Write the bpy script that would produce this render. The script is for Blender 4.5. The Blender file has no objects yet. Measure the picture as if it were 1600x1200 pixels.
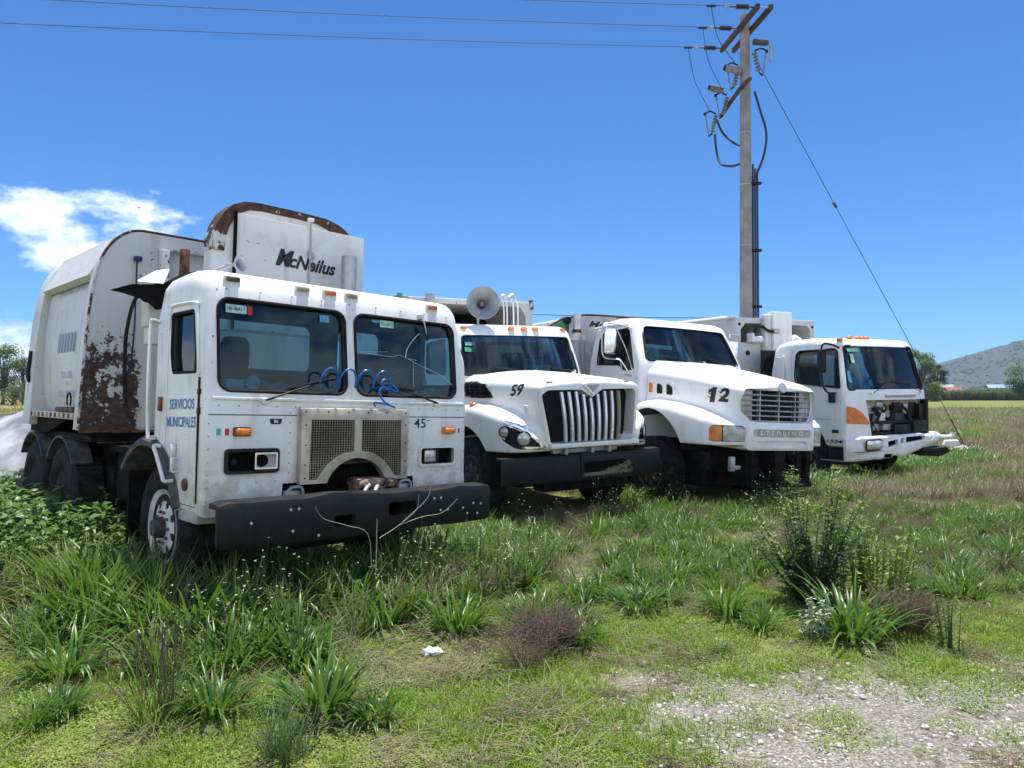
import bpy, bmesh, math, random
from mathutils import Vector, Matrix, Euler, noise
from mathutils.bvhtree import BVHTree
from mathutils.geometry import tessellate_polygon

R = math.radians
PI = math.pi
S = bpy.context.scene
COL = S.collection

# ---------------------------------------------------------------- camera
CAM_H = 1.6
cam_d = bpy.data.cameras.new('camera')
cam = bpy.data.objects.new('camera', cam_d)
COL.objects.link(cam)
cam_d.sensor_fit = 'HORIZONTAL'
cam_d.sensor_width = 36.0
cam_d.lens = 36.0 * 1155.0 / 1600.0
cam_d.clip_start = 0.05
cam_d.clip_end = 6000.0
cam.location = (0, 0, CAM_H)
cam.rotation_euler = (PI / 2 + math.atan(15.0 / 1155.0), 0, 0)
S.camera = cam

# ---------------------------------------------------------------- sun, sky, exposure
SUN_EL, SUN_AZ = R(79), R(14)          # azimuth measured from straight ahead (+Y) towards the right
sun_d = bpy.data.lights.new('sun', 'SUN')
sun_d.energy = 4.4
sun_d.angle = R(0.53)
sun_d.color = (1.0, 0.955, 0.88)
sun = bpy.data.objects.new('sun', sun_d)
COL.objects.link(sun)
sd = Vector((math.sin(SUN_AZ) * math.cos(SUN_EL), math.cos(SUN_AZ) * math.cos(SUN_EL), math.sin(SUN_EL)))
sun.rotation_euler = sd.to_track_quat('Z', 'Y').to_euler()
sun.location = (5, 10, 30)

world = bpy.data.worlds.new('World')
S.world = world
world.use_nodes = True
wn, wl = world.node_tree.nodes, world.node_tree.links
wn.clear()
w_out = wn.new('ShaderNodeOutputWorld')
w_bg = wn.new('ShaderNodeBackground')
w_bg.inputs['Strength'].default_value = 0.125
sky = wn.new('ShaderNodeTexSky')
sky.sky_type = 'NISHITA'
sky.sun_disc = False
sky.sun_elevation = SUN_EL
sky.sun_rotation = SUN_AZ
sky.altitude = 2300
sky.air_density = 1.0
sky.dust_density = 1.3
sky.ozone_density = 3.0


def wmath(op, a, b=None, c=None):
    n = wn.new('ShaderNodeMath'); n.operation = op
    for i, x in enumerate((a, b, c)):
        if x is None: continue
        if isinstance(x, (int, float)): n.inputs[i].default_value = x
        else: wl.new(x, n.inputs[i])
    return n.outputs[0]


def wramp(x, a, b):
    n = wn.new('ShaderNodeMapRange'); n.interpolation_type = 'SMOOTHSTEP'
    wl.new(x, n.inputs[0]); n.inputs[1].default_value = a; n.inputs[2].default_value = b
    return n.outputs[0]


# fair-weather cumulus low over the horizon on the left; unseen cloud behind the viewer is added for white fill light
tc = wn.new('ShaderNodeTexCoord')
sx = wn.new('ShaderNodeSeparateXYZ'); wl.new(tc.outputs['Generated'], sx.inputs[0])
az = wmath('ARCTAN2', sx.outputs[0], sx.outputs[1])                 # 0 straight ahead, + right
el = wmath('ARCSINE', sx.outputs[2])
cv = wn.new('ShaderNodeCombineXYZ')
wl.new(wmath('MULTIPLY', az, 1.0), cv.inputs[0]); wl.new(wmath('MULTIPLY', el, 1.9), cv.inputs[1])
cv.inputs[2].default_value = 0.37
n1 = wn.new('ShaderNodeTexNoise'); wl.new(cv.outputs[0], n1.inputs['Vector'])
n1.inputs['Scale'].default_value = 10.0; n1.inputs['Detail'].default_value = 10.0; n1.inputs['Roughness'].default_value = 0.62
n2 = wn.new('ShaderNodeTexNoise'); wl.new(cv.outputs[0], n2.inputs['Vector'])
n2.inputs['Scale'].default_value = 2.6; n2.inputs['Detail'].default_value = 3.0
side = wmath('MAXIMUM', wramp(az, -0.24, -0.37), wramp(az, 1.5, 2.0))
bank = wmath('SUBTRACT', wramp(el, 0.115, 0.18), wramp(el, 0.20, 0.285))
behind = wmath('MULTIPLY', wmath('MAXIMUM', wramp(az, -0.95, -1.5), wramp(az, 1.1, 1.7)), wmath('SUBTRACT', wramp(el, 0.02, 0.15), wramp(el, 0.75, 1.2)))
low = wmath('MULTIPLY', wramp(el, 0.135, 0.06), wramp(az, -0.50, -0.60))
lowb = wmath('MULTIPLY', wramp(el, 0.15, 0.05), wramp(az, 1.5, 2.0))
cover = wmath('ADD', wmath('MULTIPLY', side, wmath('MULTIPLY', bank, 0.27)), wmath('ADD', wmath('MULTIPLY', wmath('MAXIMUM', low, lowb), 0.36), wmath('MULTIPLY', behind, 0.25)))
dens = wmath('ADD', wmath('ADD', wmath('MULTIPLY', n1.outputs[0], 0.80), wmath('MULTIPLY', n2.outputs[0], 0.18)), cover)
fac = wramp(dens, 0.665, 0.80)
shade = wramp(dens, 0.72, 0.92)
skyc = wn.new('ShaderNodeMix'); skyc.data_type = 'RGBA'; skyc.blend_type = 'MULTIPLY'
skyc.inputs[0].default_value = 1.0
wl.new(sky.outputs[0], skyc.inputs[6]); skyc.inputs[7].default_value = (0.225, 0.515, 0.765, 1)
cc = wn.new('ShaderNodeMix'); cc.data_type = 'RGBA'
wl.new(shade, cc.inputs[0]); cc.inputs[6].default_value = (4.2, 5.1, 6.6, 1); cc.inputs[7].default_value = (7.2, 7.3, 7.5, 1)
cm = wn.new('ShaderNodeMix'); cm.data_type = 'RGBA'
wl.new(wmath('MULTIPLY', fac, 0.95), cm.inputs[0]); wl.new(skyc.outputs[2], cm.inputs[6]); wl.new(cc.outputs[2], cm.inputs[7])
wl.new(cm.outputs[2], w_bg.inputs[0]); wl.new(w_bg.outputs[0], w_out.inputs[0])

S.view_settings.view_transform = 'Standard'
S.view_settings.look = 'None'
S.view_settings.exposure = 0.86
S.view_settings.gamma = 1.0
S.view_settings.use_curve_mapping = False
S.render.engine = 'CYCLES'
S.cycles.use_denoising = True
S.cycles.max_bounces = 8
S.cycles.transparent_max_bounces = 12
S.cycles.sample_clamp_indirect = 6.0


# ---------------------------------------------------------------- helpers
def px(x, y, d):
    """a point at forward distance d on the sight line through pixel (x, y) of the 1600 x 1200 picture"""
    t = math.atan(15.0 / 1155.0)
    X = (x - 800) / 1155.0; Yv = (600 - y) / 1155.0
    r = Vector((X, math.cos(t) - Yv * math.sin(t), math.sin(t) + Yv * math.cos(t)))
    return Vector((0, 0, CAM_H)) + r * (d / r.y)


def gz(x, y):
    """height of the ground"""
    if y > 60 or abs(x) > 60: return 0.0
    n = noise.noise(Vector((x * 0.35, y * 0.35, 1.3))) * 0.05 + noise.noise(Vector((x * 1.3, y * 1.3, 4.1))) * 0.022
    return n * max(0.0, min(1.0, (60 - y) / 30.0))


def gpx(x, y):
    """the ground point under pixel (x, y)"""
    t = math.atan(15.0 / 1155.0)
    X = (x - 800) / 1155.0; Yv = (600 - y) / 1155.0
    r = Vector((X, math.cos(t) - Yv * math.sin(t), math.sin(t) + Yv * math.cos(t)))
    p = Vector((0, 0, CAM_H)) + r * (-CAM_H / r.z)
    p.z = gz(p.x, p.y)
    return p


class MB:
    def __init__(s): s.v = []; s.f = []

    def add(s, vs, fs):
        o = len(s.v); s.v += [tuple(x) for x in vs]; s.f += [tuple(i + o for i in f) for f in fs]; return s

    def box(s, x0, x1, y0, y1, z0, z1, M=None):
        vs = [Vector((x, y, z)) for z in (z0, z1) for y in (y0, y1) for x in (x0, x1)]
        if M is not None: vs = [M @ p for p in vs]
        return s.add(vs, [(0, 2, 3, 1), (4, 5, 7, 6), (0, 1, 5, 4), (2, 6, 7, 3), (0, 4, 6, 2), (1, 3, 7, 5)])

    def rbox(s, x0, x1, y0, y1, z0, z1, r=0.01, seg=2, M=None):
        bm = bmesh.new()
        bmesh.ops.create_cube(bm, size=1.0)
        for p in bm.verts: p.co = Vector(((x0 + x1) / 2 + p.co.x * (x1 - x0), (y0 + y1) / 2 + p.co.y * (y1 - y0), (z0 + z1) / 2 + p.co.z * (z1 - z0)))
        bmesh.ops.bevel(bm, geom=bm.edges[:], offset=r, segments=seg, affect='EDGES', profile=0.5)
        if M is not None: bmesh.ops.transform(bm, matrix=M, verts=bm.verts)
        bm.verts.index_update()
        s.add([p.co for p in bm.verts], [[q.index for q in f.verts] for f in bm.faces]); bm.free(); return s

    def loft(s, rings, cap=True, closed=True):
        n = len(rings[0]); vs = [p for r in rings for p in r]; fs = []
        m = n if closed else n - 1
        for k in range(len(rings) - 1):
            for i in range(m):
                j = (i + 1) % n
                fs.append((k * n + i, k * n + j, (k + 1) * n + j, (k + 1) * n + i))
        if cap and closed:
            fs.append(tuple(range(n - 1, -1, -1))); b = (len(rings) - 1) * n; fs.append(tuple(range(b, b + n)))
        return s.add(vs, fs)

    def cyl(s, p0, p1, r0, r1=None, n=16, cap=True):
        p0, p1 = Vector(p0), Vector(p1); r1 = r0 if r1 is None else r1
        q = (p1 - p0).to_track_quat('Z', 'Y')
        ring = lambda p, r: [p + q @ Vector((r * math.cos(2 * PI * i / n), r * math.sin(2 * PI * i / n), 0)) for i in range(n)]
        return s.loft([ring(p0, r0), ring(p1, r1)], cap)

    def lathe(s, prof, o, axis, n=24):
        """prof: list of (radius, height along the axis)"""
        o = Vector(o); q = Vector(axis).to_track_quat('Z', 'Y')
        rings = [[o + q @ Vector((max(r, 1e-4) * math.cos(2 * PI * i / n), max(r, 1e-4) * math.sin(2 * PI * i / n), h)) for i in range(n)] for r, h in prof]
        return s.loft(rings)

    def tube(s, pts, r, n=8, closed=False, cap=True, sm=True):
        pts = [Vector(p) for p in pts]; m = len(pts); rings = []; up = None
        if sm and not closed and 3 <= m <= 80:          # round the path off
            q = [pts[0] * 2 - pts[1]] + pts + [pts[-1] * 2 - pts[-2]]; out = []; ro = []
            for i in range(m - 1):
                a, b, c, d = q[i:i + 4]
                for k in range(4):
                    t = k / 4; out.append(((b * 2) + (c - a) * t + (a * 2 - b * 5 + c * 4 - d) * t * t + (b * 3 - a - c * 3 + d) * t ** 3) * .5)
                    if isinstance(r, (list, tuple)): ro.append(r[i] * (1 - t) + r[i + 1] * t)
            out.append(pts[-1])
            if isinstance(r, (list, tuple)): r = ro + [r[-1]]
            pts = out; m = len(pts)
        for i, p in enumerate(pts):
            if closed: t = pts[(i + 1) % m] - pts[i - 1]
            else: t = pts[min(i + 1, m - 1)] - pts[max(i - 1, 0)]
            if t.length < 1e-9: t = Vector((0, 0, 1))
            t.normalize()
            if up is None:
                a = Vector((0, 0, 1)) if abs(t.z) < 0.9 else Vector((1, 0, 0))
                up = (a - t * a.dot(t)).normalized()
            else:
                up = up - t * up.dot(t)
                up = up.normalized() if up.length > 1e-6 else t.orthogonal().normalized()
            b = t.cross(up); rr = r[i] if isinstance(r, (list, tuple)) else r
            rings.append([p + up * rr * math.cos(2 * PI * k / n) + b * rr * math.sin(2 * PI * k / n) for k in range(n)])
        if closed: return s.loft(rings + [rings[0]], False)
        return s.loft(rings, cap)

    def prism(s, poly, d):
        """poly: 3D points of a flat outline, d: extrusion"""
        d = Vector(d); n = len(poly); a = [Vector(p) for p in poly]; b = [p + d for p in a]
        return s.loft([a, b])

    def sphere(s, c, r, n=12, m=8, sc=(1, 1, 1), half=False):
        c = Vector(c); rings = []
        for k in range(m + 1):
            th = PI * k / m * (0.5 if half else 1.0)
            rings.append([c + Vector((sc[0] * r * max(math.sin(th), 1e-4) * math.cos(2 * PI * i / n), sc[1] * r * max(math.sin(th), 1e-4) * math.sin(2 * PI * i / n), sc[2] * r * math.cos(th))) for i in range(n)])
        return s.loft(rings)

    def mesh(s, name='m', fix=True):
        me = bpy.data.meshes.new(name)
        me.from_pydata(s.v, [], s.f)
        if fix:
            bm = bmesh.new(); bm.from_mesh(me)
            bmesh.ops.remove_doubles(bm, verts=bm.verts, dist=2e-4)
            bmesh.ops.recalc_face_normals(bm, faces=bm.faces)
            bm.to_mesh(me); bm.free()
        me.update(); return me


def smooth(me, ang=35):
    if len(me.polygons) == 0: return
    me.shade_smooth()
    me.set_sharp_from_angle(angle=R(ang))


def tag(o, label=None, cat=None, group=None, kind=None):
    if label: o['label'] = label
    if cat: o['category'] = cat
    if group: o['group'] = group
    if kind: o['kind'] = kind
    return o


def obj(name, m, mat, parent=None, ang=35, label=None, kind=None):
    me = m.mesh(name) if isinstance(m, MB) else m
    me.name = name
    if mat is not None:
        if me.get('lined'): me.materials[0] = mat
        else: me.materials.clear(); me.materials.append(mat)
    if ang: smooth(me, ang)
    o = bpy.data.objects.new(name, me); COL.objects.link(o)
    if parent is not None: o.parent = parent
    if label: o['label'] = label
    if kind: o['kind'] = kind
    return o


def thing(name, label, cat, loc=(0, 0, 0), rot=(0, 0, 0), group=None):
    o = bpy.data.objects.new(name, None); COL.objects.link(o)
    o.empty_display_size = 0.2; o.location = loc; o.rotation_euler = rot
    return tag(o, label, cat, group)


def copy_tree(o, parent=None):
    c = o.copy(); COL.objects.link(c); c.parent = parent
    for ch in list(o.children): copy_tree(ch, c)
    return c


def evaluated(me, mods):
    """a mesh run through modifiers; mods: list of (type, dict)"""
    o = bpy.data.objects.new('tmp', me); COL.objects.link(o); extra = []
    for t, d in mods:
        m = o.modifiers.new('m', t)
        for k, v in d.items():
            if isinstance(v, bpy.types.Mesh):
                c = bpy.data.objects.new('tmpc', v); COL.objects.link(c); extra.append(c); v = c
            setattr(m, k, v)
    bpy.context.view_layer.update()
    dg = bpy.context.evaluated_depsgraph_get()
    r = bpy.data.meshes.new_from_object(o.evaluated_get(dg))
    for c in extra + [o]: bpy.data.objects.remove(c)
    return r


def tomesh(m): return m.mesh() if isinstance(m, MB) else m


def boolean(me, cutters, op='DIFFERENCE', solver='MANIFOLD'):
    me = tomesh(me)
    cs = [tomesh(c) for c in cutters]
    for sv in (solver, 'EXACT'):
        try:
            r = evaluated(me, [('BOOLEAN', dict(operation=op, solver=sv, object=c)) for c in cs])
        except Exception as e:
            print('boolean', sv, e); continue
        if len(r.polygons) > 0 and not (op == 'DIFFERENCE' and sv == 'MANIFOLD' and len(r.polygons) == len(me.polygons)): return r
    return r


def soften(m, voxel=0.02, it=6, fac=0.5):
    return evaluated(tomesh(m), [('REMESH', dict(mode='VOXEL', voxel_size=voxel)), ('SMOOTH', dict(factor=fac, iterations=it))])


def line_cab(me, outer, d=.022):
    """the inside of a cab shell gets the dark trim"""
    b = BVHTree.FromPolygons([v.co.copy() for v in outer.vertices], [tuple(p.vertices) for p in outer.polygons])
    me.materials.clear(); me.materials.append(None); me.materials.append(M['inner'])
    for p in me.polygons:
        h = b.find_nearest(p.center)
        p.material_index = 1 if h[0] is not None and h[3] > d else 0
    me['lined'] = 1
    return me


def warp(me, fn):
    for p in me.vertices: p.co = fn(p.co)
    me.update(); return me


def rrect(x0, x1, y0, y1, r=0.05, seg=5):
    out = []
    for cx, cy, a0 in ((x1 - r, y1 - r, 0), (x0 + r, y1 - r, 90), (x0 + r, y0 + r, 180), (x1 - r, y0 + r, 270)):
        for k in range(seg + 1):
            a = R(a0 + 90 * k / seg); out.append((cx + r * math.cos(a), cy + r * math.sin(a)))
    return out


def rpoly(pts, r=0.05, seg=4):
    """round the corners of a 2D polygon"""
    out = []; n = len(pts)
    for i in range(n):
        p = Vector(pts[i]); a = Vector(pts[i - 1]) - p; b = Vector(pts[(i + 1) % n]) - p
        rr = r[i] if isinstance(r, (list, tuple)) else r
        k = min(rr, a.length * 0.45, b.length * 0.45)
        if k < 1e-4: out.append(tuple(p)); continue
        A = p + a.normalized() * k; B = p + b.normalized() * k
        for j in range(seg + 1):
            t = j / seg; q = A * (1 - t) ** 2 + p * 2 * t * (1 - t) + B * t ** 2; out.append(tuple(q))
    return out


def scaled(poly, d):
    """shrink (d > 0) a roughly convex outline by about d"""
    cx = sum(p[0] for p in poly) / len(poly); cy = sum(p[1] for p in poly) / len(poly)
    w = max(abs(p[0] - cx) for p in poly); h = max(abs(p[1] - cy) for p in poly)
    return [(cx + (p[0] - cx) * (1 - d / w), cy + (p[1] - cy) * (1 - d / h)) for p in poly]


def front(poly, v0, v1):       # outline in (u, w) swept along v
    return MB().prism([(u, v0, w) for u, w in poly], (0, v1 - v0, 0))


def sideways(poly, u0, u1):    # outline in (v, w) swept along u
    return MB().prism([(u0, v, w) for v, w in poly], (u1 - u0, 0, 0))


def plan(poly, w0, w1):        # outline in (u, v) swept along w
    return MB().prism([(u, v, w0) for u, v in poly], (0, 0, w1 - w0))


def rprism(prof, U, rfn, seg=4, nu=10):
    """a side outline (v, w) swept over u = -U..U with its long edges rounded by rfn(v, w)"""
    n = len(prof); area = sum(prof[i][0] * prof[(i + 1) % n][1] - prof[(i + 1) % n][0] * prof[i][1] for i in range(n))
    sg = 1 if area > 0 else -1; nor = []
    for i in range(n):
        t = Vector(prof[(i + 1) % n]) - Vector(prof[i - 1]); t.normalize(); nor.append(Vector((t.y, -t.x)) * sg)
    rings = []
    for k in range(seg + 1):
        th = PI / 2 * k / seg
        rings.append([(-(U - rfn(*p) * (1 - math.cos(th))), p[0] - m.x * rfn(*p) * (1 - math.sin(th)), p[1] - m.y * rfn(*p) * (1 - math.sin(th))) for p, m in zip(prof, nor)])
    mid = []
    for k in range(1, nu):
        t = k / nu
        mid.append([(a[0] * (1 - 2 * t), a[1], a[2]) for a in rings[-1]])
    full = rings + mid + [[(-a[0], a[1], a[2]) for a in r] for r in reversed(rings)]
    return MB().loft(full)


def inset(prof, d):
    n = len(prof); area = sum(prof[i][0] * prof[(i + 1) % n][1] - prof[(i + 1) % n][0] * prof[i][1] for i in range(n))
    sg = 1 if area > 0 else -1; out = []
    for i in range(n):
        t = Vector(prof[(i + 1) % n]) - Vector(prof[i - 1]); t.normalize()
        out.append((prof[i][0] - t.y * sg * d, prof[i][1] + t.x * sg * d))
    return out


def pane(poly, fn, th=0.008):
    """a sheet over an outline in (u, w) laid on the surface v = fn(u, w), with its inside gridded so that it can curve"""
    bm = bmesh.new()
    xs = [p[0] for p in poly]; ys = [p[1] for p in poly]
    vs = [bm.verts.new((p[0], 0, p[1])) for p in poly]
    bm.faces.new(vs)
    bmesh.ops.triangulate(bm, faces=bm.faces[:])
    for k in range(1, 9):
        x = min(xs) + (max(xs) - min(xs)) * k / 9
        bmesh.ops.bisect_plane(bm, geom=bm.verts[:] + bm.edges[:] + bm.faces[:], plane_co=(x, 0, 0), plane_no=(1, 0, 0))
    for k in range(1, 4):
        y = min(ys) + (max(ys) - min(ys)) * k / 4
        bmesh.ops.bisect_plane(bm, geom=bm.verts[:] + bm.edges[:] + bm.faces[:], plane_co=(0, 0, y), plane_no=(0, 0, 1))
    for p in bm.verts: p.co.y = fn(p.co.x, p.co.z)
    bmesh.ops.recalc_face_normals(bm, faces=bm.faces)
    bmesh.ops.solidify(bm, geom=bm.faces[:], thickness=th)
    me = bpy.data.meshes.new('pane'); bm.to_mesh(me); bm.free(); return me


def text_mesh(body, size, bold=0.0, shear=0.0, space=1.0, sub=0):
    c = bpy.data.curves.new('t', 'FONT'); c.body = body; c.size = size; c.align_x = 'CENTER'; c.align_y = 'CENTER'
    c.offset = bold * size; c.shear = shear; c.space_character = space; c.fill_mode = 'FRONT'; c.resolution_u = 3
    o = bpy.data.objects.new('t', c); COL.objects.link(o)
    bpy.context.view_layer.update()
    me = bpy.data.meshes.new_from_object(o.evaluated_get(bpy.context.evaluated_depsgraph_get()))
    bpy.data.objects.remove(o)
    if sub:
        bm = bmesh.new(); bm.from_mesh(me)
        bmesh.ops.triangulate(bm, faces=bm.faces[:])
        bmesh.ops.subdivide_edges(bm, edges=[e for e in bm.edges if e.calc_length() > size * 0.2], cuts=sub, use_grid_fill=True)
        bm.to_mesh(me); bm.free()
    return me


def lettering(name, body, size, mat, parent, o, ax, ay, width=None, bvh=None, off=0.003, **kw):
    """flat letters laid at o with reading direction ax and upright ay; with bvh they hug that surface"""
    me = text_mesh(body, size, sub=1 if bvh else 0, **kw)
    if len(me.vertices) == 0: return None
    xs = [v.co.x for v in me.vertices]; k = 1.0 if width is None else width / (max(xs) - min(xs))
    o, ax, ay = Vector(o), Vector(ax).normalized(), Vector(ay).normalized(); n = ax.cross(ay)
    for v in me.vertices:
        p = o + ax * v.co.x * k + ay * v.co.y
        if bvh is not None:
            hit = bvh.ray_cast(p + n * 0.35, -n, 1.0)
            p = hit[0] + n * off if hit[0] is not None else p
        else: p = p + n * off
        v.co = p
    me.update()
    return obj(name, me, mat, parent, ang=0)


def bvh_of(me):
    return BVHTree.FromPolygons([v.co.copy() for v in me.vertices], [tuple(p.vertices) for p in me.polygons])


# ---------------------------------------------------------------- materials
MATS = {}


class NT:
    def __init__(s, name):
        s.m = bpy.data.materials.new(name); s.m.use_nodes = True; s.t = s.m.node_tree; s.n = s.t.nodes; s.l = s.t.links
        s.b = s.n['Principled BSDF']; s.out = s.n['Material Output']; s._tc = None

    def co(s, which='Object'):
        if s._tc is None: s._tc = s.n.new('ShaderNodeTexCoord')
        return s._tc.outputs[which]

    def put(s, sock, v):
        if hasattr(v, 'node'): s.l.new(v, sock)
        elif isinstance(v, (tuple, list)) and len(v) == 3 and sock.type == 'RGBA': sock.default_value = (*v, 1)
        else: sock.default_value = v

    def noise(s, scale=5, detail=4, rough=0.55, co=None, dist=0.0, sc=None):
        c = co if co is not None else s.co()
        if sc:
            mp = s.n.new('ShaderNodeMapping'); s.l.new(c, mp.inputs[0]); mp.inputs['Scale'].default_value = sc; c = mp.outputs[0]
        k = s.n.new('ShaderNodeTexNoise'); s.l.new(c, k.inputs['Vector'])
        k.inputs['Scale'].default_value = scale; k.inputs['Detail'].default_value = detail; k.inputs['Roughness'].default_value = rough; k.inputs['Distortion'].default_value = dist
        return k.outputs[0]

    def ramp(s, x, a, b, lo=0.0, hi=1.0):
        k = s.n.new('ShaderNodeMapRange'); k.interpolation_type = 'SMOOTHSTEP'; s.l.new(x, k.inputs[0])
        k.inputs[1].default_value = a; k.inputs[2].default_value = b; k.inputs[3].default_value = lo; k.inputs[4].default_value = hi
        return k.outputs[0]

    def math(s, op, a, b=0.0):
        k = s.n.new('ShaderNodeMath'); k.operation = op; s.put(k.inputs[0], a); s.put(k.inputs[1], b); return k.outputs[0]

    def mix(s, f, a, b, mode='MIX'):
        k = s.n.new('ShaderNodeMix'); k.data_type = 'RGBA'; k.blend_type = mode
        s.put(k.inputs[0], f); s.put(k.inputs[6], a); s.put(k.inputs[7], b); return k.outputs[2]

    def xyz(s, co=None):
        k = s.n.new('ShaderNodeSeparateXYZ'); s.l.new(co if co is not None else s.co(), k.inputs[0]); return k.outputs

    def bump(s, h, strength=0.3, dist=0.01):
        k = s.n.new('ShaderNodeBump'); k.inputs['Strength'].default_value = strength; k.inputs['Distance'].default_value = dist
        s.l.new(h, k.inputs['Height']); s.l.new(k.outputs[0], s.b.inputs['Normal'])

    def set(s, **kw):
        for k, v in kw.items(): s.put(s.b.inputs[k.replace('_', ' ')], v)
        return s


def plain(name, col, rough=0.5, metal=0.0, vary=0.12, scale=6, bump=0.0, coat=0.0, spec=0.5):
    t = NT(name); n = t.noise(scale, 5)
    c2 = tuple(max(0, c * (1 - 2.2 * vary)) for c in col); c1 = tuple(min(1, c * (1 + vary)) for c in col)
    t.set(Base_Color=t.mix(t.ramp(n, 0.3, 0.7), c2, c1), Metallic=metal, Roughness=t.ramp(n, 0.2, 0.8, max(0.02, rough - 0.08), min(1, rough + 0.1)), Coat_Weight=coat, Specular_IOR_Level=spec)
    if bump: t.bump(t.noise(scale * 6, 4), bump)
    return t.m


def paint(name, col=(0.80, 0.80, 0.79), grime=0.25, chips=0.0, rough=0.32, low=1.1):
    """old white truck paint: a thin film of dust, drip streaks, more splash dirt low down, chips down to rust"""
    t = NT(name); z = t.xyz()[2]
    film = t.ramp(t.noise(2.2, 6, 0.6), 0.35, 0.75)
    streak = t.ramp(t.noise(9, 5, 0.6, sc=(1.0, 1.0, 0.08)), 0.5, 0.72)
    splash = t.math('MULTIPLY', t.ramp(z, low + 0.25, low - 0.35), t.ramp(t.noise(7, 6, 0.65), 0.3, 0.62))
    c = t.mix(t.math('MULTIPLY', film, grime * 0.8), col, (0.50, 0.47, 0.42))
    c = t.mix(t.math('MULTIPLY', streak, grime * 0.7), c, (0.36, 0.33, 0.29))
    c = t.mix(t.math('MULTIPLY', splash, min(1, grime * 1.5)), c, (0.34, 0.29, 0.23))
    rg = t.ramp(film, 0, 1, rough, rough + 0.22)
    if chips > 0:
        ch = t.ramp(t.noise(26, 4, 0.6), 0.735 - chips * 0.12, 0.75 - chips * 0.12)
        c = t.mix(ch, c, (0.13, 0.06, 0.035)); rg = t.math('MAXIMUM', rg, t.math('MULTIPLY', ch, 0.8))
    t.set(Base_Color=c, Roughness=rg, Coat_Weight=0.25, Coat_Roughness=0.18)
    t.bump(t.math('ADD', t.noise(1.6, 2), t.math('MULTIPLY', t.noise(5.0, 2), .25)), 0.35, 0.02)
    return t.m


def glass(name, tint=(0.55, 0.70, 0.70), dust=0.12):
    t = NT(name); t.n.remove(t.b)
    tr = t.n.new('ShaderNodeBsdfTransparent'); tr.inputs[0].default_value = (*tint, 1)
    gl = t.n.new('ShaderNodeBsdfGlossy'); gl.inputs['Roughness'].default_value = 0.02; gl.inputs[0].default_value = (1, 1, 1, 1)
    fr = t.n.new('ShaderNodeFresnel'); fr.inputs[0].default_value = 1.33
    m1 = t.n.new('ShaderNodeMixShader'); t.l.new(fr.outputs[0], m1.inputs[0]); t.l.new(tr.outputs[0], m1.inputs[1]); t.l.new(gl.outputs[0], m1.inputs[2])
    df = t.n.new('ShaderNodeBsdfDiffuse'); df.inputs[0].default_value = (0.34, 0.42, 0.46, 1)
    d = t.math('MULTIPLY', t.ramp(t.noise(3, 6, 0.65), 0.25, 0.8), dust)
    m2 = t.n.new('ShaderNodeMixShader'); t.l.new(d, m2.inputs[0]); t.l.new(m1.outputs[0], m2.inputs[1]); t.l.new(df.outputs[0], m2.inputs[2])
    t.l.new(m2.outputs[0], t.out.inputs[0]); return t.m


def leaf(name, col, col2, trans=0.35, rough=0.5, tip=None):
    """leaf blades: colour varies from plant to plant and along the blade, part of the light shines through"""
    t = NT(name)
    oi = t.n.new('ShaderNodeObjectInfo')
    n = t.noise(0.9, 3, co=t.n.new('ShaderNodeNewGeometry').outputs['Position'])
    f = t.math('ADD', t.math('MULTIPLY', oi.outputs['Random'], 0.6), t.math('MULTIPLY', n, 0.5))
    c = t.mix(t.ramp(f, 0.15, 0.9), col, col2)
    if tip is not None:
        at = t.n.new('ShaderNodeAttribute'); at.attribute_name = 'tip'
        c = t.mix(t.math('MULTIPLY', at.outputs['Fac'], 1.0), c, tip)
    t.set(Base_Color=c, Roughness=rough, Specular_IOR_Level=0.4)
    tl = t.n.new('ShaderNodeBsdfTranslucent'); t.l.new(t.mix(0.5, c, (0.20, 0.36, 0.03), 'MIX'), tl.inputs[0])
    m = t.n.new('ShaderNodeMixShader'); m.inputs[0].default_value = trans
    t.l.new(t.b.outputs[0], m.inputs[1]); t.l.new(tl.outputs[0], m.inputs[2]); t.l.new(m.outputs[0], t.out.inputs[0])
    return t.m


M = MATS
M['white1'] = paint('white_paint_dusty', (0.82, 0.82, 0.81), grime=0.5, chips=0.36)
M['white2'] = paint('white_paint_clean', (0.84, 0.84, 0.83), grime=0.20, chips=0.05)
M['white3'] = paint('white_paint_soft', (0.84, 0.84, 0.84), grime=0.20, chips=0.02)
M['white4'] = paint('white_paint_cool', (0.83, 0.84, 0.83), grime=0.24, chips=0.1, low=0.7)
M['body_grey'] = paint('grey_white_body_paint', (0.60, 0.60, 0.58), grime=0.5, chips=0.55, rough=0.5, low=1.3)
M['black'] = plain('black_paint', (0.008, 0.008, 0.010), 0.5, vary=0.3, scale=14, spec=0.28, bump=0.25)
M['plastic'] = plain('black_plastic', (0.014, 0.014, 0.016), 0.5, vary=0.2, spec=0.25)
M['rubber'] = plain('rubber', (0.022, 0.021, 0.021), 0.75, vary=0.3, bump=0.15, spec=0.2)
M['tyre'] = plain('tyre_rubber', (0.026, 0.024, 0.023), 0.85, vary=0.35, scale=9, bump=0.2, spec=0.15)
M['chassis'] = plain('chassis_grime', (0.014, 0.013, 0.012), 0.85, vary=0.4, bump=0.3, spec=0.1)
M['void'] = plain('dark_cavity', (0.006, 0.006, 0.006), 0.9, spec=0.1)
M['chrome'] = plain('chrome', (0.86, 0.87, 0.89), 0.10, 1.0, vary=0.04)
M['steel'] = plain('brushed_steel', (0.46, 0.40, 0.31), 0.42, 0.55, vary=0.22, scale=4)
M['bar'] = plain('bright_bar', (0.72, 0.74, 0.79), 0.22, 0.45, vary=0.05)
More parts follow.
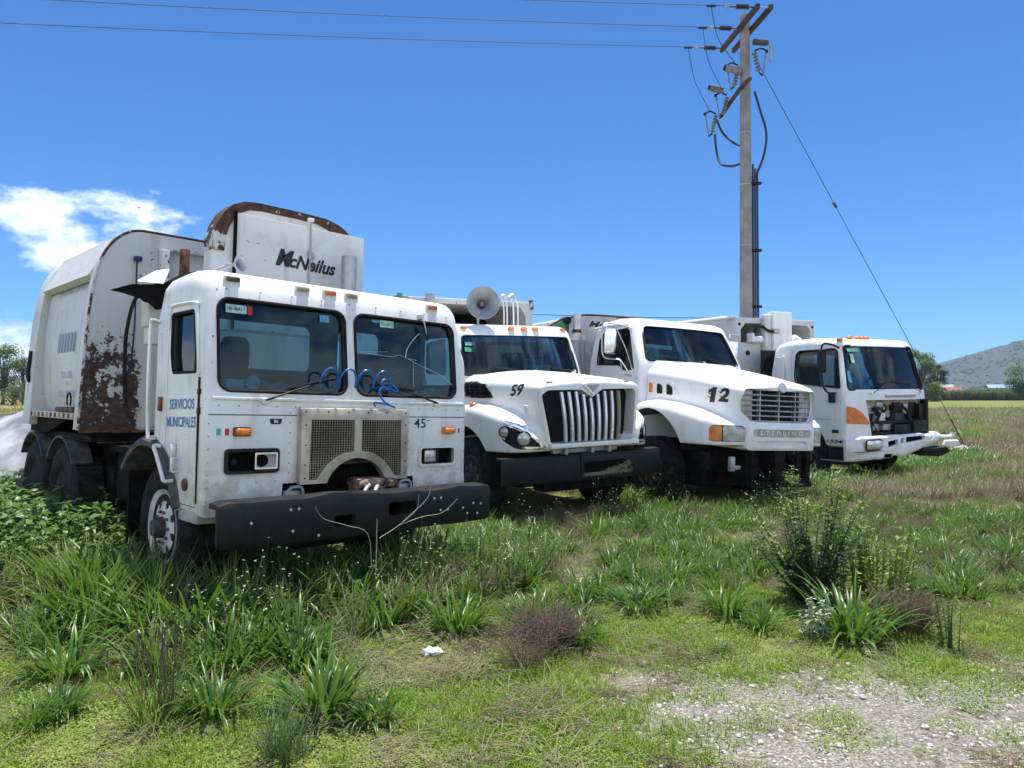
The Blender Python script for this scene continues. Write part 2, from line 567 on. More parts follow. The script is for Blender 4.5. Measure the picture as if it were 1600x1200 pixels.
M['hub'] = plain('greasy_hub', (0.06, 0.05, 0.045), 0.7, vary=0.3, scale=20)
M['galv'] = plain('galvanised_grey', (0.42, 0.43, 0.45), 0.5, 0.35, vary=0.12)
M['alu'] = plain('dull_aluminium', (0.60, 0.60, 0.60), 0.45, 0.7, vary=0.15)
M['rust'] = plain('rust', (0.16, 0.070, 0.035), 0.9, vary=0.4, scale=14, bump=0.4)
M['rim'] = plain('white_rim_paint', (0.62, 0.62, 0.62), 0.5, 0.1, vary=0.2)
M['brownrim'] = plain('dirty_brown_rim', (0.12, 0.085, 0.06), 0.8, vary=0.35, scale=12)
M['amber'] = plain('amber_lens', (0.85, 0.22, 0.015), 0.18, vary=0.15, scale=20, coat=0.6)
M['orange'] = plain('orange_lens_faded', (0.70, 0.17, 0.02), 0.25, vary=0.10, scale=8, coat=0.4)
M['redlens'] = plain('red_lens', (0.25, 0.03, 0.02), 0.3, vary=0.2)
M['lens'] = plain('clear_lens_cloudy', (0.62, 0.62, 0.60), 0.12, 0.35, vary=0.2, scale=12, coat=1.0)
M['lensgrey'] = plain('yellowed_lens', (0.42, 0.42, 0.40), 0.2, 0.15, vary=0.2, scale=8, coat=1.0)
M['glass'] = glass('windscreen_glass', (0.42, 0.64, 0.72), 0.03)
M['glassdark'] = glass('tinted_window', (0.30, 0.36, 0.38), 0.05)
M['seat'] = plain('grey_seat', (0.045, 0.045, 0.05), 0.8, vary=0.2)
M['tan'] = plain('tan_upholstery', (0.42, 0.37, 0.26), 0.8, vary=0.2)
M['inner'] = plain('cab_trim', (0.055, 0.058, 0.065), 0.75, vary=0.2)
M['dash'] = plain('dashboard', (0.42, 0.42, 0.30), 0.8, vary=0.35, scale=9)
M['bluehose'] = plain('blue_air_hose', (0.012, 0.13, 0.45), 0.35, vary=0.1)
M['blueletters'] = plain('blue_letters', (0.07, 0.21, 0.54), 0.5, vary=0.12)
M['fadedblue'] = plain('faded_blue_letters', (0.40, 0.46, 0.62), 0.6, vary=0.1)
M['blackletters'] = plain('black_letters', (0.010, 0.010, 0.011), 0.5)
M['greysign'] = plain('grey_letters', (0.55, 0.56, 0.58), 0.4, 0.3)
M['sticker'] = plain('mint_sticker', (0.45, 0.72, 0.62), 0.6, vary=0.12, scale=20)
M['stickerg'] = plain('green_sticker', (0.06, 0.40, 0.22), 0.6, vary=0.12)
M['stickerb'] = plain('blue_sticker', (0.10, 0.36, 0.55), 0.6, vary=0.2, scale=30)
M['red'] = plain('red_print', (0.45, 0.04, 0.04), 0.6)
M['paper'] = plain('paper_white', (0.80, 0.80, 0.78), 0.7, vary=0.05)
M['green'] = plain('green_paint', (0.05, 0.30, 0.15), 0.5, vary=0.15)
M['scratch'] = plain('crack_line', (0.65, 0.70, 0.70), 0.4)
M['wire'] = plain('dark_cable', (0.03, 0.03, 0.034), 0.6)
M['concrete'] = plain('pole_concrete', (0.30, 0.275, 0.26), 0.85, vary=0.12, scale=4, bump=0.2)
M['porcelain'] = plain('grey_porcelain', (0.20, 0.21, 0.23), 0.3, vary=0.15)
M['brownins'] = plain('dark_insulator', (0.07, 0.06, 0.065), 0.4)
M['brown'] = plain('brown_steel', (0.075, 0.055, 0.045), 0.7, vary=0.2)
# ================================================================ the ground and the far land
def spaced(lo, hi, step, far, ratio):
    a = []; x = lo
    while x <= hi: a.append(x); x += step
    s_ = step; x = a[-1]
    while x < far: s_ *= ratio; x += s_; a.append(x)
    return a
ys = spaced(1.5, 16, .11, 4500, 1.16); ys = [-900, -300, -90, -30, -10, -4, -1.5, 0, .8] + ys
xp = spaced(0, 11, .13, 3200, 1.22); xs = [-x for x in reversed(xp[1:])] + xp
gv_, gf_ = [], []
for y in ys:
    for x in xs: gv_.append((x, y, gz(x, y)))
nx = len(xs)
for j in range(len(ys) - 1):
    for i in range(nx - 1): a = j * nx + i; gf_.append((a, a + 1, a + 1 + nx, a + nx))
gm = bpy.data.meshes.new('ground'); gm.from_pydata(gv_, [], gf_); gm.update()


def ground_mat():
    t = NT('rough_pasture_ground'); co = t.co('Object'); x, y, z = t.xyz(co)
    n_big = t.noise(.55, 4, .5); n_mid = t.noise(3.2, 6, .62); n_fine = t.noise(24, 6, .65); n_dust = t.noise(90, 3, .6)
    soil = t.mix(t.ramp(n_fine, .3, .7), (.085, .062, .042), (.22, .175, .12))
    straw = t.mix(t.ramp(n_dust, .3, .7), (.20, .16, .085), (.40, .33, .19))
    c = t.mix(t.ramp(n_mid, .42, .62), soil, straw)
    moss = t.mix(t.ramp(n_fine, .35, .65), (.075, .105, .018), (.20, .235, .045))
    c = t.mix(t.math('MULTIPLY', t.ramp(t.math('ADD', t.math('MULTIPLY', n_big, .5), t.math('MULTIPLY', n_mid, .5)), .41, .53), .8), c, moss)
    # gravelly corner near the viewer, on the right
    gx = t.math('ADD', x, t.math('MULTIPLY', y, -.02))
    gf = t.math('MULTIPLY', t.ramp(t.math('ADD', gx, t.math('MULTIPLY', t.math('SUBTRACT', n_mid, .5), 1.2)), .1, .9), t.ramp(t.math('ADD', y, t.math('MULTIPLY', t.math('SUBTRACT', n_big, .5), 1.6)), 4.75, 4.0))
    gcol = t.mix(t.ramp(t.noise(70, 5, .6), .35, .65), (.12, .11, .095), (.34, .32, .285))
    c = t.mix(t.math('MULTIPLY', gf, t.ramp(t.math('ADD', t.math('MULTIPLY', n_fine, .5), t.math('MULTIPLY', n_mid, .5)), .36, .52)), c, gcol)
    # pasture further off, then a lusher strip
    fld = t.mix(t.ramp(t.noise(.22, 5, .6), .38, .62), (.22, .175, .13), (.17, .165, .085)); fld = t.mix(t.math('MULTIPLY', t.ramp(t.noise(2.5, 6, .7), .4, .7), .6), fld, (.09, .11, .035))
    c = t.mix(t.ramp(y, 13, 24), c, fld)
    lush = t.mix(t.ramp(t.noise(.05, 5, .6), .35, .65), (.14, .165, .040), (.20, .205, .06))
    c = t.mix(t.math('MULTIPLY', t.ramp(y, 62, 74), t.ramp(x, -30, 10)), c, lush)
    dry = t.mix(t.ramp(t.noise(.2, 4), .4, .6), (.30, .22, .10), (.18, .15, .06)); c = t.mix(t.math('MULTIPLY', t.ramp(y, 24, 40), t.ramp(x, 0, -14)), c, dry)
    t.set(Base_Color=c, Roughness=.95, Specular_IOR_Level=.15)
    t.bump(t.math('ADD', t.math('MULTIPLY', n_fine, .6), n_dust), .7, .02)
    return t.m
gm.materials.append(ground_mat()); gm.shade_smooth()
ground = bpy.data.objects.new('ground', gm); COL.objects.link(ground); ground['kind'] = 'structure'

# hill on the right
def hill_mat():
    t = NT('scrub_hillside'); n = t.noise(.018, 7, .66); b = t.noise(.055, 5, .7)
    c = t.mix(t.ramp(n, .40, .62), (.072, .074, .060), (.054, .066, .042)); c = t.mix(t.ramp(b, .52, .62), c, (.035, .048, .036))
    t.set(Base_Color=c, Roughness=1.0, Specular_IOR_Level=.1); return t.m
HV, HF = [], []
def ridge(x):
    """height of the crest along x, 1300 m away"""
    t = max(0.0, min(1.0, (x - 500) / 640.0))
    return 140 * t * t * (3 - 2 * t)
nxh, nyh = 130, 40
for j in range(nyh):
    for i in range(nxh):
        x = 300 + 1700 * i / (nxh - 1); tt = j / (nyh - 1); y = 700 + 1150 * tt
        prof_ = math.sin(min(1, tt / .62) * PI / 2) ** 1.25 if tt < .62 else math.cos((tt - .62) / .38 * PI / 2)
        h = ridge(x - 60) * prof_ + (noise.noise(Vector((x * .006, y * .006, 3))) * 12 + noise.noise(Vector((x * .02, y * .02, 7))) * 4) * prof_
        HV.append((x, y, h - 3))
for j in range(nyh - 1):
    for i in range(nxh - 1): a = j * nxh + i; HF.append((a, a + 1, a + 1 + nxh, a + nxh))
hm_ = bpy.data.meshes.new('hill'); hm_.from_pydata(HV, [], HF); hm_.materials.append(hill_mat()); hm_.shade_smooth()
hill = bpy.data.objects.new('hill', hm_); COL.objects.link(hill); hill['kind'] = 'structure'
hill_b = BVHTree.FromPolygons([Vector(v) for v in HV], HF)
# ================================================================ shared vehicle parts
def make_wheel(parent, u, v, w, r=0.52, width=0.28, side=-1, rim='rim', rr=0.30, holes=8, deep=0.0):
    """u is the outer face of the tyre; side -1 faces the left of the picture"""
    ax = (side, 0, 0)
    prof = [(rr, -0.035)] + [(rr, 0.004 - deep), (rr - 0.02, -0.004 - deep), (rr - 0.04, -0.022 - deep), (rr - 0.07, -0.026 - deep), (0.16, -0.008 - deep), (0.09, -0.004 - deep), (0.0, -0.004 - deep)]
    back = [(0.0, -0.16 - deep), (rr - 0.02, -0.16 - deep), (rr, -0.12)]
    m = MB().lathe(back + prof, (u, v, w), ax, 32).mesh()
    cut = MB()
    for k in range(holes):
        a = 2 * PI * (k + 0.4) / holes
        c = Vector((u, v + 0.185 * math.cos(a), w + 0.185 * math.sin(a)))
        cut.cyl(c - Vector(ax) * 0.12, c + Vector(ax) * 0.1, 0.033, n=12)
    if holes: m = boolean(m, [cut])
    wh = obj('wheel', m, M[rim], parent, 40)
    t = [(rr - 0.005, -0.02), (rr + 0.02, 0.0), (rr + 0.07, 0.016), (r - 0.09, 0.02), (r - 0.03, 0.004), (r - 0.006, -0.02), (r, -0.05), (r, -width + 0.05), (r - 0.006, -width + 0.02), (r - 0.05, -width), (rr, -width + 0.02), (rr - 0.005, -0.02)]
    ty = MB().lathe(t, (u, v, w), ax, 48)
    for k in range(60):                       # tread lugs
        a = 2 * PI * k / 60; q = Matrix.Translation((u - side * (width / 2), v, w)) @ Matrix.Rotation(a, 4, 'X')
        for s_ in (-1, 1):
            ty.box(s_ * 0.07 - 0.045, s_ * 0.07 + 0.045, -0.017, 0.017, r - 0.01, r + 0.012, q)
    obj('tyre', ty, M['tyre'], wh, 40)
    obj('hub', MB().lathe([(0, -.01 - deep), (.085, -.01 - deep), (.08, .045 - deep), (.06, .075 - deep), (0, .08 - deep)], (u, v, w), ax, 20), M['hub'], wh)
    nuts = MB()
    for k in range(10):
        a = 2 * PI * k / 10; c = Vector((u, v + 0.125 * math.cos(a), w + 0.125 * math.sin(a)))
        nuts.cyl(c - Vector(ax) * (0.03 + deep), c + Vector(ax) * (0.014 - deep), 0.013, n=6)
    obj('wheel_nuts', nuts, M['brownrim'], wh, 30, kind='stuff')
    return wh


def marker_light(parent, c, s=(0.055, 0.03, 0.022), mat='orange', base='white1', name='marker_light'):
    c = Vector(c)
    b = obj(name, MB().rbox(c.x - s[0] - 0.012, c.x + s[0] + 0.012, c.y - 0.006, c.y + 0.02, c.z - s[2] - 0.006, c.z + s[2] + 0.006, 0.005), M[base], parent)
    obj('lens', MB().rbox(c.x - s[0], c.x + s[0], c.y - s[1], c.y - 0.006, c.z - s[2], c.z + s[2], 0.012, 3), M[mat], b)
    return b


def wiper(parent, piv, tip, half, mat='black'):
    """arm from the pivot to its tip, blade across the tip"""
    piv, tip, half = Vector(piv), Vector(tip), Vector(half)
    b = obj('wiper', MB().tube([piv + Vector((0, -0.03, 0)), piv.lerp(tip, 0.3) + Vector((0, -0.035, 0)), tip + Vector((0, -0.02, 0))], [0.011, 0.007, 0.005], 6), M[mat], parent)
    bl = MB().tube([tip - half, tip, tip + half], 0.007, 6); bl.tube([tip - half + Vector((0, -0.01, 0.008)), tip + Vector((0, -0.022, 0.012)), tip + half + Vector((0, -0.01, 0.008))], 0.004, 5)
    obj('blade', bl, M['rubber'], b)
    obj('pivot', MB().rbox(piv.x - 0.025, piv.x + 0.025, piv.y - 0.035, piv.y + 0.02, piv.z - 0.03, piv.z + 0.015, 0.008), M['white1'] if mat == 'black' else M[mat], b)
    return b


def sticker(parent, c, w, h, v, mat='sticker', text=None, tmat='blackletters', name='window_sticker', tilt=0.0, lean=0.0):
    u0, w0 = c
    rot = Matrix.Translation((u0, v, w0)) @ Matrix.Rotation(-lean, 4, 'X') @ Matrix.Rotation(tilt, 4, 'Y')
    o = obj(name, MB().box(-w / 2, w / 2, -0.001, 0.001, -h / 2, h / 2, rot), M[mat], parent)
    if text:
        lettering('lettering', text, h * 0.62, M[tmat], o, rot @ Vector((0, -0.001, 0)), rot.to_3x3() @ Vector((1, 0, 0)), rot.to_3x3() @ Vector((0, 0, 1)), width=w * 0.86, off=0.002, bold=0.01)
    return o


def seat(parent, u, v, w, mat='seat', wd=0.48, h=0.72):
    s_ = obj('seat', MB().rbox(u - wd / 2, u + wd / 2, v - 0.46, v, w - 0.16, w, 0.05, 3), M[mat], parent)
    Mx = Matrix.Translation((u, v, w)) @ Matrix.Rotation(-0.15, 4, 'X')
    obj('backrest', MB().rbox(-wd / 2, wd / 2, -0.06, 0.08, -0.05, h, 0.05, 3, Mx), M[mat], s_)
    return s_


def steering_wheel(parent, u, v, w, r=0.22, tilt=0.6):
    q = Matrix.Translation((u, v, w)) @ Matrix.Rotation(-tilt, 4, 'X')
    o = obj('steering_wheel', MB().tube([q @ Vector((r * math.cos(2 * PI * k / 28), r * math.sin(2 * PI * k / 28), 0)) for k in range(28)], 0.016, 8, closed=True), M['plastic'], parent)
    sp = MB()
    for a in (0.3, 2.8, 4.7): sp.tube([q @ Vector((0, 0, -0.02)), q @ Vector((r * math.cos(a), r * math.sin(a), 0))], 0.012, 6)
    sp.cyl(q @ Vector((0, 0, -0.05)), q @ Vector((0, 0, 0.01)), 0.05, n=16); sp.cyl(q @ Vector((0, 0, -0.3)), q @ Vector((0, 0, -0.04)), 0.03)
    obj('spokes', sp, M['plastic'], o)
    return o


M['castrust'] = plain('rusty_casting', (.30, .20, .145), .85, vary=.45, scale=16, bump=.4)
M['archrubber'] = plain('dusty_rubber', (.085, .078, .085), .8, vary=.3, scale=10, bump=.2)
M['darkblue'] = plain('dark_blue_hose', (.012, .022, .09), .5)
# ================================================================ truck 1: flat-faced cab-over with packer body
t1 = thing('garbage_truck', 'nearest white flat-faced garbage truck with SERVICIOS MUNICIPALES on its door and number 45', 'garbage truck', (-1.297, 5.902, 0.0), (0, R(1.72), R(44.7)), 'garbage trucks parked in a row')

prof1 = [(0, .71), (0, .95), (0, 1.2), (0, 1.50), (.012, 1.60), (.045, 1.92), (.085, 2.24), (.10, 2.31), (.125, 2.375), (.17, 2.43), (.23, 2.465), (.31, 2.48), (.55, 2.49), (.80, 2.475), (.89, 2.44), (.945, 2.36), (.955, 2.1), (.955, 1.4), (.955, .71)]
def r1(v, w):
    if w > 2.22: return 0.15
    if v < 0.2: return 0.045 if w > .75 else .03
    return 0.03
shell = rprism(prof1, 1.2, r1).mesh(); shell_out = shell.copy()
cav = rprism([(.06, 1.06), (.06, 1.5), (.07, 1.62), (.14, 2.24), (.17, 2.34), (.24, 2.41), (.33, 2.43), (.8, 2.425), (.88, 2.38), (.90, 2.3), (.90, 1.06)], 1.145, lambda v, w: .05).mesh()
W1a = rrect(-1.095, -.07, 1.595, 2.25, .085); W1b = rrect(.03, 1.065, 1.595, 2.25, .085)
ws1 = lambda u, w: (w - 1.5) * 0.113 - 0.0
side_win = rpoly([(.15, 1.715), (.60, 1.715), (.645, 1.86), (.645, 2.165), (.23, 2.165)], .03)
cuts = [front(W1a, -.3, .4), front(W1b, -.3, .4), front(rrect(-.86, .12, 1.80, 2.2, .07), .7, 1.2), front(rrect(.38, .86, 1.80, 2.2, .07), .7, 1.2),
        sideways(side_win, -1.5, 1.5), front(rrect(-.46, .46, .7, 1.43, .02), -.3, .45), front([(-.62, .6), (.62, .6), (.60, .915), (-.60, .915)], -.3, .45),
        MB().cyl((-1.6, 1.06, .5), (1.6, 1.06, .5), .63, n=48)]
shell = boolean(boolean(shell, [cav]), cuts)
door_o = [(.10, .77), (.70, .77), (.70, 2.10), (.66, 2.215), (.20, 2.215), (.165, 2.18), (.10, 1.72)]
dr = sideways(rpoly(door_o, [.01, .01, .02, .06, .04, .03, .02]), -1.5, -1.05)
door1 = boolean(shell, [sideways(scaled(rpoly(door_o, [.01, .01, .02, .06, .04, .03, .02]), .005), -1.45, -1.06)], 'INTERSECT')
shell1 = boolean(shell, [dr]); line_cab(door1, shell_out)
# the two lamp openings in the front skin
hl = [rrect(-1.05, -.64, 1.0, 1.18, .03), rrect(.65, 1.06, .99, 1.17, .03)]
shell1 = boolean(shell1, [front(scaled(h, .012), -.2, .09) for h in hl])
line_cab(shell1, shell_out)
cab = obj('cab', shell1, M['white1'], t1, 30)
for h in hl: obj('lamp_recess', front(scaled(h, .005), .088, .10), M['void'], t1)
d_ = obj('door', door1, M['white1'], t1, 30, label='passenger door with blue SERVICIOS MUNICIPALES lettering')
obj('window', sideways(scaled(side_win, -.01), -1.165, -1.158), M['glass'], d_)
obj('window_divider', MB().box(-1.18, -1.162, .235, .25, 1.71, 2.165), M['plastic'], d_)
gk = MB().tube([(-1.195, v, w) for v, w in scaled(side_win, .004)], .012, 6, closed=True)
obj('window_seal', gk, M['rubber'], d_)
fr_ = MB().tube([(-1.205, v, w) for v, w in [(.10, 1.70), (.13, 1.95), (.175, 2.17), (.21, 2.215), (.60, 2.225), (.66, 2.19), (.685, 2.05)]], .014, 6)
obj('window_frame', fr_, M['white1'], d_)
hd = MB().rbox(-1.235, -1.20, .47, .52, 1.09, 1.20, .008); hd.rbox(-1.245, -1.225, .455, .475, .99, 1.10, .006); hd.tube([(-1.2, .43, 1.0), (-1.24, .43, 1.0), (-1.24, .43, 1.09), (-1.2, .43, 1.09)], .008, 6)
obj('handle', hd, M['bar'], d_)
obj('reflector', MB().lathe([(.0, 0), (.045, 0), (.045, .012), (.03, .018), (0, .018)], (-1.199, .285, .915), (-1, 0, 0), 20), M['rust'], d_)
lettering('lettering', 'SERVICIOS', .105, M['blueletters'], d_, (-1.2, .40, 1.485), (0, -1, 0.02), (0, 0, 1), width=.46, bold=.012)
lettering('lettering', 'MUNICIPALES', .105, M['blueletters'], d_, (-1.2, .405, 1.355), (0, -1, 0.02), (0, 0, 1), width=.54, bold=.012)
hinge = MB().tube([(-1.2, .085, .80), (-1.205, .085, 1.3), (-1.205, .085, 1.68)], .009, 6); hinge.rbox(-1.215, -1.18, .06, .10, 1.56, 1.60, .005); hinge.rbox(-1.215, -1.18, .06, .10, 1.42, 1.47, .005)
obj('hinge', hinge, M['plastic'], t1)
obj('step', MB().rbox(-1.2, -.95, .07, .40, .655, .755, .012), M['galv'], t1)
# windscreens
for poly in (W1a, W1b):
    g = obj('windshield', pane(scaled(poly, -.012), lambda u, w: ws1(u, w) + .03), M['glass'], t1)
    obj('rubber_seal', MB().tube([(u, ws1(u, w) - .004, w) for u, w in scaled(poly, -.004)], .012, 7, closed=True), M['rubber'], g)
cr = MB()          # a long forked crack in the pane on the right
def crack(pts, r=.0016):
    cr.tube([(u, ws1(u, w) + .016, w) for u, w in pts], r, 4)
crack([(.09, 1.945), (.28, 1.93), (.40, 1.925), (.47, 1.945), (.52, 1.93), (.565, 1.92), (.66, 1.91)]); crack([(.09, 1.95), (.3, 1.96), (.36, 1.965)], .001)
crack([(.565, 1.92), (.66, 1.88), (.78, 1.84), (.90, 1.80), (.97, 1.765), (1.05, 1.71)], .0022); crack([(.62, 1.895), (.618, 1.8), (.612, 1.68)]); crack([(.54, 1.93), (.56, 2.0), (.62, 2.08), (.70, 2.15)], .004)
obj('windshield_crack', cr, M['scratch'], t1)
wiper(t1, (-.77, 0, 1.53), (-.36, ws1(0, 1.66), 1.665), (.20, .008, .045))
wiper(t1, (.83, 0, 1.54), (.40, ws1(0, 1.66), 1.66), (-.20, .006, .02))
wiper(t1, (.70, .09, 2.30), (.74, ws1(0, 2.16) - .02, 2.15), (.015, -.01, -.06), 'alu')
sticker(t1, (-.955, 2.185), .155, .062, ws1(0, 2.185) + .020, 'sticker', 'HK-8643-7', name='registration_sticker', lean=.113)
sticker(t1, (-.853, 2.183), .035, .066, ws1(0, 2.183) + .018, 'red', lean=.113, name='sticker_edge')
sticker(t1, (-.235, 2.185), .085, .06, ws1(0, 2.185) + .02, 'stickerb', lean=.113)
sticker(t1, (.36, 2.20), .14, .06, ws1(0, 2.2) + .02, 'sticker', 'HK-8643', 'stickerg', lean=.113, name='registration_sticker'); sticker(t1, (.245, 2.215), .07, .025, ws1(0, 2.215) + .02, 'stickerb', lean=.113)
# cowl bead and seams
obj('cowl_lip', MB().rbox(-1.15, 1.15, -.016, .01, 1.525, 1.548, .006), M['white1'], t1)
obj('panel_seam', MB().box(-1.17, -.5, -.003, .004, 1.418, 1.424), M['void'], t1); obj('panel_seam', MB().box(.49, 1.17, -.003, .004, 1.415, 1.421), M['void'], t1)
rv = MB()
def rivet(u, w, v=0.0): rv.sphere((u, v, w), .0075, 8, 4, (1, .55, 1))
for k in range(16):
    u = -1.1 + k * .146
    rivet(u, 1.485)
    if abs(u) > .56: rivet(u, .935 + (.02 if u > 0 else 0))
for k in range(9): rivet(-1.03 + k * .255, 2.325, .098)
for k in range(7):
    for u in (-.555, .545): rivet(u, .99 + k * .075)
    rivet(-1.165, .82 + k * .09); rivet(1.165, .84 + k * .09)
obj('rivets', rv, M['galv'], t1, kind='stuff')
# roof marker lights: two amber, three bare sockets
for u, mt in ((-.98, 'brownrim'), (-.42, 'tan'), (-.18, 'orange'), (.02, 'tan'), (.86, 'orange')):
    marker_light(t1, (u, .125, 2.40), (.05, .028, .018), mt)
# horn loudspeaker
def horn(parent, c, axis, r, L, mat='galv', name='horn_loudspeaker'):
    axis = Vector(axis).normalized()
    pr = [(r * (.16 + .84 * (k / 10) ** 1.9), L * k / 10) for k in range(11)]
    outer = pr; inner = [(max(a - .006, .004), h + .004) for a, h in pr]
    h = obj(name, MB().lathe([(.0, 0)] + outer + [(r + .006, L - .003), (r + .006, L + .006), (r - .004, L + .006)] + inner[::-1][1:] + [(0, .006)], c, axis, 32), M[mat], parent)
    obj('driver', MB().lathe([(0, -.9 * r), (.30 * r, -.88 * r), (.36 * r, -.55 * r), (.36 * r, -.1 * r), (.2 * r, .02), (0, .02)], c, axis, 20), M[mat], h)
    p = Vector(c)
    obj('phase_plug', MB().lathe([(0, .02), (.13 * r, .02), (.16 * r, L * .55), (.10 * r, L * .62), (0, L * .62)], c, axis, 14), M['porcelain'], h)
    return h
h1 = horn(t1, (-.74, .72, 2.615), (.32, -.94, .02), .062, .12)
obj('bracket', MB().tube([(-.92, .75, 2.48), (-.86, .74, 2.55), (-.76, .74, 2.61)], .012, 6), M['galv'], h1)
obj('roof_vent', MB().sphere((-.98, .70, 2.475), .055, 12, 6, (1.1, 1, 1), True), M['white1'], t1)
# lamps
for i, h in enumerate(hl):
    ring = boolean(front(h, -.022, .012), [front(scaled(h, .022), -.1, .1)])
    b = obj('headlight_bezel', ring, M['plastic'] if i == 0 else M['bar'], t1, label='black headlight surround with an empty socket' if i == 0 else 'chrome headlight surround')
    u0 = h[10][0]
    if i == 0:
        L = rrect(-.835, -.66, 1.03, 1.15, .008)
        obj('lamp_frame', boolean(front(L, -.03, .02), [front(scaled(L, .012), -.1, .1)]), M['chrome'], b)
        obj('lamp_bowl', front(scaled(L, .012), .01, .02), M['galv'], b)
        obj('bulb_socket', MB().lathe([(0, 0), (.045, 0), (.045, .014), (.02, .02), (0, .02)], (-.765, .012, 1.09), (0, -1, 0), 20), M['void'], b)
        obj('bulb_socket', MB().lathe([(0, 0), (.03, 0), (.03, .02), (.022, .03), (0, .02)], (-.96, .07, 1.085), (0, -1, 0), 16), M['plastic'], b)
    else:
        L = rrect(.69, .855, 1.015, 1.145, .008)
        obj('lamp_frame', boolean(front(L, -.03, .02), [front(scaled(L, .012), -.1, .1)]), M['plastic'], b)
        obj('headlight', MB().rbox(.70, .845, -.012, .02, 1.025, 1.135, .012, 2), M['lens'], b)
for u in (-.93, .97):
    b = obj('turn_signal', MB().rbox(u - .065, u + .065, -.03, .004, 1.268, 1.334, .012, 2), M['rust'] if u < 0 else M['orange'], t1)
    obj('lens', MB().rbox(u - .056, u + .056, -.055, -.025, 1.275, 1.327, .018, 3), M['amber'], b)
# small marks on the front skin
def shield(u, w, s):
    f = MB().box(u - 1.5 * s, u - .5 * s, -.0025, .0, w - .8 * s, w + .8 * s); o = obj('flag_decal', f, M['stickerg'], t1)
    obj('band', MB().box(u - .5 * s, u + .5 * s, -.0025, .0, w - s, w + s), M['paper'], o); obj('band', MB().box(u + .5 * s, u + 1.5 * s, -.0025, .0, w - .8 * s, w + .8 * s), M['red'], o)
shield(-1.065, 1.30, .03); shield(1.08, 1.30, .024)
bd = obj('badge', front(rpoly([(-.72, 1.395), (-.62, 1.395), (-.63, 1.355), (-.71, 1.355)], .01), -.004, 0), M['blackletters'], t1)
lettering('lettering', '86', .035, M['paper'], bd, (-.67, -.004, 1.375), (1, 0, 0), (0, 0, 1), bold=.02)
lettering('number_decal', '45', .115, M['blackletters'], t1, (.665, -.001, 1.36), (1, 0, 0), (0, 0, 1), width=.125, bold=.004)
obj('paint_mark', MB().box(.735, .775, -.002, 0, 1.385, 1.392), M['blackletters'], t1)
# radiator grille: a steel plate with an arch, two mesh fields
gp = rprism([(-.07, .905), (-.07, 1.44), (-.055, 1.475), (-.01, 1.485), (-.01, .905)], .495, lambda v, w: .012, 3, 2).mesh()
def steps(sg):
    out = [(sg * .035, 1.39), (sg * .415, 1.39), (sg * .425, .935)]
    for k in range(7):
        ua = .36 - k * .05; wl_ = .80 + math.sqrt(max(.345 ** 2 - (ua - .03) ** 2, .0)); out += [(sg * (ua + (.05 if k else .065)), out[-1][1]) if k else (sg * ua, .935), (sg * ua, max(.935, wl_))] if ua > .03 else []
    out.append((sg * .035, out[-1][1]))
    return out
mesh_f = [steps(-1), steps(1)]
gp = boolean(gp, [front(f, -.2, .1) for f in mesh_f] + [MB().cyl((-.0, -.3, .80), (-.0, .2, .80), .29, n=40)], solver='EXACT')
gr = obj('grille', gp, M['steel'], t1, 30, label='brushed steel radiator grille plate with an arch cut in it')
bars = MB()
for f, sg in zip(mesh_f, (-1, 1)):
    def low_at(u):
        a = abs(u)
        return max(.935, .80 + math.sqrt(max(.345 ** 2 - (a - .03) ** 2, 0))) if a < .385 else .935
    for k in range(17):
        u = sg * (.045 + k * .0225); bars.box(u - .0013, u + .0013, -.052, -.047, low_at(u), 1.39)
    for k in range(24):
        w = .945 + k * .0188
        a = math.sqrt(max(.345 ** 2 - (w - .80) ** 2, 0)) + .03 if w < 1.14 else .035
        bars.box(min(sg * .42, sg * max(a, .035)), max(sg * .42, sg * max(a, .035)), -.056, -.052, w - .0012, w + .0012)
obj('mesh_screen', bars, M['steel'], gr, 0, kind='stuff')
gs = MB()
for u in (-.46, -.27, -.09, .09, .27, .46): gs.sphere((u, -.068, 1.452), .007, 8, 4)
for w in (1.35, 1.2, 1.05, .95): gs.sphere((-.46, -.07, w), .007, 8, 4); gs.sphere((.46, -.07, w), .007, 8, 4)
obj('screws', gs, M['plastic'], gr, kind='stuff')
core = MB().box(-.56, .56, .14, .2, .62, 1.45)
for k in range(50): core.box(-.55 + k * .022, -.545 + k * .022, .125, .14, .62, 1.42)
obj('radiator', core, M['chassis'], t1, 0)
eng = MB().rbox(.0, .28, -.14, .10, .86, .925, .025, 2); eng.rbox(.03, .24, -.12, .12, .76, .88, .02, 2); eng.cyl((-.04, -.13, .885), (.04, -.13, .885), .045, n=12); eng.cyl((.24, -.10, .89), (.35, -.09, .88), .035, n=12); eng.cyl((.1, -.16, .84), (.1, -.1, .84), .04, n=10); eng.cyl((.2, -.16, .83), (.2, -.1, .83), .03, n=10)
e_ = obj('pump', eng, M['castrust'], t1, label='rusty pump behind the black bumper')
obj('hose_stub', MB().tube([(.06, -.15, .88), (0, -.2, .86), (-.06, -.23, .80)], .016, 8), M['galv'], e_); obj('hose_stub', MB().tube([(.14, -.15, .87), (.09, -.2, .85), (.04, -.23, .79)], .016, 8), M['galv'], e_)
for u in (-.54, .46):
    br = MB(); 
    br.tube([(u - .05, -.06, .77), (u - .04, -.06, .87), (u + .02, -.06, .89), (u + .07, -.06, .87), (u + .08, -.06, .77)], .012, 6); br.rbox(u - .05, u + .07, -.04, .05, .77, .86, .01)
    obj('bumper_bracket', br, M['galv'], t1)
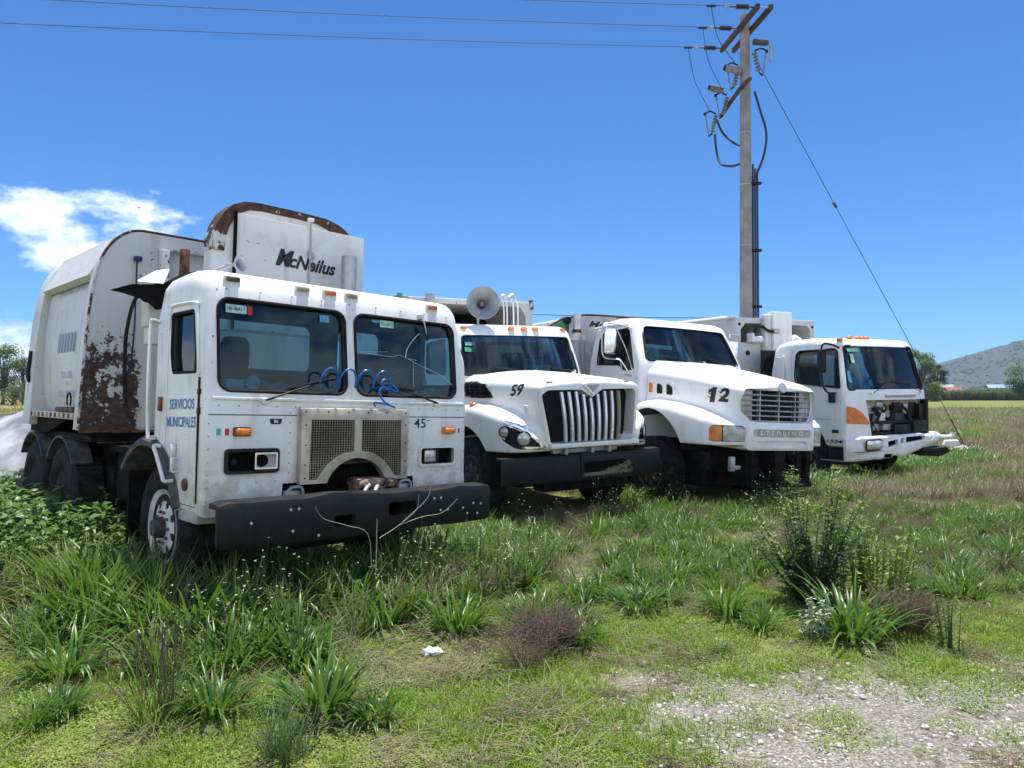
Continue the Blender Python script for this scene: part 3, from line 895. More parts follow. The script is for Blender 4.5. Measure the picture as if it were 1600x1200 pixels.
# bumper: heavy black channel, top lip battered
sec = []
N = 34
for k in range(N + 1):
    u = -1.215 + 2.43 * k / N
    dt = noise.noise(Vector((u * 3.1, 0, 7))) * .018 + (.03 * math.exp(-((u + .35) / .18) ** 2)) - .012 * math.exp(-((u - .55) / .2) ** 2)
    bow = .03 * (u / 1.2) ** 2
    e = max(0, (abs(u) - 1.13) / .085); er = .02 * e * e
    wt, wb = .845 + dt - er, .535 - dt * .3 + er * .7
    sec.append([(u, -.355 + bow + er, wb), (u, -.37 + bow + er, wb + .03), (u, -.372 + bow + er, wt - .04), (u, -.355 + bow + er, wt - .008), (u, -.33 + bow + er, wt), (u, -.20 + bow, wt + .004 - dt * .7), (u, -.20 + bow, wt - .03), (u, -.325 + bow + er, wt - .03), (u, -.335 + bow + er, wb + .02)])
bump1 = boolean(MB().loft(sec), [front(rrect(.10, .36, .66, .76, .02), -.5, -.1), front(rrect(-.38, -.20, .62, .70, .02), -.5, -.1)])
bp = obj('bumper', bump1, M['black'], t1, 40, label='heavy black steel bumper with a battered top lip')
bl = MB()
for u, w in ((-.72, .77), (-.66, .77), (-.70, .62), (-.50, .57), (.55, .76), (.62, .76), (.62, .66), (.70, .66), (.87, .66), (.92, .61), (.99, .69), (1.04, .60), (1.08, .68), (-1.0, .70)):
    bl.sphere((u, -.372 + .03 * (u / 1.2) ** 2, w), .011, 8, 5, (1, .5, 1))
obj('bolts', bl, M['alu'], bp, kind='stuff')
# front wheels, arch rubber, steps
make_wheel(t1, -1.08, 1.04, .505, .515, .28, -1, 'rim')
make_wheel(t1, 1.08, 1.04, .505, .515, .28, 1, 'rim')
for sg in (-1, 1):
    arch = [[(sg * uu, 1.05 + rr_ * math.cos(R(a)), .5 + rr_ * math.sin(R(a))) for uu, rr_ in ((1.235, .66), (1.235, .70), (1.20, .735), (.86, .735), (.86, .66))] for a in range(40, 164, 8)]
    a_ = obj('wheel_arch', MB().loft(arch), M['archrubber'], t1)
    if sg < 0: obj('grab_handle', MB().tube([(-1.23, .70, 1.17), (-1.28, .70, 1.17), (-1.285, .62, 1.1), (-1.285, .50, .97), (-1.28, .47, .93), (-1.22, .47, .93)], .014, 8), M['white2'], a_)
obj('grab_rail', MB().tube([(-1.2, .90, 2.12), (-1.25, .905, 2.13), (-1.26, .92, 2.08), (-1.26, .93, 1.6), (-1.25, .93, 1.26), (-1.245, .90, 1.22), (-1.2, .88, 1.22)], .014, 8), M['bar'], t1)
obj('side_marker', MB().rbox(-1.225, -1.195, .78, .83, 1.43, 1.54, .01), M['redlens'], t1)
mr = MB().tube([(1.19, .22, 2.08), (1.235, .15, 2.0), (1.25, .12, 1.86), (1.245, .12, 1.74)], .009, 6)
obj('mirror_arm', mr, M['white2'], t1)
# cab inside
obj('floor', MB().box(-1.12, 1.12, .1, .9, 1.03, 1.06), M['inner'], t1)
dsh = MB().rbox(-1.12, 1.12, .075, .34, 1.47, 1.61, .04, 3)
for k in range(26):
    random.seed(100 + k); u = random.uniform(-1.0, 1.0); s_ = random.uniform(.05, .15) * (1.25 if abs(u + .1) < .35 else .8)
    dsh.sphere((u, random.uniform(.15, .28), 1.61), s_, 9, 6, (1.4, .7, random.uniform(.35, .9)))
obj('dashboard', dsh, M['dash'], t1, 60, label='dusty dashboard heaped with rags and parts')
obj('engine_cover', MB().rbox(-.42, .45, .25, .9, 1.06, 1.62, .09, 3), M['tan'], t1)
for u in (-.78, .74): seat(t1, u, .80, 1.45, h=.55)
steering_wheel(t1, .72, .36, 1.66, .21, 1.0)
obj('cab_fan', MB().lathe([(0, 0), (.05, 0), (.055, .01), (0, .012)], (-.81, .10, 1.66), (0, -1, 0), 20), M['sticker'], t1)
obj('dash_radio', MB().rbox(-1.0, -.87, .11, .19, 1.61, 1.68, .015), M['paper'], t1)
ck = MB().rbox(-.80, -.62, .55, .75, 1.78, 2.0, .03); ck.lathe([(0, .0), (.10, .0), (.08, .03), (0, .035)], (-.71, .65, 2.0), (0, 0, 1), 16)
obj('cab_box', ck, M['seat'], t1)

# ---- chassis and rear wheels
ch = MB().rbox(-.45, -.36, .3, 6.6, .62, .90, .01); ch.rbox(.36, .45, .3, 6.6, .62, .90, .01)
for v in (.5, 1.4, 2.4, 3.4, 4.6, 5.8): ch.box(-.40, .40, v, v + .12, .66, .86)
ch.cyl((-1.0, 1.04, .5), (1.0, 1.04, .5), .07); ch.rbox(-.95, -.46, 1.75, 2.65, .55, 1.05, .06, 3); ch.rbox(.46, .95, 1.75, 2.65, .55, 1.05, .06, 3)
for v in (3.5, 4.65): ch.cyl((-.9, v, .52), (.9, v, .52), .09); ch.sphere((0, v, .52), .24)
ch.box(-1.12, -.7, 1.72, 1.75, .18, 1.0); ch.box(.7, 1.12, 1.72, 1.75, .18, 1.0); ch.rbox(-.7, .7, 2.9, 3.0, .3, 1.0, .02); ch.rbox(-.38, .38, .22, 1.9, .36, .98, .05); ch.box(-1.0, 1.0, 1.15, 2.72, 1.02, 1.08); ch.rbox(-.5, .5, 1.9, 2.7, .5, 1.0, .05)  # flaps, blocks and floor plate added to keep sunlit ground out of the underside
obj('chassis', ch, M['chassis'], t1)
for v in (3.5, 4.65):
    for sg in (-1, 1):
        make_wheel(t1, sg * 1.20, v, .52, .52, .27, sg, 'brownrim', deep=.10, holes=0)
        make_wheel(t1, sg * .88, v, .52, .52, .27, sg, 'brownrim', deep=.02, holes=0)

# ---- packer body
def body_paint():
    t = NT('weathered_white_body_with_rust'); u, v, w = t.xyz()
    nz = t.noise(9, 8, 0.68); big = t.noise(2.1, 3, 0.5); fine = t.noise(34, 5, 0.6)
    base = t.mix(t.ramp(t.noise(5, 6, .6, sc=(1, 1, .12)), .45, .75), (.62, .62, .61), (.47, .46, .44))
    onfront = t.ramp(v, 2.76, 2.74)
    reg = t.math('MULTIPLY', t.ramp(w, 2.6, 1.55), t.ramp(u, -.62, -.86))
    isl = t.math('MULTIPLY', t.math('MULTIPLY', t.ramp(u, -1.16, -1.12), t.ramp(u, -.88, -.98)), t.math('MULTIPLY', t.ramp(w, 1.42, 1.56), t.ramp(w, 1.86, 1.78)))
    reg = t.math('SUBTRACT', reg, t.math('MULTIPLY', isl, t.ramp(t.noise(7, 5, .65), .40, .60, .0, .75)))
    f = t.math('ADD', t.math('MULTIPLY', reg, .40), t.math('ADD', t.math('MULTIPLY', nz, .75), t.math('MULTIPLY', t.noise(11, 5, .6, sc=(1, 1, .14)), .34)))
    rust = t.math('MULTIPLY', t.ramp(t.math('ADD', f, t.math('MULTIPLY', t.math('SUBTRACT', fine, .5), .5)), .765, .85), onfront)
    up = t.math('MULTIPLY', t.math('MULTIPLY', t.ramp(w, 2.55, 2.7), t.ramp(w, 3.12, 3.0)), t.math('MULTIPLY', t.ramp(u, -.95, -.8), t.ramp(u, .3, .0)))
    up2 = t.math('MULTIPLY', t.ramp(u, -.58, -.48), up)
    blk = t.math('MULTIPLY', t.ramp(t.math('ADD', t.math('MULTIPLY', t.noise(17, 6, .7), .8), t.math('ADD', t.math('MULTIPLY', up, .10), t.math('MULTIPLY', up2, .16))), .57, .60), t.math('MULTIPLY', onfront, up))
    chip = t.ramp(fine, .70, .72)
    c = t.mix(t.math('MULTIPLY', chip, .7), base, (.20, .12, .08))
    rc = t.mix(t.ramp(t.noise(22, 5, .6), .3, .7), (.035, .020, .018), (.11, .066, .050))
    c = t.mix(rust, c, rc); c = t.mix(blk, c, (.022, .022, .035))
    t.set(Base_Color=c, Roughness=t.math('MAXIMUM', t.math('MULTIPLY', rust, .9), .42)); t.bump(t.noise(2, 2), .2, .02)
    return t.m
M['bulkhead'] = body_paint()


def rust_edge():
    t = NT('rust_eaten_white_rim'); n = t.noise(8, 8, .7); w = t.xyz()[2]
    f = t.math('ADD', n, t.math('MULTIPLY', t.ramp(w, 2.95, 3.25), .16))
    rc = t.mix(t.ramp(t.noise(18, 5, .6), .3, .7), (.030, .012, .009), (.11, .042, .025))
    t.set(Base_Color=t.mix(t.ramp(f, .49, .55), (.60, .58, .55), rc), Roughness=.8); t.bump(t.noise(30, 4), .3)
    return t.m
M['rustedge'] = rust_edge()
arch_l = [(-1.28, 1.22), (-1.262, 1.65), (-1.24, 2.14), (-1.215, 2.45), (-1.18, 2.70), (-1.14, 2.86), (-1.08, 2.99), (-.99, 3.10), (-.90, 3.165), (-.80, 3.195), (-.6, 3.20)]
arch_f = arch_l + [(-a, b) for a, b in reversed(arch_l)]
pk = thing_part = obj('packer_body', boolean(front(arch_f, 2.70, 2.86), [front([(-.52, 2.66), (.6, 2.62), (.6, 3.06), (-.52, 3.04)], 2.5, 2.80)]), M['bulkhead'], t1, 30, label='weathered white packer body, its front wall eaten by rust')
obj('edge_rim', MB().tube([(a, 2.70, b) for a, b in arch_f], .013, 6), M['rustedge'], pk)
wall_l = [(-.9, 1.28), (-1.04, 1.31), (-1.115, 1.40), (-1.15, 1.6), (-1.165, 1.9), (-1.155, 2.3), (-1.12, 2.62), (-1.03, 2.90), (-.86, 3.05), (-.5, 3.08)]
wall_f = wall_l + [(-a, b) for a, b in reversed(wall_l)]
obj('side_wall', front(wall_f, 2.84, 4.62), M['body_grey'], pk, 30)
rear = [(a * 1.0, b if b < 2 else b - .02) for a, b in arch_f]
fl = boolean(front(rear, 4.60, 4.98), [front([(a * .93, b - .03 if b > 2 else b - .2) for a, b in wall_f], 4.5, 4.72)])
obj('rear_frame', front(rear, 4.62, 4.95), M['body_grey'], pk, 30)
for v0 in (2.86, ):
    for sg in (-1, 1):
        obj('roof_gutter', MB().prism([(sg * 1.20, 2.86, 2.72), (sg * 1.0, 2.86, 3.11), (sg * .93, 2.86, 3.11), (sg * 1.12, 2.86, 2.69)], (0, 1.78, 0)), M['body_grey'], pk)
obj('hopper_rear', MB().rbox(-.92, .92, 4.95, 6.3, 1.0, 2.8, .12, 3), M['body_grey'], pk)
plt = obj('side_step', MB().rbox(-1.26, -.95, 2.86, 4.95, 1.31, 1.375, .006), M['body_grey'], pk)
for k in range(12):
    v = 2.90 + k * .168; obj('reflective_band', MB().box(-1.263, -1.258, v, v + .085, 1.318, 1.367), M['rust'] if k % 3 else M['redlens'], plt)
sk = MB().prism([(-1.20, 3.4, 1.31), (-1.20, 4.9, 1.31), (-1.20, 4.9, 1.14), (-1.20, 4.2, 1.14)], (.03, 0, 0)); sk.box(-1.2, 1.2, 4.6, 4.7, 1.12, 1.3)
obj('step_skirt', sk, M['chassis'], pk)
for v in (3.5, 4.65):
    fdr = [[(uu, v + .60 * math.cos(R(a)), .54 + .60 * math.sin(R(a))) for uu in (-1.24, -1.05)] + [(uu, v + .575 * math.cos(R(a)), .54 + .575 * math.sin(R(a))) for uu in (-1.05, -1.24)] for a in range(35, 146, 10)]
    obj('mudguard', MB().loft(fdr), M['archrubber'], pk)
obj('underside', MB().box(-1.15, 1.15, 2.75, 4.9, 1.10, 1.16), M['chassis'], pk)
obj('latch_bar', MB().tube([(-1.255, 4.78, 2.05), (-1.265, 4.78, 1.92), (-1.27, 4.80, 1.83), (-1.275, 4.76, 1.74), (-1.255, 4.78, 1.70)], .022, 6), M['plastic'], pk)
for dv in (4.70, 4.82): obj('hydraulic_line', MB().tube([(-1.255, dv, 1.68), (-1.26, dv, 1.38)], .012, 6), M['alu'], pk)
obj('step_toolbox', MB().rbox(-1.28, -1.12, 2.9, 3.55, 1.378, 1.43, .015), M['brownrim'], pk)
obj('hose_loop', MB().tube([(-1.2, 3.0, 1.38), (-1.22, 3.0, 1.55), (-1.21, 2.98, 1.75), (-1.2, 2.90, 1.82), (-1.18, 2.88, 1.78)], .012, 6), M['rubber'], pk)
obj('hose_loop', MB().tube([(-1.24, 3.2 + .07 * math.cos(a), 1.50 + .07 * math.sin(a)) for a in [x * .4 for x in range(-2, 11)]], .008, 6), M['rubber'], pk)
# ghosted lettering on the side wall
swb = BVHTree.FromPolygons([Vector((p[0], v, p[1])) for v in (2.84, 4.62) for p in wall_f], [tuple([i, i + 1, i + 1 + len(wall_f), i + len(wall_f)]) for i in range(len(wall_f) - 1)])
for body_, w, wid, s_ in (('EDO. DEL', 1.76, .42, .10), ('Y', 1.665, .05, .09), ('S.T.L. INTERLIS', 1.56, .70, .10)):
    lettering('faded_lettering', body_, s_, M['fadedblue'], pk, (-1.2, 3.65, w), (0, -1, 0), (0, 0, 1), width=wid, bvh=swb, off=.004)
for k in range(6):
    v = 4.0 - k * .11; obj('faded_stripe', MB().prism([(-1.172, v, 2.0), (-1.172, v - .05, 2.0), (-1.172, v - .10, 2.2), (-1.172, v - .05, 2.2)], (-.004, 0, 0)), M['fadedblue'], pk)
lettering('faded_lettering', 'MUNICIPIO', .12, M['fadedblue'], pk, (-1.1, 3.75, 2.66), (0, -1, 0), (.25, 0, 1), width=1.0, bvh=swb, off=.004)
# front-wall fittings
obj('wall_channel', MB().rbox(-.62, -.54, 2.60, 2.70, 1.25, 3.03, .01), M['bulkhead'], pk)
obj('weld_seam', MB().tube([(-1.18, 2.695, 2.05), (-1.165, 2.695, 1.75), (-1.14, 2.695, 1.52), (-1.08, 2.695, 1.36), (-.98, 2.695, 1.28), (-.88, 2.695, 1.255), (-.65, 2.695, 1.25)], .006, 6), M['bulkhead'], pk)
obj('bottom_angle', MB().box(-1.27, -.6, 2.66, 2.72, 1.195, 1.22), M['rust'], pk)
obj('air_hose', MB().tube([(-.83, 2.66, 2.90), (-.835, 2.64, 2.6), (-.84, 2.63, 2.2), (-.85, 2.64, 1.95), (-.86, 2.65, 1.75)], .009, 6), M['darkblue'], pk)
obj('air_hose', MB().tube([(-.52, 1.9, 2.55), (-.80, 2.1, 2.58), (-.90, 2.4, 2.50), (-.93, 2.55, 2.2), (-.93, 2.58, 1.9), (-.91, 2.6, 1.6), (-.90, 2.6, 1.45)], .017, 6), M['rubber'], pk)
obj('hose_end', MB().rbox(-.86, -.79, 2.62, 2.68, 2.88, 2.93, .01), M['darkblue'], pk)
# the raised box above the cab, arch behind, flat panel in front
ab = [(-.47, 2.2), (-.47, 2.92), (-.455, 3.08), (-.42, 3.20), (-.36, 3.31), (-.28, 3.39), (-.17, 3.44), (-.03, 3.455), (.4, 3.455), (.70, 3.445), (.84, 3.41), (.94, 3.36), (1.00, 3.30), (1.0, 2.2)]
hb = obj('hopper_box', front(ab, 1.76, 1.93), M['white1'], pk, 30, label='raised hopper box behind the cab')
ring = boolean(front(scaled([p for p in ab], -.012), 1.735, 1.94), [front([(a * 1, b - .02) for a, b in scaled(ab, .15)], 1.6, 2.2), MB().box(-1.5, 1.5, 1.5, 2.2, 1.9, 2.94)])
obj('rusted_arch', ring, M['rustedge'], hb, 30)
def scuffed():
    t = NT('scuffed_white_panel')
    n = t.noise(11, 6, .68, sc=(.6, 1, 1.3)); s2 = t.noise(3.0, 4, .6)
    c = t.mix(t.ramp(s2, .45, .72), (.66, .66, .64), (.52, .51, .48))
    c = t.mix(t.ramp(n, .665, .69), c, (.055, .035, .03)); c = t.mix(t.math('MULTIPLY', t.ramp(t.noise(5, 5, .6, sc=(1, 1, .1)), .6, .7), .35), c, (.30, .22, .15))
    t.set(Base_Color=c, Roughness=.48); t.bump(t.noise(1.5, 2), .3, .03); return t.m
M['scuffed'] = scuffed()
pn = obj('front_panel', MB().rbox(-.26, 1.14, 1.68, 1.735, 2.2, 3.31, .006), M['scuffed'], pk)
obj('panel_gap', MB().box(-.27, -.262, 1.69, 1.75, 2.2, 3.33), M['void'], pn)
lettering('lettering', 'McNeilus', .185, M['blackletters'], pn, (.455, 1.68, 2.925), (1, 0, -.035), (0, 0, 1), width=.67, bold=.035, shear=.35)
lettering('lettering', 'M', .21, M['blackletters'], pn, (.205, 1.678, 2.945), (1, 0, -.035), (0, 0, 1), width=.20, bold=.07, shear=.35)
obj('cable', MB().tube([(.49, 1.66, 3.38), (.495, 1.66, 3.2), (.50, 1.66, 3.02), (.49, 1.66, 2.9), (.495, 1.66, 2.5)], .010, 6), M['galv'], pn)
obj('cable_clip', MB().rbox(.46, .52, 1.64, 1.69, 3.36, 3.40, .01), M['paper'], pn); obj('cable_clip', MB().rbox(.47, .53, 1.64, 1.69, 2.98, 3.06, .01), M['galv'], pn)
st = MB().cyl((.82, 1.45, 1.6), (.82, 1.45, 3.06), .078, n=24, cap=True)
obj('exhaust_stack', boolean(st, [MB().cyl((.82, 1.45, 2.6), (.82, 1.45, 3.3), .07, n=24), MB().box(.6, 1.1, 1.2, 1.7, 3.03, 3.3, Matrix.Translation((0, 0, 0)))]), M['galv'], t1, 50)
ex = MB().tube([(-.47, 1.7, 2.7), (-.6, 1.9, 2.62), (-.62, 2.3, 2.45)], .04, 8)
obj('bracket', MB().prism([(-.62, 1.74, 2.45), (-.47, 1.74, 2.75), (-.47, 1.74, 2.45)], (0, .3, 0)), M['white1'], pk)
# torn black sheet sticking out behind the cab roof
def warped_sheet(name, outline, mat, parent, th=.012):
    o = MB().prism(outline, (0, th, 0)); return obj(name, o, M[mat], parent, 0)
sheet = [(-1.40, 1.30, 2.40), (-1.30, 1.27, 2.445), (-1.15, 1.25, 2.46), (-1.0, 1.2, 2.505), (-.86, 1.2, 2.60), (-.70, 1.22, 2.63), (-.66, 1.22, 2.5), (-.9, 1.2, 2.42), (-1.02, 1.18, 2.30), (-1.08, 1.2, 2.26), (-1.18, 1.24, 2.35), (-1.3, 1.28, 2.385)]
obj('torn_sheet', MB().prism(sheet, (.03, .30, .02)), M['void'], t1, 0, label='torn black sheet sticking out behind the cab roof')
obj('sheet_scrap', MB().prism([(-1.27, 1.22, 2.465), (-1.08, 1.2, 2.47), (-1.02, 1.25, 2.60), (-1.12, 1.27, 2.57)], (0, .012, .01)), M['paper'], t1, 0)
obj('rusty_post', MB().rbox(-.86, -.79, 1.42, 1.48, 2.2, 2.83, .006), M['rust'], t1)
bx_ = MB().rbox(-1.12, -1.02, 1.42, 1.6, 2.13, 2.36, .02); bx_.rbox(-1.10, -.98, 1.40, 1.58, 1.98, 2.14, .02)
obj('air_cleaner_duct', bx_, M['body_grey'], t1)
# blue coiled air hose over the wipers: rests on the truck
bh = []
def hw(u, w, d=-.04): return (u, ws1(u, w) + d, w)
for k in range(4):
    u0 = -.335 + k * .163
    for j in range(9):
        a = PI - PI * j / 8; bh.append(hw(u0 + .081 + .078 * math.cos(a), 1.675 + .115 * math.sin(a), -.05 - .05 * math.sin(a)))
    if k < 3: bh.append(hw(u0 + .163, 1.652, -.035))
bh += [hw(.33, 1.66), hw(.29, 1.645), hw(.25, 1.665), hw(.245, 1.70), hw(.275, 1.725), hw(.315, 1.71), hw(.345, 1.685), hw(.40, 1.64), hw(.385, 1.628), hw(.32, 1.655), hw(.25, 1.66), hw(.215, 1.625, -.045), hw(.225, 1.575, -.05), hw(.27, 1.53, -.055), hw(.34, 1.495, -.075), hw(.28, 1.515, -.075), hw(.20, 1.53, -.075), hw(.14, 1.53, -.075), hw(.15, 1.50, -.075)]
hose = obj('coiled_air_hose', MB().tube(bh, .0085, 7), M['bluehose'], None)
hose.location = t1.location; hose.rotation_euler = t1.rotation_euler
tag(hose, 'bright blue coiled air hose draped over the wipers of the nearest truck', 'air hose')
# ================================================================ hood builder for the two bonneted trucks
def sec_hood(v, ht, hb, wc, we, wb, r=.09):
    """cross-section of a hood: crowned top, rounded shoulders"""
    pts = [(-hb, wb)]
    n = 5
    for k in range(n + 1):
        a = PI - (PI / 2) * k / n; pts.append((-ht + r + r * math.cos(a), we - r + r * math.sin(a)))
    for k in range(1, 6):
        t = k / 6; pts.append((-(ht - r) * (1 - t), we + (wc - we) * math.sin(t * PI / 2)))
    pts.append((0, wc))
    full = pts + [(-a, b) for a, b in reversed(pts[:-1])]
    return [(a, v, b) for a, b in full]


def sec_fender(v, ui, uo, wt, wb, r=.11, sg=-1):
    pts = [(ui, wb), (ui, wt)]
    for k in range(6):
        a = PI / 2 - PI / 2 * k / 5; pts.append((uo - r + r * math.cos(a), wt - r + r * math.sin(a)))
    pts.append((uo, wb))
    return [(sg * a, v, b) for a, b in pts]


def taper(me, w0, k, c=0.0, v1=9.0):
    """lean the sides of a cab in above w0 and bow its front by c * u^2"""
    def f(p):
        u = p.x * (1 - k * max(0, p.z - w0)); t = max(0.0, min(1.0, (v1 - p.y) / .5))
        return Vector((u, p.y + c * u * u * t, p.z))
    return warp(me, f)


# ================================================================ truck 2: bonneted, tall chrome bars, number 59
t2 = thing('garbage_truck', 'white bonneted truck numbered 59 with vertical chrome grille bars and round headlights', 'garbage truck', (.983, 9.369, .02), (0, R(-1.2), R(30.2)), 'garbage trucks parked in a row')
hm = MB().loft([sec_hood(*a) for a in ((-.10, .755, .665, 1.735, 1.70, .925, .07), (.02, .80, .72, 1.77, 1.73, .925, .10), (.4, .87, .82, 1.825, 1.775, .93, .12), (.9, .94, .92, 1.88, 1.81, .95, .14), (1.5, 1.0, 1.0, 1.92, 1.84, .95, .14))])
fm = []
for sg in (-1, 1):
    m = MB().loft([sec_fender(v, .4, uo, wt, wb, r, sg) for v, uo, wt, wb, r in ((-.06, .76, 1.10, .90, .05), (.02, .93, 1.20, .885, .08), (.14, 1.05, 1.28, .88, .10), (.32, 1.13, 1.35, .88, .12), (.60, 1.19, 1.42, .88, .13), (.95, 1.22, 1.47, .9, .13), (1.30, 1.20, 1.45, .9, .13), (1.60, 1.15, 1.38, .9, .12))])
    fm.append(m.mesh())
hood = boolean(hm.mesh(), fm, 'UNION')
hood = soften(hood, .017, 9)
hood_full = hood.copy(); b2 = bvh_of(hood_full)
gap_poly = [(-.63, .985), (.63, .985), (.70, 1.58), (.66, 1.635), (.16, 1.635), (.0, 1.535), (-.16, 1.635), (-.66, 1.635), (-.745, 1.58)]
arch2 = MB().cyl((-1.6, 1.10, .53), (1.6, 1.10, .53), .66, n=48)
dxy = Vector((.55, .84, 0)).normalized()
def hl_prism(pts, sg, shrink=0.0, d0=-.6, d1=.9):
    """headlight outline given on an oblique plane through the fender corner, pts in (s, w), s outwards"""
    if shrink: pts = scaled(pts, shrink)
    o = Vector((sg * .92, .12, 0)); e = Vector((sg * .80, .60, 0)).normalized(); n = Vector((sg * .60, -.80, 0)).normalized()
    base = [o + e * s_ + Vector((0, 0, w)) for s_, w in pts]
    return MB().prism([p + n * d1 for p in base], n * (d0 - d1))
hlp = rpoly([(-.34, .905), (.06, .93), (.34, 1.10), (.56, 1.295), (.22, 1.285), (-.02, 1.22), (-.20, 1.08)], .05)
hoodc = boolean(hood, [front(rpoly(gap_poly, .03), -.5, .14), arch2, MB().box(-.55, .55, .3, 2.0, .5, 1.55)] + [hl_prism(hlp, sg, 0, .0, .6) for sg in (-1, 1)])
ventp = rpoly([(1.50, 1.755), (1.50, 1.66), (1.42, 1.575), (1.28, 1.545), (.80, 1.545), (.86, 1.63), (1.0, 1.71), (1.2, 1.76)], .03)
hoodc = boolean(hoodc, [sideways(ventp, -1.4, -.86)])
hd2 = obj('hood', hoodc, M['white2'], t2, 40)
vt = obj('side_vent', boolean(hood_full, [sideways(scaled(ventp, -.01), -1.4, -.87), MB().box(-2, -.5, -1, 3, 1, 2, Matrix.Translation((.022, 0, 0)))], 'INTERSECT'), M['plastic'], hd2)
sl = MB()
for k in range(4): sl.box(-1.02, -.93, .86 + k * .03, 1.48, 1.575 + k * .045, 1.585 + k * .045)
for k in range(4): sl.box(-1.02, -.93, .98 + k * .14, .99 + k * .14, 1.56, 1.73)
obj('vent_slats', sl, M['black'], vt, 0)
obj('marker_light', MB().sphere((-1.13, .97, 1.455), .05, 12, 6, (1, 1.3, .8), True), M['amber'], hd2)
obj('marker_light', MB().sphere((1.13, .97, 1.455), .05, 12, 6, (1, 1.3, .8), True), M['amber'], hd2)
for sg in (-1, 1):
    shell_ = boolean(hood_full, [hl_prism(hlp, sg, .004, .0, .6)], 'INTERSECT')
    inner = rpoly([(-.26, .95), (.05, .965), (.22, 1.05), (.40, 1.20), (.24, 1.225), (.06, 1.175), (-.10, 1.10), (-.2, 1.02)], .04)
    hb_ = boolean(shell_, [hl_prism(inner, sg, 0, -.02, .6)])
    h_ = obj('headlight', hb_, M['chrome'], t2, 40, label='chrome-rimmed wraparound headlight')
    warp_ = boolean(hood_full, [hl_prism(inner, sg, -.004, .0, .6)], 'INTERSECT')
    n_ = Vector((sg * .60, -.80, 0)).normalized()
    warp(warp_, lambda p: p - n_ * .018)
    obj('housing', warp_, M['plastic'], h_, 40)
    e_ = Vector((sg * .80, .60, 0)).normalized(); o_ = Vector((sg * .92, .12, 0))
    for s_, w, r_, mt in ((-.045, 1.055, .082, 'lens'), (.20, 1.135, .062, 'lensgrey')):
        q = o_ + e_ * s_ + Vector((0, 0, w)); hit = b2.ray_cast(q + n_ * .6, -n_, 2.0)
        if hit[0] is None: continue
        c = hit[0] - n_ * .05
        obj('lamp', MB().lathe([(0, .01), (r_, .01), (r_, .045), (r_ * .8, .056), (r_ * .4, .064), (0, .066)], c, n_, 24), M[mt], h_)
        obj('lamp_ring', MB().lathe([(r_, 0), (r_ * 1.14, 0), (r_ * 1.14, .062), (r_ * 1.02, .062), (r_, .03)], c, n_, 24), M['black'] if mt == 'lens' else M['plastic'], h_)
lettering('number_decal', '59', .19, M['blackletters'], hd2, (-1.0, .335, 1.635), (0, -1, .06), (0, 0, 1), width=.25, bvh=b2, bold=.03, shear=.28)
# grille
rad = MB().box(-.72, .72, .10, .13, .95, 1.66)
for k in range(56): rad.box(-.70, .70, .088, .10, .96 + k * .0122, .963 + k * .0122)
g2 = obj('grille', rad, M['plastic'], t2, 0)
for k in range(9):
    ut = -.455 + k * .11; ub = -.42 + k * .1; top = 1.61 if abs(k - 4) > 1 else (1.575 if k != 4 else 1.53)
    pth = []
    for j in range(7):
        t = j / 6; pth.append((ut * (1 - t) + ub * t, -.085 - .025 * math.sin(t * PI) - .03 * t, top * (1 - t) + .995 * t))
    bar = MB()
    bar.loft([[(p[0] - .019, p[1] + .02, p[2]), (p[0] - .019, p[1] - .012, p[2]), (p[0], p[1] - .026, p[2]), (p[0] + .019, p[1] - .012, p[2]), (p[0] + .019, p[1] + .02, p[2])] for p in pth])
    obj('grille_bar', bar, M['bar'], g2, 20)
obj('grille_emblem', front(rpoly([(-.155, 1.70), (-.07, 1.715), (.07, 1.715), (.155, 1.70), (.0, 1.555)], .012), -.125, -.06), M['white2'], t2, 20)
obj('emblem_plate', front([(-.10, 1.695), (.10, 1.695), (.0, 1.60)], -.132, -.124), M['galv'], t2, 20)
lp = MB().rbox(-.66, .70, -.16, -.04, .925, .985, .012); obj('grille_sill', lp, M['white2'], t2)
nk = MB()
for u in (-.6, -.26, .26, .6): nk.rbox(u - .045, u + .045, -.06, -.02, 1.725, 1.745, .006)
obj('hood_clips', nk, M['galv'], hd2, kind='stuff')
obj('hood_latch', MB().rbox(-.905, -.86, .02, .08, 1.34, 1.46, .012), M['white2'], hd2)
tw = MB()
random.seed(4)
for k in range(70):
    u = random.uniform(.42, .66); tw.tube([(u, -.10, .985), (u + random.uniform(-.05, .05), -.11, 1.02), (u + random.uniform(-.09, .09), -.13 - random.random() * .03, random.uniform(1.0, 1.09))], .0018, 3)
obj('dry_grass_tuft', tw, None, g2, 0, kind='stuff'); straw_users = [bpy.data.objects[g2.children[-1].name]]
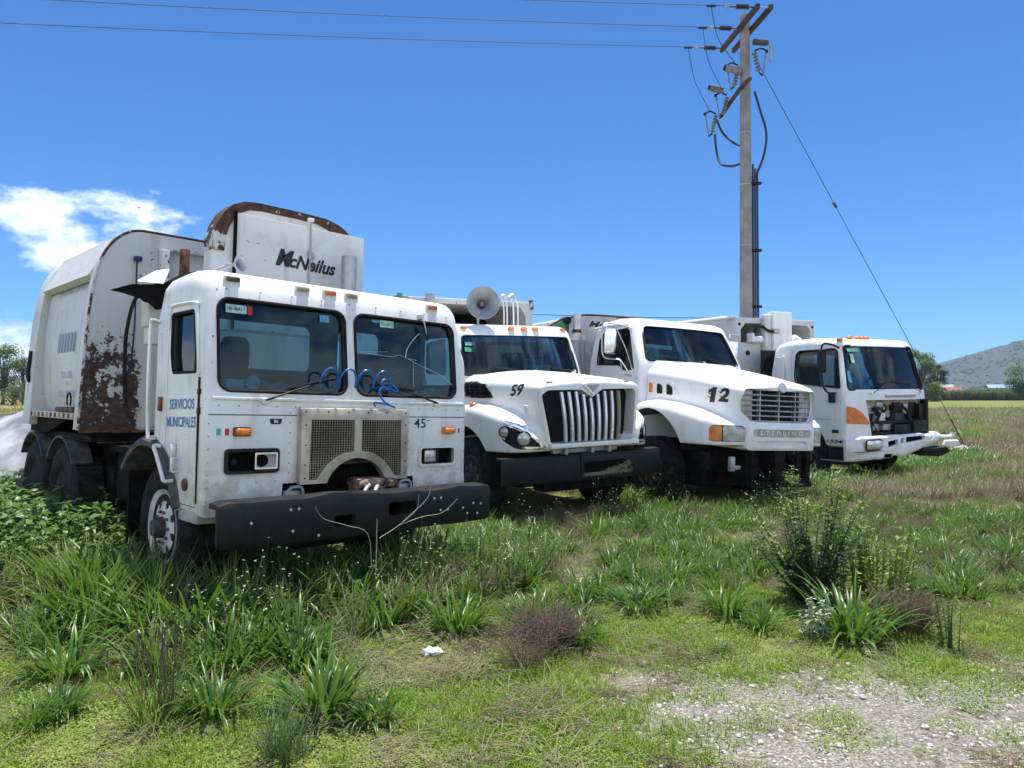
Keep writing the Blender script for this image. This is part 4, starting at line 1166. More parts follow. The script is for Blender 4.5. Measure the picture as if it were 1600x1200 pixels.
# bumper
sec = []
for k in range(31):
    u = -1.22 + 2.46 * k / 30; bow = .11 * (abs(u) / 1.22) ** 2.2; cz = .018 * math.exp(-(u / .13) ** 2)
    sec.append([(u, -.03 + bow, .49), (u, -.045 + bow, .52), (u, -.045 + bow, .78), (u, -.03 + bow, .82 + cz), (u, .10 + bow, .83 + cz), (u, .10 + bow, .80), (u, -.01 + bow, .79), (u, -.015 + bow, .51)])
bp2 = obj('bumper', boolean(MB().loft(sec), [front(rrect(-.10, .66, .55, .72, .02), -.3, .3)]), M['black'], t2, 40, label='black steel bumper with a slot full of dry weeds')
obj('bumper_seam', MB().box(-.16, -.14, -.05, -.03, .50, .83), M['chassis'], bp2)
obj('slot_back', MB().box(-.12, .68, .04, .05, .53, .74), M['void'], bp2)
db = MB()
for k in range(420):
    u = random.uniform(-.09, .65); lim = .555 + .13 * max(0, (u - .1) / .5) ** 1.5 + .02
    w = random.uniform(.55, lim); a = random.uniform(0, 2 * PI)
    db.tube([(u, -.03, w), (u + .03 * math.cos(a), -.045, w + .02 * math.sin(a)), (u + .05 * math.cos(a), -.03, w + .012)], .002, 3)
obj('weed_debris', db, None, bp2, 0, kind='stuff'); straw_users.append(bp2.children[-1])
gb = MB()
for u in (-.35, .05, .32): gb.rbox(u - .025, u + .025, -.03, .10, .83, .915, .008)
gb.rbox(-.5, .5, .05, .12, .84, .90, .01)
obj('bumper_bracket', gb, M['galv'], t2)
# cab
prof2 = [(1.38, 1.0), (1.38, 1.72), (1.42, 1.83), (1.53, 2.12), (1.655, 2.44), (1.69, 2.50), (1.76, 2.555), (1.9, 2.595), (2.3, 2.625), (2.75, 2.605), (2.92, 2.55), (2.99, 2.44), (3.0, 2.0), (3.0, 1.0)]
rc = lambda v, w: .13 if w > 2.35 else .05
sh2 = taper(rprism(prof2, 1.06, rc, 4, 16).mesh(), 1.8, .085, .14, 2.0); sh2o = sh2.copy()
cv2 = taper(rprism(inset(prof2, .05), 1.0, lambda v, w: .06, 3, 16).mesh(), 1.8, .085, .14, 2.0)
W2 = rpoly([(-.965, 1.86), (.965, 1.86), (.915, 2.425), (-.915, 2.425)], .07)
ws2 = lambda u, w: 1.42 + (w - 1.83) * .385 + .14 * u * u
cab2 = boolean(boolean(sh2, [cv2]), [front(W2, .9, 2.12), front(rrect(-.45, .85, 1.95, 2.36, .06), 2.7, 3.4), sideways(rpoly([(1.95, 1.86), (2.72, 1.9), (2.72, 2.36), (2.05, 2.40)], .05), -1.5, 1.5)])
line_cab(cab2, sh2o)
obj('cab', cab2, M['white2'], t2, 30)
g = obj('windshield', pane(scaled(W2, -.012), lambda u, w: ws2(u, w) + .03), M['glass'], t2, 60)
obj('rubber_seal', MB().tube([(u, ws2(u, w) - .002, w) for u, w in scaled(W2, -.006)], .015, 7, closed=True), M['rubber'], g)
obj('shade_band', pane([(-.90, 2.33), (.90, 2.33), (.905, 2.42), (-.905, 2.42)], lambda u, w: ws2(u, w) + .045, .004), M['stickerb'], g)
for sg in (-1, 1): obj('window', sideways(rpoly([(1.95, 1.86), (2.72, 1.9), (2.72, 2.36), (2.05, 2.40)], .05), sg * .99, sg * .984), M['glassdark'], t2)
for u in (-.84, -.11, .11, .31, .84):
    b = obj('marker_light', MB().sphere((u, 1.70 + .14 * u * u, 2.535), .052, 14, 6, (1.15, 1, .55)), M['amber'], t2)
sticker(t2, (-.78, 2.30), .16, .05, ws2(-.78, 2.30) + .018, 'sticker', 'HK-8649', 'stickerg', lean=.37, name='registration_sticker'); sticker(t2, (-.80, 2.22), .16, .07, ws2(-.8, 2.22) + .018, 'stickerg', lean=.37); sticker(t2, (-.81, 2.22), .11, .05, ws2(-.81, 2.22) + .016, 'sticker', lean=.37)
wiper(t2, (.1, 1.40, 1.90), (-.30, ws2(-.3, 1.93), 1.93), (-.18, .06, .02)); wiper(t2, (.80, 1.44, 1.90), (.45, ws2(.4, 1.95), 1.95), (-.2, .0, .05))
obj('dashboard', MB().rbox(-.95, .95, 1.62, 1.98, 1.5, 1.86, .06, 3), M['inner'], t2)
obj('dash_papers', MB().rbox(-.7, -.2, 1.60, 1.80, 1.86, 1.885, .01), M['paper'], t2)
obj('dash_box', MB().rbox(.26, .58, 1.72, 1.86, 1.87, 2.0, .035, 3), M['sticker'], t2)
obj('sun_shade', MB().rbox(.52, .86, 2.35, 2.40, 1.92, 2.12, .02), M['stickerb'], t2)
for u in (-.55, .55): seat(t2, u, 2.62, 1.62, h=.62)
steering_wheel(t2, .5, 2.02, 1.80, .22, .7)
h2 = horn(t2, (-.42, 2.05, 2.885), (-.35, -.93, .04), .235, .30)
obj('bracket', MB().tube([(-.44, 2.1, 2.60), (-.44, 2.1, 2.72), (-.42, 2.1, 2.86)], .018, 8), M['galv'], h2)
# open body frame behind the cab
bf = MB().rbox(-1.20, 1.20, 3.2, 5.6, 1.05, 3.13, .02).mesh()
bf = boolean(bf, [front(rpoly([(-1.06, 1.2), (1.06, 1.2), (1.06, 2.88), (.94, 3.04), (-.94, 3.04), (-1.06, 2.88)], 0), 3.0, 5.3)])
bb2 = obj('packer_body', bf, M['body_grey'], t2, 30, label='open-fronted grey packer body behind the cab')
xt = MB().rbox(-.80, -.66, 3.12, 3.2, 3.02, 3.19, .01); xt.rbox(-1.32, -1.1, 3.15, 3.3, 3.06, 3.14, .02); obj('top_bracket', xt, M['galv'], bb2)
obj('top_lamp', MB().rbox(-1.30, -1.22, 3.08, 3.16, 3.09, 3.17, .02), M['stickerg'], bb2)
lv = MB()
for u, r_ in ((.56, .012), (.62, .012), (.745, .016), (.83, .016)): lv.tube([(u, 3.1, 2.4), (u, 3.08, 3.0), (u - .03, 3.1, 3.16)], r_, 8)
obj('hydraulic_line', lv, M['paper'], bb2)
obj('hose_bundle', MB().tube([(.5, 3.12, 3.12), (.55, 3.1, 3.2), (.66, 3.1, 3.17), (.75, 3.1, 3.22), (.84, 3.12, 3.15)], .03, 8), M['alu'], bb2)
obj('corner_ear', MB().rbox(1.14, 1.21, 3.17, 3.24, 3.0, 3.16, .01), M['rustedge'], bb2)
obj('packer_blade', MB().box(-1.05, 1.05, 4.6, 4.7, 1.3, 3.0), M['chassis'], bb2)
ch = MB().rbox(-.45, -.36, .15, 5.8, .62, .90, .01); ch.rbox(.36, .45, .15, 5.8, .62, .90, .01); ch.cyl((-1.0, 1.1, .5), (1.0, 1.1, .5), .07); ch.rbox(-.35, .35, .3, 1.6, .7, 1.35, .05); ch.rbox(-.95, -.5, 1.8, 2.8, .5, .95, .05)
for v in (.6, 2.4, 4.0): ch.box(-.4, .4, v, v + .1, .66, .86)
ch.rbox(-.5, .5, .9, 2.6, .32, .85, .05); ch.box(-1.12, -.6, 1.86, 1.89, .15, 1.0); ch.box(.6, 1.12, 1.86, 1.89, .15, 1.0); ch.rbox(-1.05, 1.05, 2.95, 3.05, .3, 1.0, .02); ch.rbox(-.6, .6, .12, .4, .36, .8, .03)  # flaps and cross blocks added so the space below stays black
obj('chassis', ch, M['chassis'], t2)
for sg in (-1, 1):
    make_wheel(t2, sg * 1.12, 1.10, .5, .51, .28, sg, 'brownrim')
    for v in (3.9, 5.1): make_wheel(t2, sg * 1.18, v, .5, .51, .27, sg, 'brownrim', deep=.1, holes=0)
liner = MB()
for sg in (-1, 1):
    liner.loft([[(uu, 1.10 + .645 * math.cos(R(a)), .53 + .645 * math.sin(R(a))) for uu in (sg * .56, sg * 1.16)] + [(uu, 1.10 + .635 * math.cos(R(a)), .53 + .635 * math.sin(R(a))) for uu in (sg * 1.16, sg * .56)] for a in range(10, 171, 10)])
obj('arch_liner', liner, M['plastic'], t2)

# ================================================================ truck 3: bonneted, slatted grille, number 12
t3 = thing('garbage_truck', 'white bonneted truck numbered 12 with horizontal grille slats and amber-and-clear headlights', 'garbage truck', (3.685, 10.322, -.107), (0, R(2.2), R(25.8)), 'garbage trucks parked in a row')
hm = MB().loft([sec_hood(*a) for a in ((-.04, .66, .60, 1.80, 1.76, .92, .09), (.05, .73, .64, 1.86, 1.81, .92, .12), (.25, .79, .70, 1.93, 1.87, .93, .14), (.6, .84, .78, 2.015, 1.94, .95, .15), (1.0, .89, .86, 2.09, 2.01, .95, .15), (1.45, .93, .92, 2.16, 2.07, .95, .15), (1.80, .96, .96, 2.21, 2.11, .95, .15))])
fm = []
for sg in (-1, 1):
    m = MB().loft([sec_fender(v, .4, uo, wt, wb, r, sg) for v, uo, wt, wb, r in ((-.03, .70, 1.22, .98, .06), (.04, .86, 1.27, .97, .08), (.14, .98, 1.31, .965, .10), (.30, 1.08, 1.37, .965, .12), (.60, 1.15, 1.46, .965, .14), (1.0, 1.18, 1.54, .97, .15), (1.45, 1.18, 1.58, .97, .15), (1.82, 1.15, 1.55, .97, .15))])
    fm.append(m.mesh())
hood = soften(boolean(hm.mesh(), fm, 'UNION'), .017, 10)
hood_full3 = hood.copy(); b3 = bvh_of(hood_full3)
gp3 = rpoly([(-.55, 1.30), (.55, 1.30), (.68, 1.42), (.695, 1.60), (.65, 1.755), (-.65, 1.755), (-.695, 1.60), (-.68, 1.42)], .05)
def hl3(pts, sg, d0=-.5, d1=.6):
    o = Vector((sg * .86, .13, 0)); e = Vector((sg * .86, .50, 0)).normalized(); n = Vector((sg * .50, -.86, 0)).normalized()
    return MB().prism([o + e * s_ + Vector((0, 0, w)) + n * d1 for s_, w in pts], n * (d0 - d1))
H3 = rpoly([(-.28, 1.025), (.30, 1.02), (.36, 1.08), (.28, 1.20), (.16, 1.245), (-.24, 1.245), (-.28, 1.20)], .03)
H3a = rpoly([(.045, 1.03), (.29, 1.03), (.34, 1.08), (.27, 1.19), (.15, 1.235), (.045, 1.235)], .02); H3b = rpoly([(-.27, 1.03), (.03, 1.03), (.03, 1.235), (-.235, 1.235), (-.27, 1.19)], .02)
hc3 = boolean(hood, [front(gp3, -.5, .16), MB().cyl((-1.6, 1.46, .60), (1.6, 1.46, .60), .85, n=56), MB().box(-.6, .6, .3, 2.2, .5, 1.7)] + [hl3(H3, sg, 0) for sg in (-1, 1)])
hd3 = obj('hood', hc3, M['white3'], t3, 40)
for sg in (-1, 1):
    n_ = Vector((sg * .5, -.86, 0)).normalized()
    q = boolean(hood_full3, [hl3(scaled(H3, .003), sg, 0)], 'INTERSECT'); warp(q, lambda p: p - n_ * .02)
    h_ = obj('headlight', q, M['plastic'], t3, 40, label='headlight unit, amber turn lens beside a clouded lamp')
    obj('turn_lens', boolean(hood_full3, [hl3(H3a, sg, 0)], 'INTERSECT'), M['orange'], h_, 40)
    obj('lamp', boolean(hood_full3, [hl3(H3b, sg, 0)], 'INTERSECT'), M['lensgrey'], h_, 40)
# grille
bk = MB().box(-.70, .70, .12, .15, 1.27, 1.78); g3 = obj('grille', bk, M['plastic'], t3, 0)
pl = MB().box(-.68, -.42, .08, .12, 1.32, 1.74); pl.box(.46, .68, .08, .12, 1.32, 1.74); obj('grille_baffle', pl, M['lensgrey'], g3, 0)
for k in range(7):
    w = 1.745 - k * .072; hw_ = .66 if k == 0 else (.695 if k < 5 else (.66 if k == 5 else .58))
    rg = []
    for j in range(13):
        u = -hw_ + 2 * hw_ * j / 12; v = -.035 + .12 * (abs(u) / .7) ** 2.6
        rg.append([(u, v - .012, w - .008), (u, v - .018, w), (u, v - .010, w + .010), (u, v + .05, w + .012), (u, v + .05, w - .008)])
    obj('grille_slat', MB().loft(rg), M['alu'], g3, 30)
vb = MB()
for u in (-.33, .0, .33, .62): vb.box(u - .008, u + .008, .0 + .1 * (u / .7) ** 2, .06 + .1 * (u / .7) ** 2, 1.31, 1.745)
obj('grille_stay', vb, M['alu'], g3, 0)
obj('grille_frame', MB().tube([(u, -.04 + .12 * (abs(u) / .7) ** 2.6, w) for u, w in gp3], .016, 6, closed=True), M['white3'], g3)
obj('emblem', MB().lathe([(0, 0), (.075, 0), (.07, .02), (0, .028)], (.0, -.045, 1.785), (0, -1, .25), 24), M['alu'], t3)
ap = rprism([(-.055, .915), (-.075, .96), (-.08, 1.22), (-.05, 1.285), (.10, 1.285), (.10, .915)], .635, lambda v, w: .06, 4, 6).mesh()
ap = boolean(ap, [front(rrect(-.535, .535, 1.095, 1.205, .03), -.3, -.055), front(rrect(-.47, .47, .945, 1.045, .035), -.3, .02)])
apo = obj('front_apron', ap, M['white3'], t3, 35)
obj('name_plate', front(rrect(-.53, .53, 1.098, 1.20, .03), -.058, -.045), M['lensgrey'], apo)
lettering('lettering', 'STERLING', .085, M['paper'], apo, (.0, -.062, 1.15), (1, 0, 0), (0, 0, 1), width=.80, bold=.012, space=1.55)
obj('air_intake', MB().box(-.46, .46, .0, .015, .95, 1.04), M['void'], apo)
vp = sideways(rpoly([(1.06, 1.60), (1.72, 1.66), (1.72, 1.87), (1.20, 1.845)], .05), -1.3, -.80)
q = boolean(hood_full3, [vp], 'INTERSECT'); warp(q, lambda p: Vector((p.x - .012, p.y, p.z)))
pv = obj('side_vent', q, M['white3'], hd3, 40)
for poly, mt, nm in ((rpoly([(1.64, 1.69), (1.71, 1.69), (1.71, 1.85), (1.64, 1.845)], .025), 'amber', 'turn_lens'), (rpoly([(1.42, 1.67), (1.54, 1.675), (1.54, 1.83), (1.48, 1.825), (1.42, 1.78)], .03), 'plastic', 'vent_slot'), (rpoly([(1.20, 1.65), (1.33, 1.66), (1.33, 1.815), (1.27, 1.81), (1.20, 1.76)], .03), 'plastic', 'vent_slot')):
    q = boolean(hood_full3, [sideways(poly, -1.3, -.80)], 'INTERSECT'); warp(q, lambda p: Vector((p.x - .017 - (.01 if mt == 'amber' else 0), p.y, p.z))); obj(nm, q, M[mt], pv, 40)
lettering('number_decal', '2', .25, M['blackletters'], hd3, (-1.0, .27, 1.65), (0, -1, -.06), (0, 0, 1), width=.20, bvh=b3, bold=.045, shear=.32)
fl_ = MB()
def on_hood(a, b):
    h = b3.ray_cast(Vector((-1.5, a, b)), Vector((1, 0, 0)), 2); return (h[0] + Vector((-.004, 0, 0))) if h[0] else Vector((-.9, a, b))
one = [(.0, -.105), (.085, -.105), (.085, .105), (.02, .105), (-.055, .06), (-.055, .015), (.0, .04)]
o1 = MB(); pts1 = [on_hood(.475 - (x + .32 * y), 1.665 + y - .06 * (x)) for x, y in one]
o1.add(pts1, [(0, 1, 2, 3, 6), (3, 4, 5, 6)]); obj('number_decal', o1.mesh(fix=False), M['blackletters'], hd3, 0)
for (v, w, s_) in ((.43, 1.73, .075), (.445, 1.68, .07), (.46, 1.63, .07), (.30, 1.70, .025), (.275, 1.64, .04), (.31, 1.595, .03)):
    pts = [(v, w), (v + s_ * 1.3, w + .012), (v + s_ * .2, w - .026)]
    out = []
    for a, b in pts:
        hit = b3.ray_cast(Vector((-1.5, a, b)), Vector((1, 0, 0)), 2); out.append((hit[0] + Vector((-.004, 0, 0))) if hit[0] else Vector((-.9, a, b)))
    obj('number_flame', MB().add(out, [(0, 1, 2)]).mesh(fix=False), M['blackletters'], hd3, 0)
# cab
prof3 = [(1.66, 1.0), (1.66, 2.05), (1.68, 2.17), (1.84, 2.45), (2.03, 2.77), (2.07, 2.825), (2.14, 2.87), (2.3, 2.915), (2.7, 2.94), (3.1, 2.915), (3.28, 2.85), (3.37, 2.72), (3.38, 2.2), (3.38, 1.0)]
sh3 = taper(rprism(prof3, 1.06, lambda v, w: .16 if w > 2.65 else .05, 4, 16).mesh(), 2.0, .10, .17, 2.4)
cv3 = taper(rprism(inset(prof3, .05), 1.0, lambda v, w: .06, 3, 16).mesh(), 2.0, .10, .17, 2.4)
W3 = rpoly([(-.93, 2.20), (.93, 2.20), (.83, 2.775), (-.83, 2.775)], .08)
ws3 = lambda u, w: 1.68 + (w - 2.17) * .585 + .17 * u * u
SW3 = rpoly([(2.02, 2.06), (2.28, 2.05), (2.46, 2.14), (3.13, 2.17), (3.13, 2.58), (3.03, 2.70), (2.33, 2.735), (2.26, 2.69)], .03)
cab3 = boolean(boolean(sh3, [cv3]), [front(W3, .9, 2.5), front(rrect(-.80, .80, 2.15, 2.62, .08), 3.1, 3.7), sideways(SW3, -1.5, 1.5)])
dp = rpoly([(1.90, 1.0), (3.22, 1.0), (3.22, 2.66), (3.08, 2.79), (2.28, 2.80), (1.93, 2.12)], .04)
door3 = boolean(cab3, [sideways(scaled(dp, .005), -1.6, -.7)], 'INTERSECT')
cab3 = boolean(cab3, [sideways(dp, -1.65, -.68)])
line_cab(cab3, sh3); line_cab(door3, sh3)
obj('cab', cab3, M['white3'], t3, 30)
d3 = obj('door', door3, M['white3'], t3, 30)
obj('window', MB().prism([(-1.0 + .10 * max(0, w - 2.0), v, w) for v, w in scaled(SW3, -.01)], (.006, 0, 0)), M['glassdark'], d3)
obj('window_seal', MB().tube([(-1.055 + .106 * max(0, w - 2.0), v, w) for v, w in SW3], .012, 6, closed=True), M['rubber'], d3)
obj('window_divider', MB().box(-1.02, -.95, 2.44, 2.46, 2.10, 2.72), M['plastic'], d3)
g = obj('windshield', pane(scaled(W3, -.012), lambda u, w: ws3(u, w) + .03), M['glass'], t3, 60)
obj('rubber_seal', MB().tube([(u, ws3(u, w), w) for u, w in scaled(W3, -.006)], .02, 7, closed=True), M['rubber'], g)
obj('shade_band', pane([(-.82, 2.60), (.82, 2.60), (.82, 2.77), (-.82, 2.77)], lambda u, w: ws3(u, w) + .05, .004), M['black'], g)
wiper(t3, (.0, 1.62, 2.20), (-.45, ws3(-.45, 2.25), 2.25), (-.20, .05, .03)); wiper(t3, (.75, 1.72, 2.18), (.38, ws3(.38, 2.25), 2.25), (-.20, .0, .04))
obj('roof_visor', MB().tube([(-.99, 3.3, 2.80), (-.985, 2.8, 2.82), (-.98, 2.35, 2.80), (-.98, 2.22, 2.74)], .022, 8), M['white3'], t3)
obj('dashboard', MB().rbox(-.92, .92, 1.95, 2.25, 1.7, 2.16, .06, 3), M['inner'], t3)
for u in (-.5, .5): seat(t3, u, 3.05, 1.85, 'seat', h=.68)
steering_wheel(t3, .48, 2.35, 2.13, .23, .7)
obj('dash_sticker', MB().rbox(-.78, -.55, 2.05, 2.07, 2.2, 2.42, .01), M['sticker'], t3)
# door mirror on a tubular frame
mh = obj('mirror', MB().rbox(-1.40, -1.16, 2.33, 2.40, 2.30, 2.74, .035, 4), M['chrome'], t3, label='chrome-backed door mirror on a tubular frame')
ml = MB().tube([(-1.02, 2.15, 2.72), (-1.2, 2.34, 2.79), (-1.42, 2.37, 2.76), (-1.44, 2.37, 2.5), (-1.40, 2.37, 2.25), (-1.2, 2.36, 2.22), (-1.12, 2.3, 2.2), (-1.06, 2.12, 1.98)], .012, 7)
ml.tube([(-1.20, 2.36, 2.76), (-1.1, 2.2, 2.4), (-1.06, 2.02, 2.0)], .009, 6); ml.tube([(-1.12, 2.3, 2.2), (-1.07, 2.28, 2.0), (-1.06, 2.05, 1.95)], .012, 6)
obj('mirror_frame', ml, M['alu'], mh)
mh2 = obj('mirror', MB().rbox(1.16, 1.40, 2.33, 2.40, 2.30, 2.70, .035, 4), M['chrome'], t3)
obj('mirror_frame', MB().tube([(1.02, 2.15, 2.72), (1.2, 2.34, 2.79), (1.42, 2.37, 2.76), (1.44, 2.37, 2.5), (1.40, 2.37, 2.25), (1.2, 2.36, 2.22), (1.06, 2.12, 1.98)], .012, 7), M['alu'], mh2)
# exhaust with perforated guard
xg = MB().cyl((-1.17, 3.62, 1.5), (-1.17, 3.62, 2.60), .165, n=28)
eg = obj('exhaust_stack', MB().cyl((-1.17, 3.62, 2.0), (-1.17, 3.62, 3.08), .072, n=20), M['alu'], t3)
def perforated():
    t = NT('perforated_steel'); br_ = t.n.new('ShaderNodeTexBrick'); co = t.xyz(); cb = t.n.new('ShaderNodeCombineXYZ')
    an = t.math('ARCTAN2', t.math('SUBTRACT', co[1], 3.62), t.math('ADD', co[0], 1.17)); t.l.new(an, cb.inputs[0]); t.l.new(t.math('MULTIPLY', co[2], 6.0), cb.inputs[1]); t.l.new(cb.outputs[0], br_.inputs[0])
    br_.inputs['Scale'].default_value = 3.6; br_.inputs['Mortar Size'].default_value = .055; br_.inputs['Color1'].default_value = (.05, .05, .05, 1); br_.inputs['Color2'].default_value = (.05, .05, .05, 1); br_.inputs['Mortar'].default_value = (.5, .5, .52, 1)
    t.set(Base_Color=br_.outputs[0], Metallic=.5, Roughness=.4); return t.m
M['perf'] = perforated()
obj('heat_guard', xg, M['perf'], eg); obj('guard_cap', MB().cyl((-1.17, 3.62, 2.60), (-1.17, 3.62, 2.70), .165, n=28), M['alu'], eg)
obj('stack_clamp', MB().cyl((-1.17, 3.62, 2.74), (-1.17, 3.62, 2.80), .082, n=20), M['rust'], eg)
# body behind: dull silver bulkhead with a shallow arched top
ar = [(-1.25, 1.0), (-1.25, 2.85), (-1.15, 3.02), (-.9, 3.115), (-.5, 3.15), (0, 3.16), (.5, 3.15), (.9, 3.115), (1.15, 3.02), (1.25, 2.85), (1.25, 1.0)]
b3o = obj('packer_body', front(ar, 4.0, 6.5), M['galv'], t3, 30, label='dull silver packer body with an arched front')
obj('edge_rim', MB().tube([(a, 4.0, b) for a, b in ar], .02, 6), M['rust'], b3o)
lettering('lettering', 'McNEILUS', .16, M['blackletters'], b3o, (-.1, 4.0, 2.97), (1, 0, 0), (0, 0, 1), width=1.25, bold=.03, shear=.3)
b4 = MB().prism([(-1.95, 3.9, 2.60), (-1.35, 3.75, 2.98), (-1.30, 3.75, 2.93), (-1.36, 3.75, 2.72), (-1.85, 3.9, 2.4)], (0, .08, 0))
la = obj('lift_arm', b4, M['green'], b3o, 0, label='green lift arm beside the silver body')
obj('arm_edge', MB().tube([(-1.97, 3.88, 2.63), (-1.36, 3.73, 3.01)], .022, 6), M['brown'], la); obj('arm_pin', MB().cyl((-1.31, 3.70, 2.96), (-1.31, 3.9, 2.96), .07, n=14), M['black'], la); obj('arm_lug', MB().rbox(-1.33, -1.27, 3.72, 3.8, 2.72, 2.97, .02), M['brownrim'], la)
ch = MB().rbox(-.45, -.36, .0, 6.2, .55, .85, .01); ch.rbox(.36, .45, .0, 6.2, .55, .85, .01); ch.cyl((-1.0, 1.46, .5), (1.0, 1.46, .5), .07); ch.rbox(-.35, .35, .35, 2.0, .62, 1.3, .05)
ch.rbox(-.10, .10, -.05, .10, .44, .92, .012); ch.rbox(-.52, .62, -.04, .06, .40, .48, .01); ch.box(.52, .60, -.02, .1, .48, .9); ch.box(-.5, -.44, -.02, .1, .48, .9); ch.tube([(-.45, 0, .75), (-.3, .02, .62), (-.2, 0, .5)], .02, 6); ch.tube([(.2, 0, .85), (.34, -.01, .7), (.5, .02, .6)], .018, 6); ch.rbox(-1.05, -.9, .35, .42, .62, .86, .01)
ch.rbox(-.95, -.5, 2.0, 3.0, .45, .9, .05); ch.box(-.4, .4, 2.6, 2.7, .6, .8); ch.box(-.4, .4, 4.6, 4.7, .6, .8)
ch.rbox(-.5, .5, 1.0, 3.0, .3, .85, .05); ch.box(-1.12, -.6, 2.3, 2.33, .15, 1.0); ch.box(.6, 1.12, 2.3, 2.33, .15, 1.0); ch.rbox(-1.05, 1.05, 3.25, 3.35, .3, 1.0, .02)  # added blockers: they hide the lit ground behind and darken the underside
obj('chassis', ch, M['chassis'], t3)
obj('tow_hook', MB().rbox(-.80, -.72, .05, .12, .62, .82, .015).rbox(-.80, -.62, .05, .10, .64, .70, .015), M['galv'], t3)
for sg in (-1, 1):
    make_wheel(t3, sg * 1.10, 1.46, .51, .51, .28, sg, 'brownrim')
    for v in (4.6, 5.8): make_wheel(t3, sg * 1.18, v, .51, .51, .27, sg, 'brownrim', deep=.1, holes=0)
liner = MB()
for sg in (-1, 1):
    liner.loft([[(uu, 1.46 + .83 * math.cos(R(a)), .60 + .83 * math.sin(R(a))) for uu in (sg * .61, sg * 1.13)] + [(uu, 1.46 + .82 * math.cos(R(a)), .60 + .82 * math.sin(R(a))) for uu in (sg * 1.13, sg * .61)] for a in range(20, 161, 10)])
obj('arch_liner', liner, M['plastic'], t3)

# ================================================================ truck 4: cab-over with its front stripped
t4 = thing('garbage_truck', 'farthest white cab-over truck, 1524 on its door, front panel missing and bumper crumpled', 'garbage truck', (7.114, 13.982, .02), (0, R(-.57), R(27.1)), 'garbage trucks parked in a row')
prof4 = [(-.12, .84), (-.12, 1.2), (-.12, 1.5), (-.10, 1.63), (.01, 2.08), (.115, 2.48), (.14, 2.535), (.20, 2.59), (.35, 2.63), (.9, 2.66), (1.45, 2.64), (1.68, 2.58), (1.79, 2.46), (1.81, 2.0), (1.81, 1.0), (1.7, .62), (-.06, .60), (-.10, .62)]
sh4 = taper(rprism(prof4, 1.16, lambda v, w: .12 if w > 2.4 else .06, 4, 18).mesh(), 1.6, .10, .10, .6)
cv4 = taper(rprism(inset([(a, max(b, .75)) for a, b in prof4[:15]], .05), 1.10, lambda v, w: .05, 3, 18).mesh(), 1.6, .10, .10, .6)
W4 = rpoly([(-1.06, 1.66), (1.06, 1.66), (.955, 2.475), (-.955, 2.475)], .07)
ws4 = lambda u, w: -.10 + (w - 1.63) * .253 + .10 * u * u
SW4 = rpoly([(.12, 1.69), (1.16, 1.80), (1.20, 1.95), (1.20, 2.34), (1.14, 2.42), (.30, 2.43), (.24, 2.38)], .05)
op4 = [(-.70, 1.465), (-.60, .95), (-.54, .5), (1.10, .5), (1.10, 1.465)]
cab4 = boolean(boolean(sh4, [cv4]), [front(W4, -.5, .45), front(op4, -.6, .6), sideways(SW4, -1.5, 1.5), MB().cyl((-1.6, 1.0, .45), (1.6, 1.0, .45), .60, n=40), front(rrect(-.75, .75, 1.75, 2.4, .06), 1.6, 2.0), front(rrect(-.20, .62, 1.515, 1.56, .02), -.4, .05)])
dp4 = rpoly([(.03, .615), (.46, .615), (.60, .90), (.86, 1.06), (1.30, 1.10), (1.31, 2.40), (1.2, 2.515), (.25, 2.515), (.16, 2.42), (.03, 1.66)], .03)
door4 = boolean(cab4, [sideways(scaled(dp4, .004), -1.5, -.98)], 'INTERSECT')
cab4 = boolean(cab4, [sideways(dp4, -1.55, -.97)])
line_cab(cab4, sh4); line_cab(door4, sh4)
ca4 = obj('cab', cab4, M['white4'], t4, 30)
d4 = obj('door', door4, M['white4'], t4, 30, label='door with the small number 1524')
obj('window', MB().prism([(-1.11 + .116 * max(0, w - 1.6), v, w) for v, w in scaled(SW4, -.01)], (.006, 0, 0)), M['glassdark'], d4)
obj('window_seal', MB().tube([(-1.158 + .116 * max(0, w - 1.6), v, w) for v, w in SW4], .013, 6, closed=True), M['rubber'], d4)
lettering('number_decal', '1524', .085, M['blackletters'], d4, (-1.16, .27, .705), (0, -1, 0), (0, 0, 1), width=.33, bold=.03, shear=.15, off=.006)
obj('reflector', MB().rbox(-1.168, -1.155, .17, .30, .865, .925, .004), M['blackletters'], d4)
obj('door_trim_line', MB().box(-1.165, -1.158, .32, .95, 1.115, 1.122), M['galv'], d4)
obj('rear_panel_emboss', MB().rbox(-1.15, -1.10, 1.45, 1.68, 1.5, 2.35, .04, 3), M['white4'], ca4)
# opposite door is not seen; corner lamp and corner skin
bk4 = bvh_of(sh4)
lampP = rpoly([(-1.14, 1.37), (-1.14, 1.05), (-.62, 1.02), (-.68, 1.12), (-.80, 1.24), (-.96, 1.33)], .02)
for sg in (-1, ):
    q = boolean(sh4, [front(lampP, -.6, .015)], 'INTERSECT'); warp(q, lambda p: p + Vector((-.012, -.016, 0)))
    obj('turn_signal', q, M['orange'], t4, 40, label='large orange corner turn signal')
g = obj('windshield', pane(scaled(W4, -.012), lambda u, w: ws4(u, w) + .03), M['glass'], t4, 60)
obj('rubber_seal', MB().tube([(u, ws4(u, w) - .002, w) for u, w in scaled(W4, -.006)], .018, 7, closed=True), M['rubber'], g)
wiper(t4, (-.62, -.13, 1.60), (-.05, ws4(0, 1.80), 1.79), (.28, .0, .03)); wiper(t4, (.86, -.06, 1.60), (.30, ws4(.3, 1.80), 1.79), (-.28, .0, .03))
obj('cowl_grille', MB().rbox(-.22, .64, -.135, -.09, 1.51, 1.565, .01), M['galv'], t4)
for k, u in enumerate((-.60, -.36, -.24, -.12)): obj('marker_light', MB().sphere((u, .35, 2.645), .06, 12, 6, (1.2, 1, .7)), M['orange'], t4)
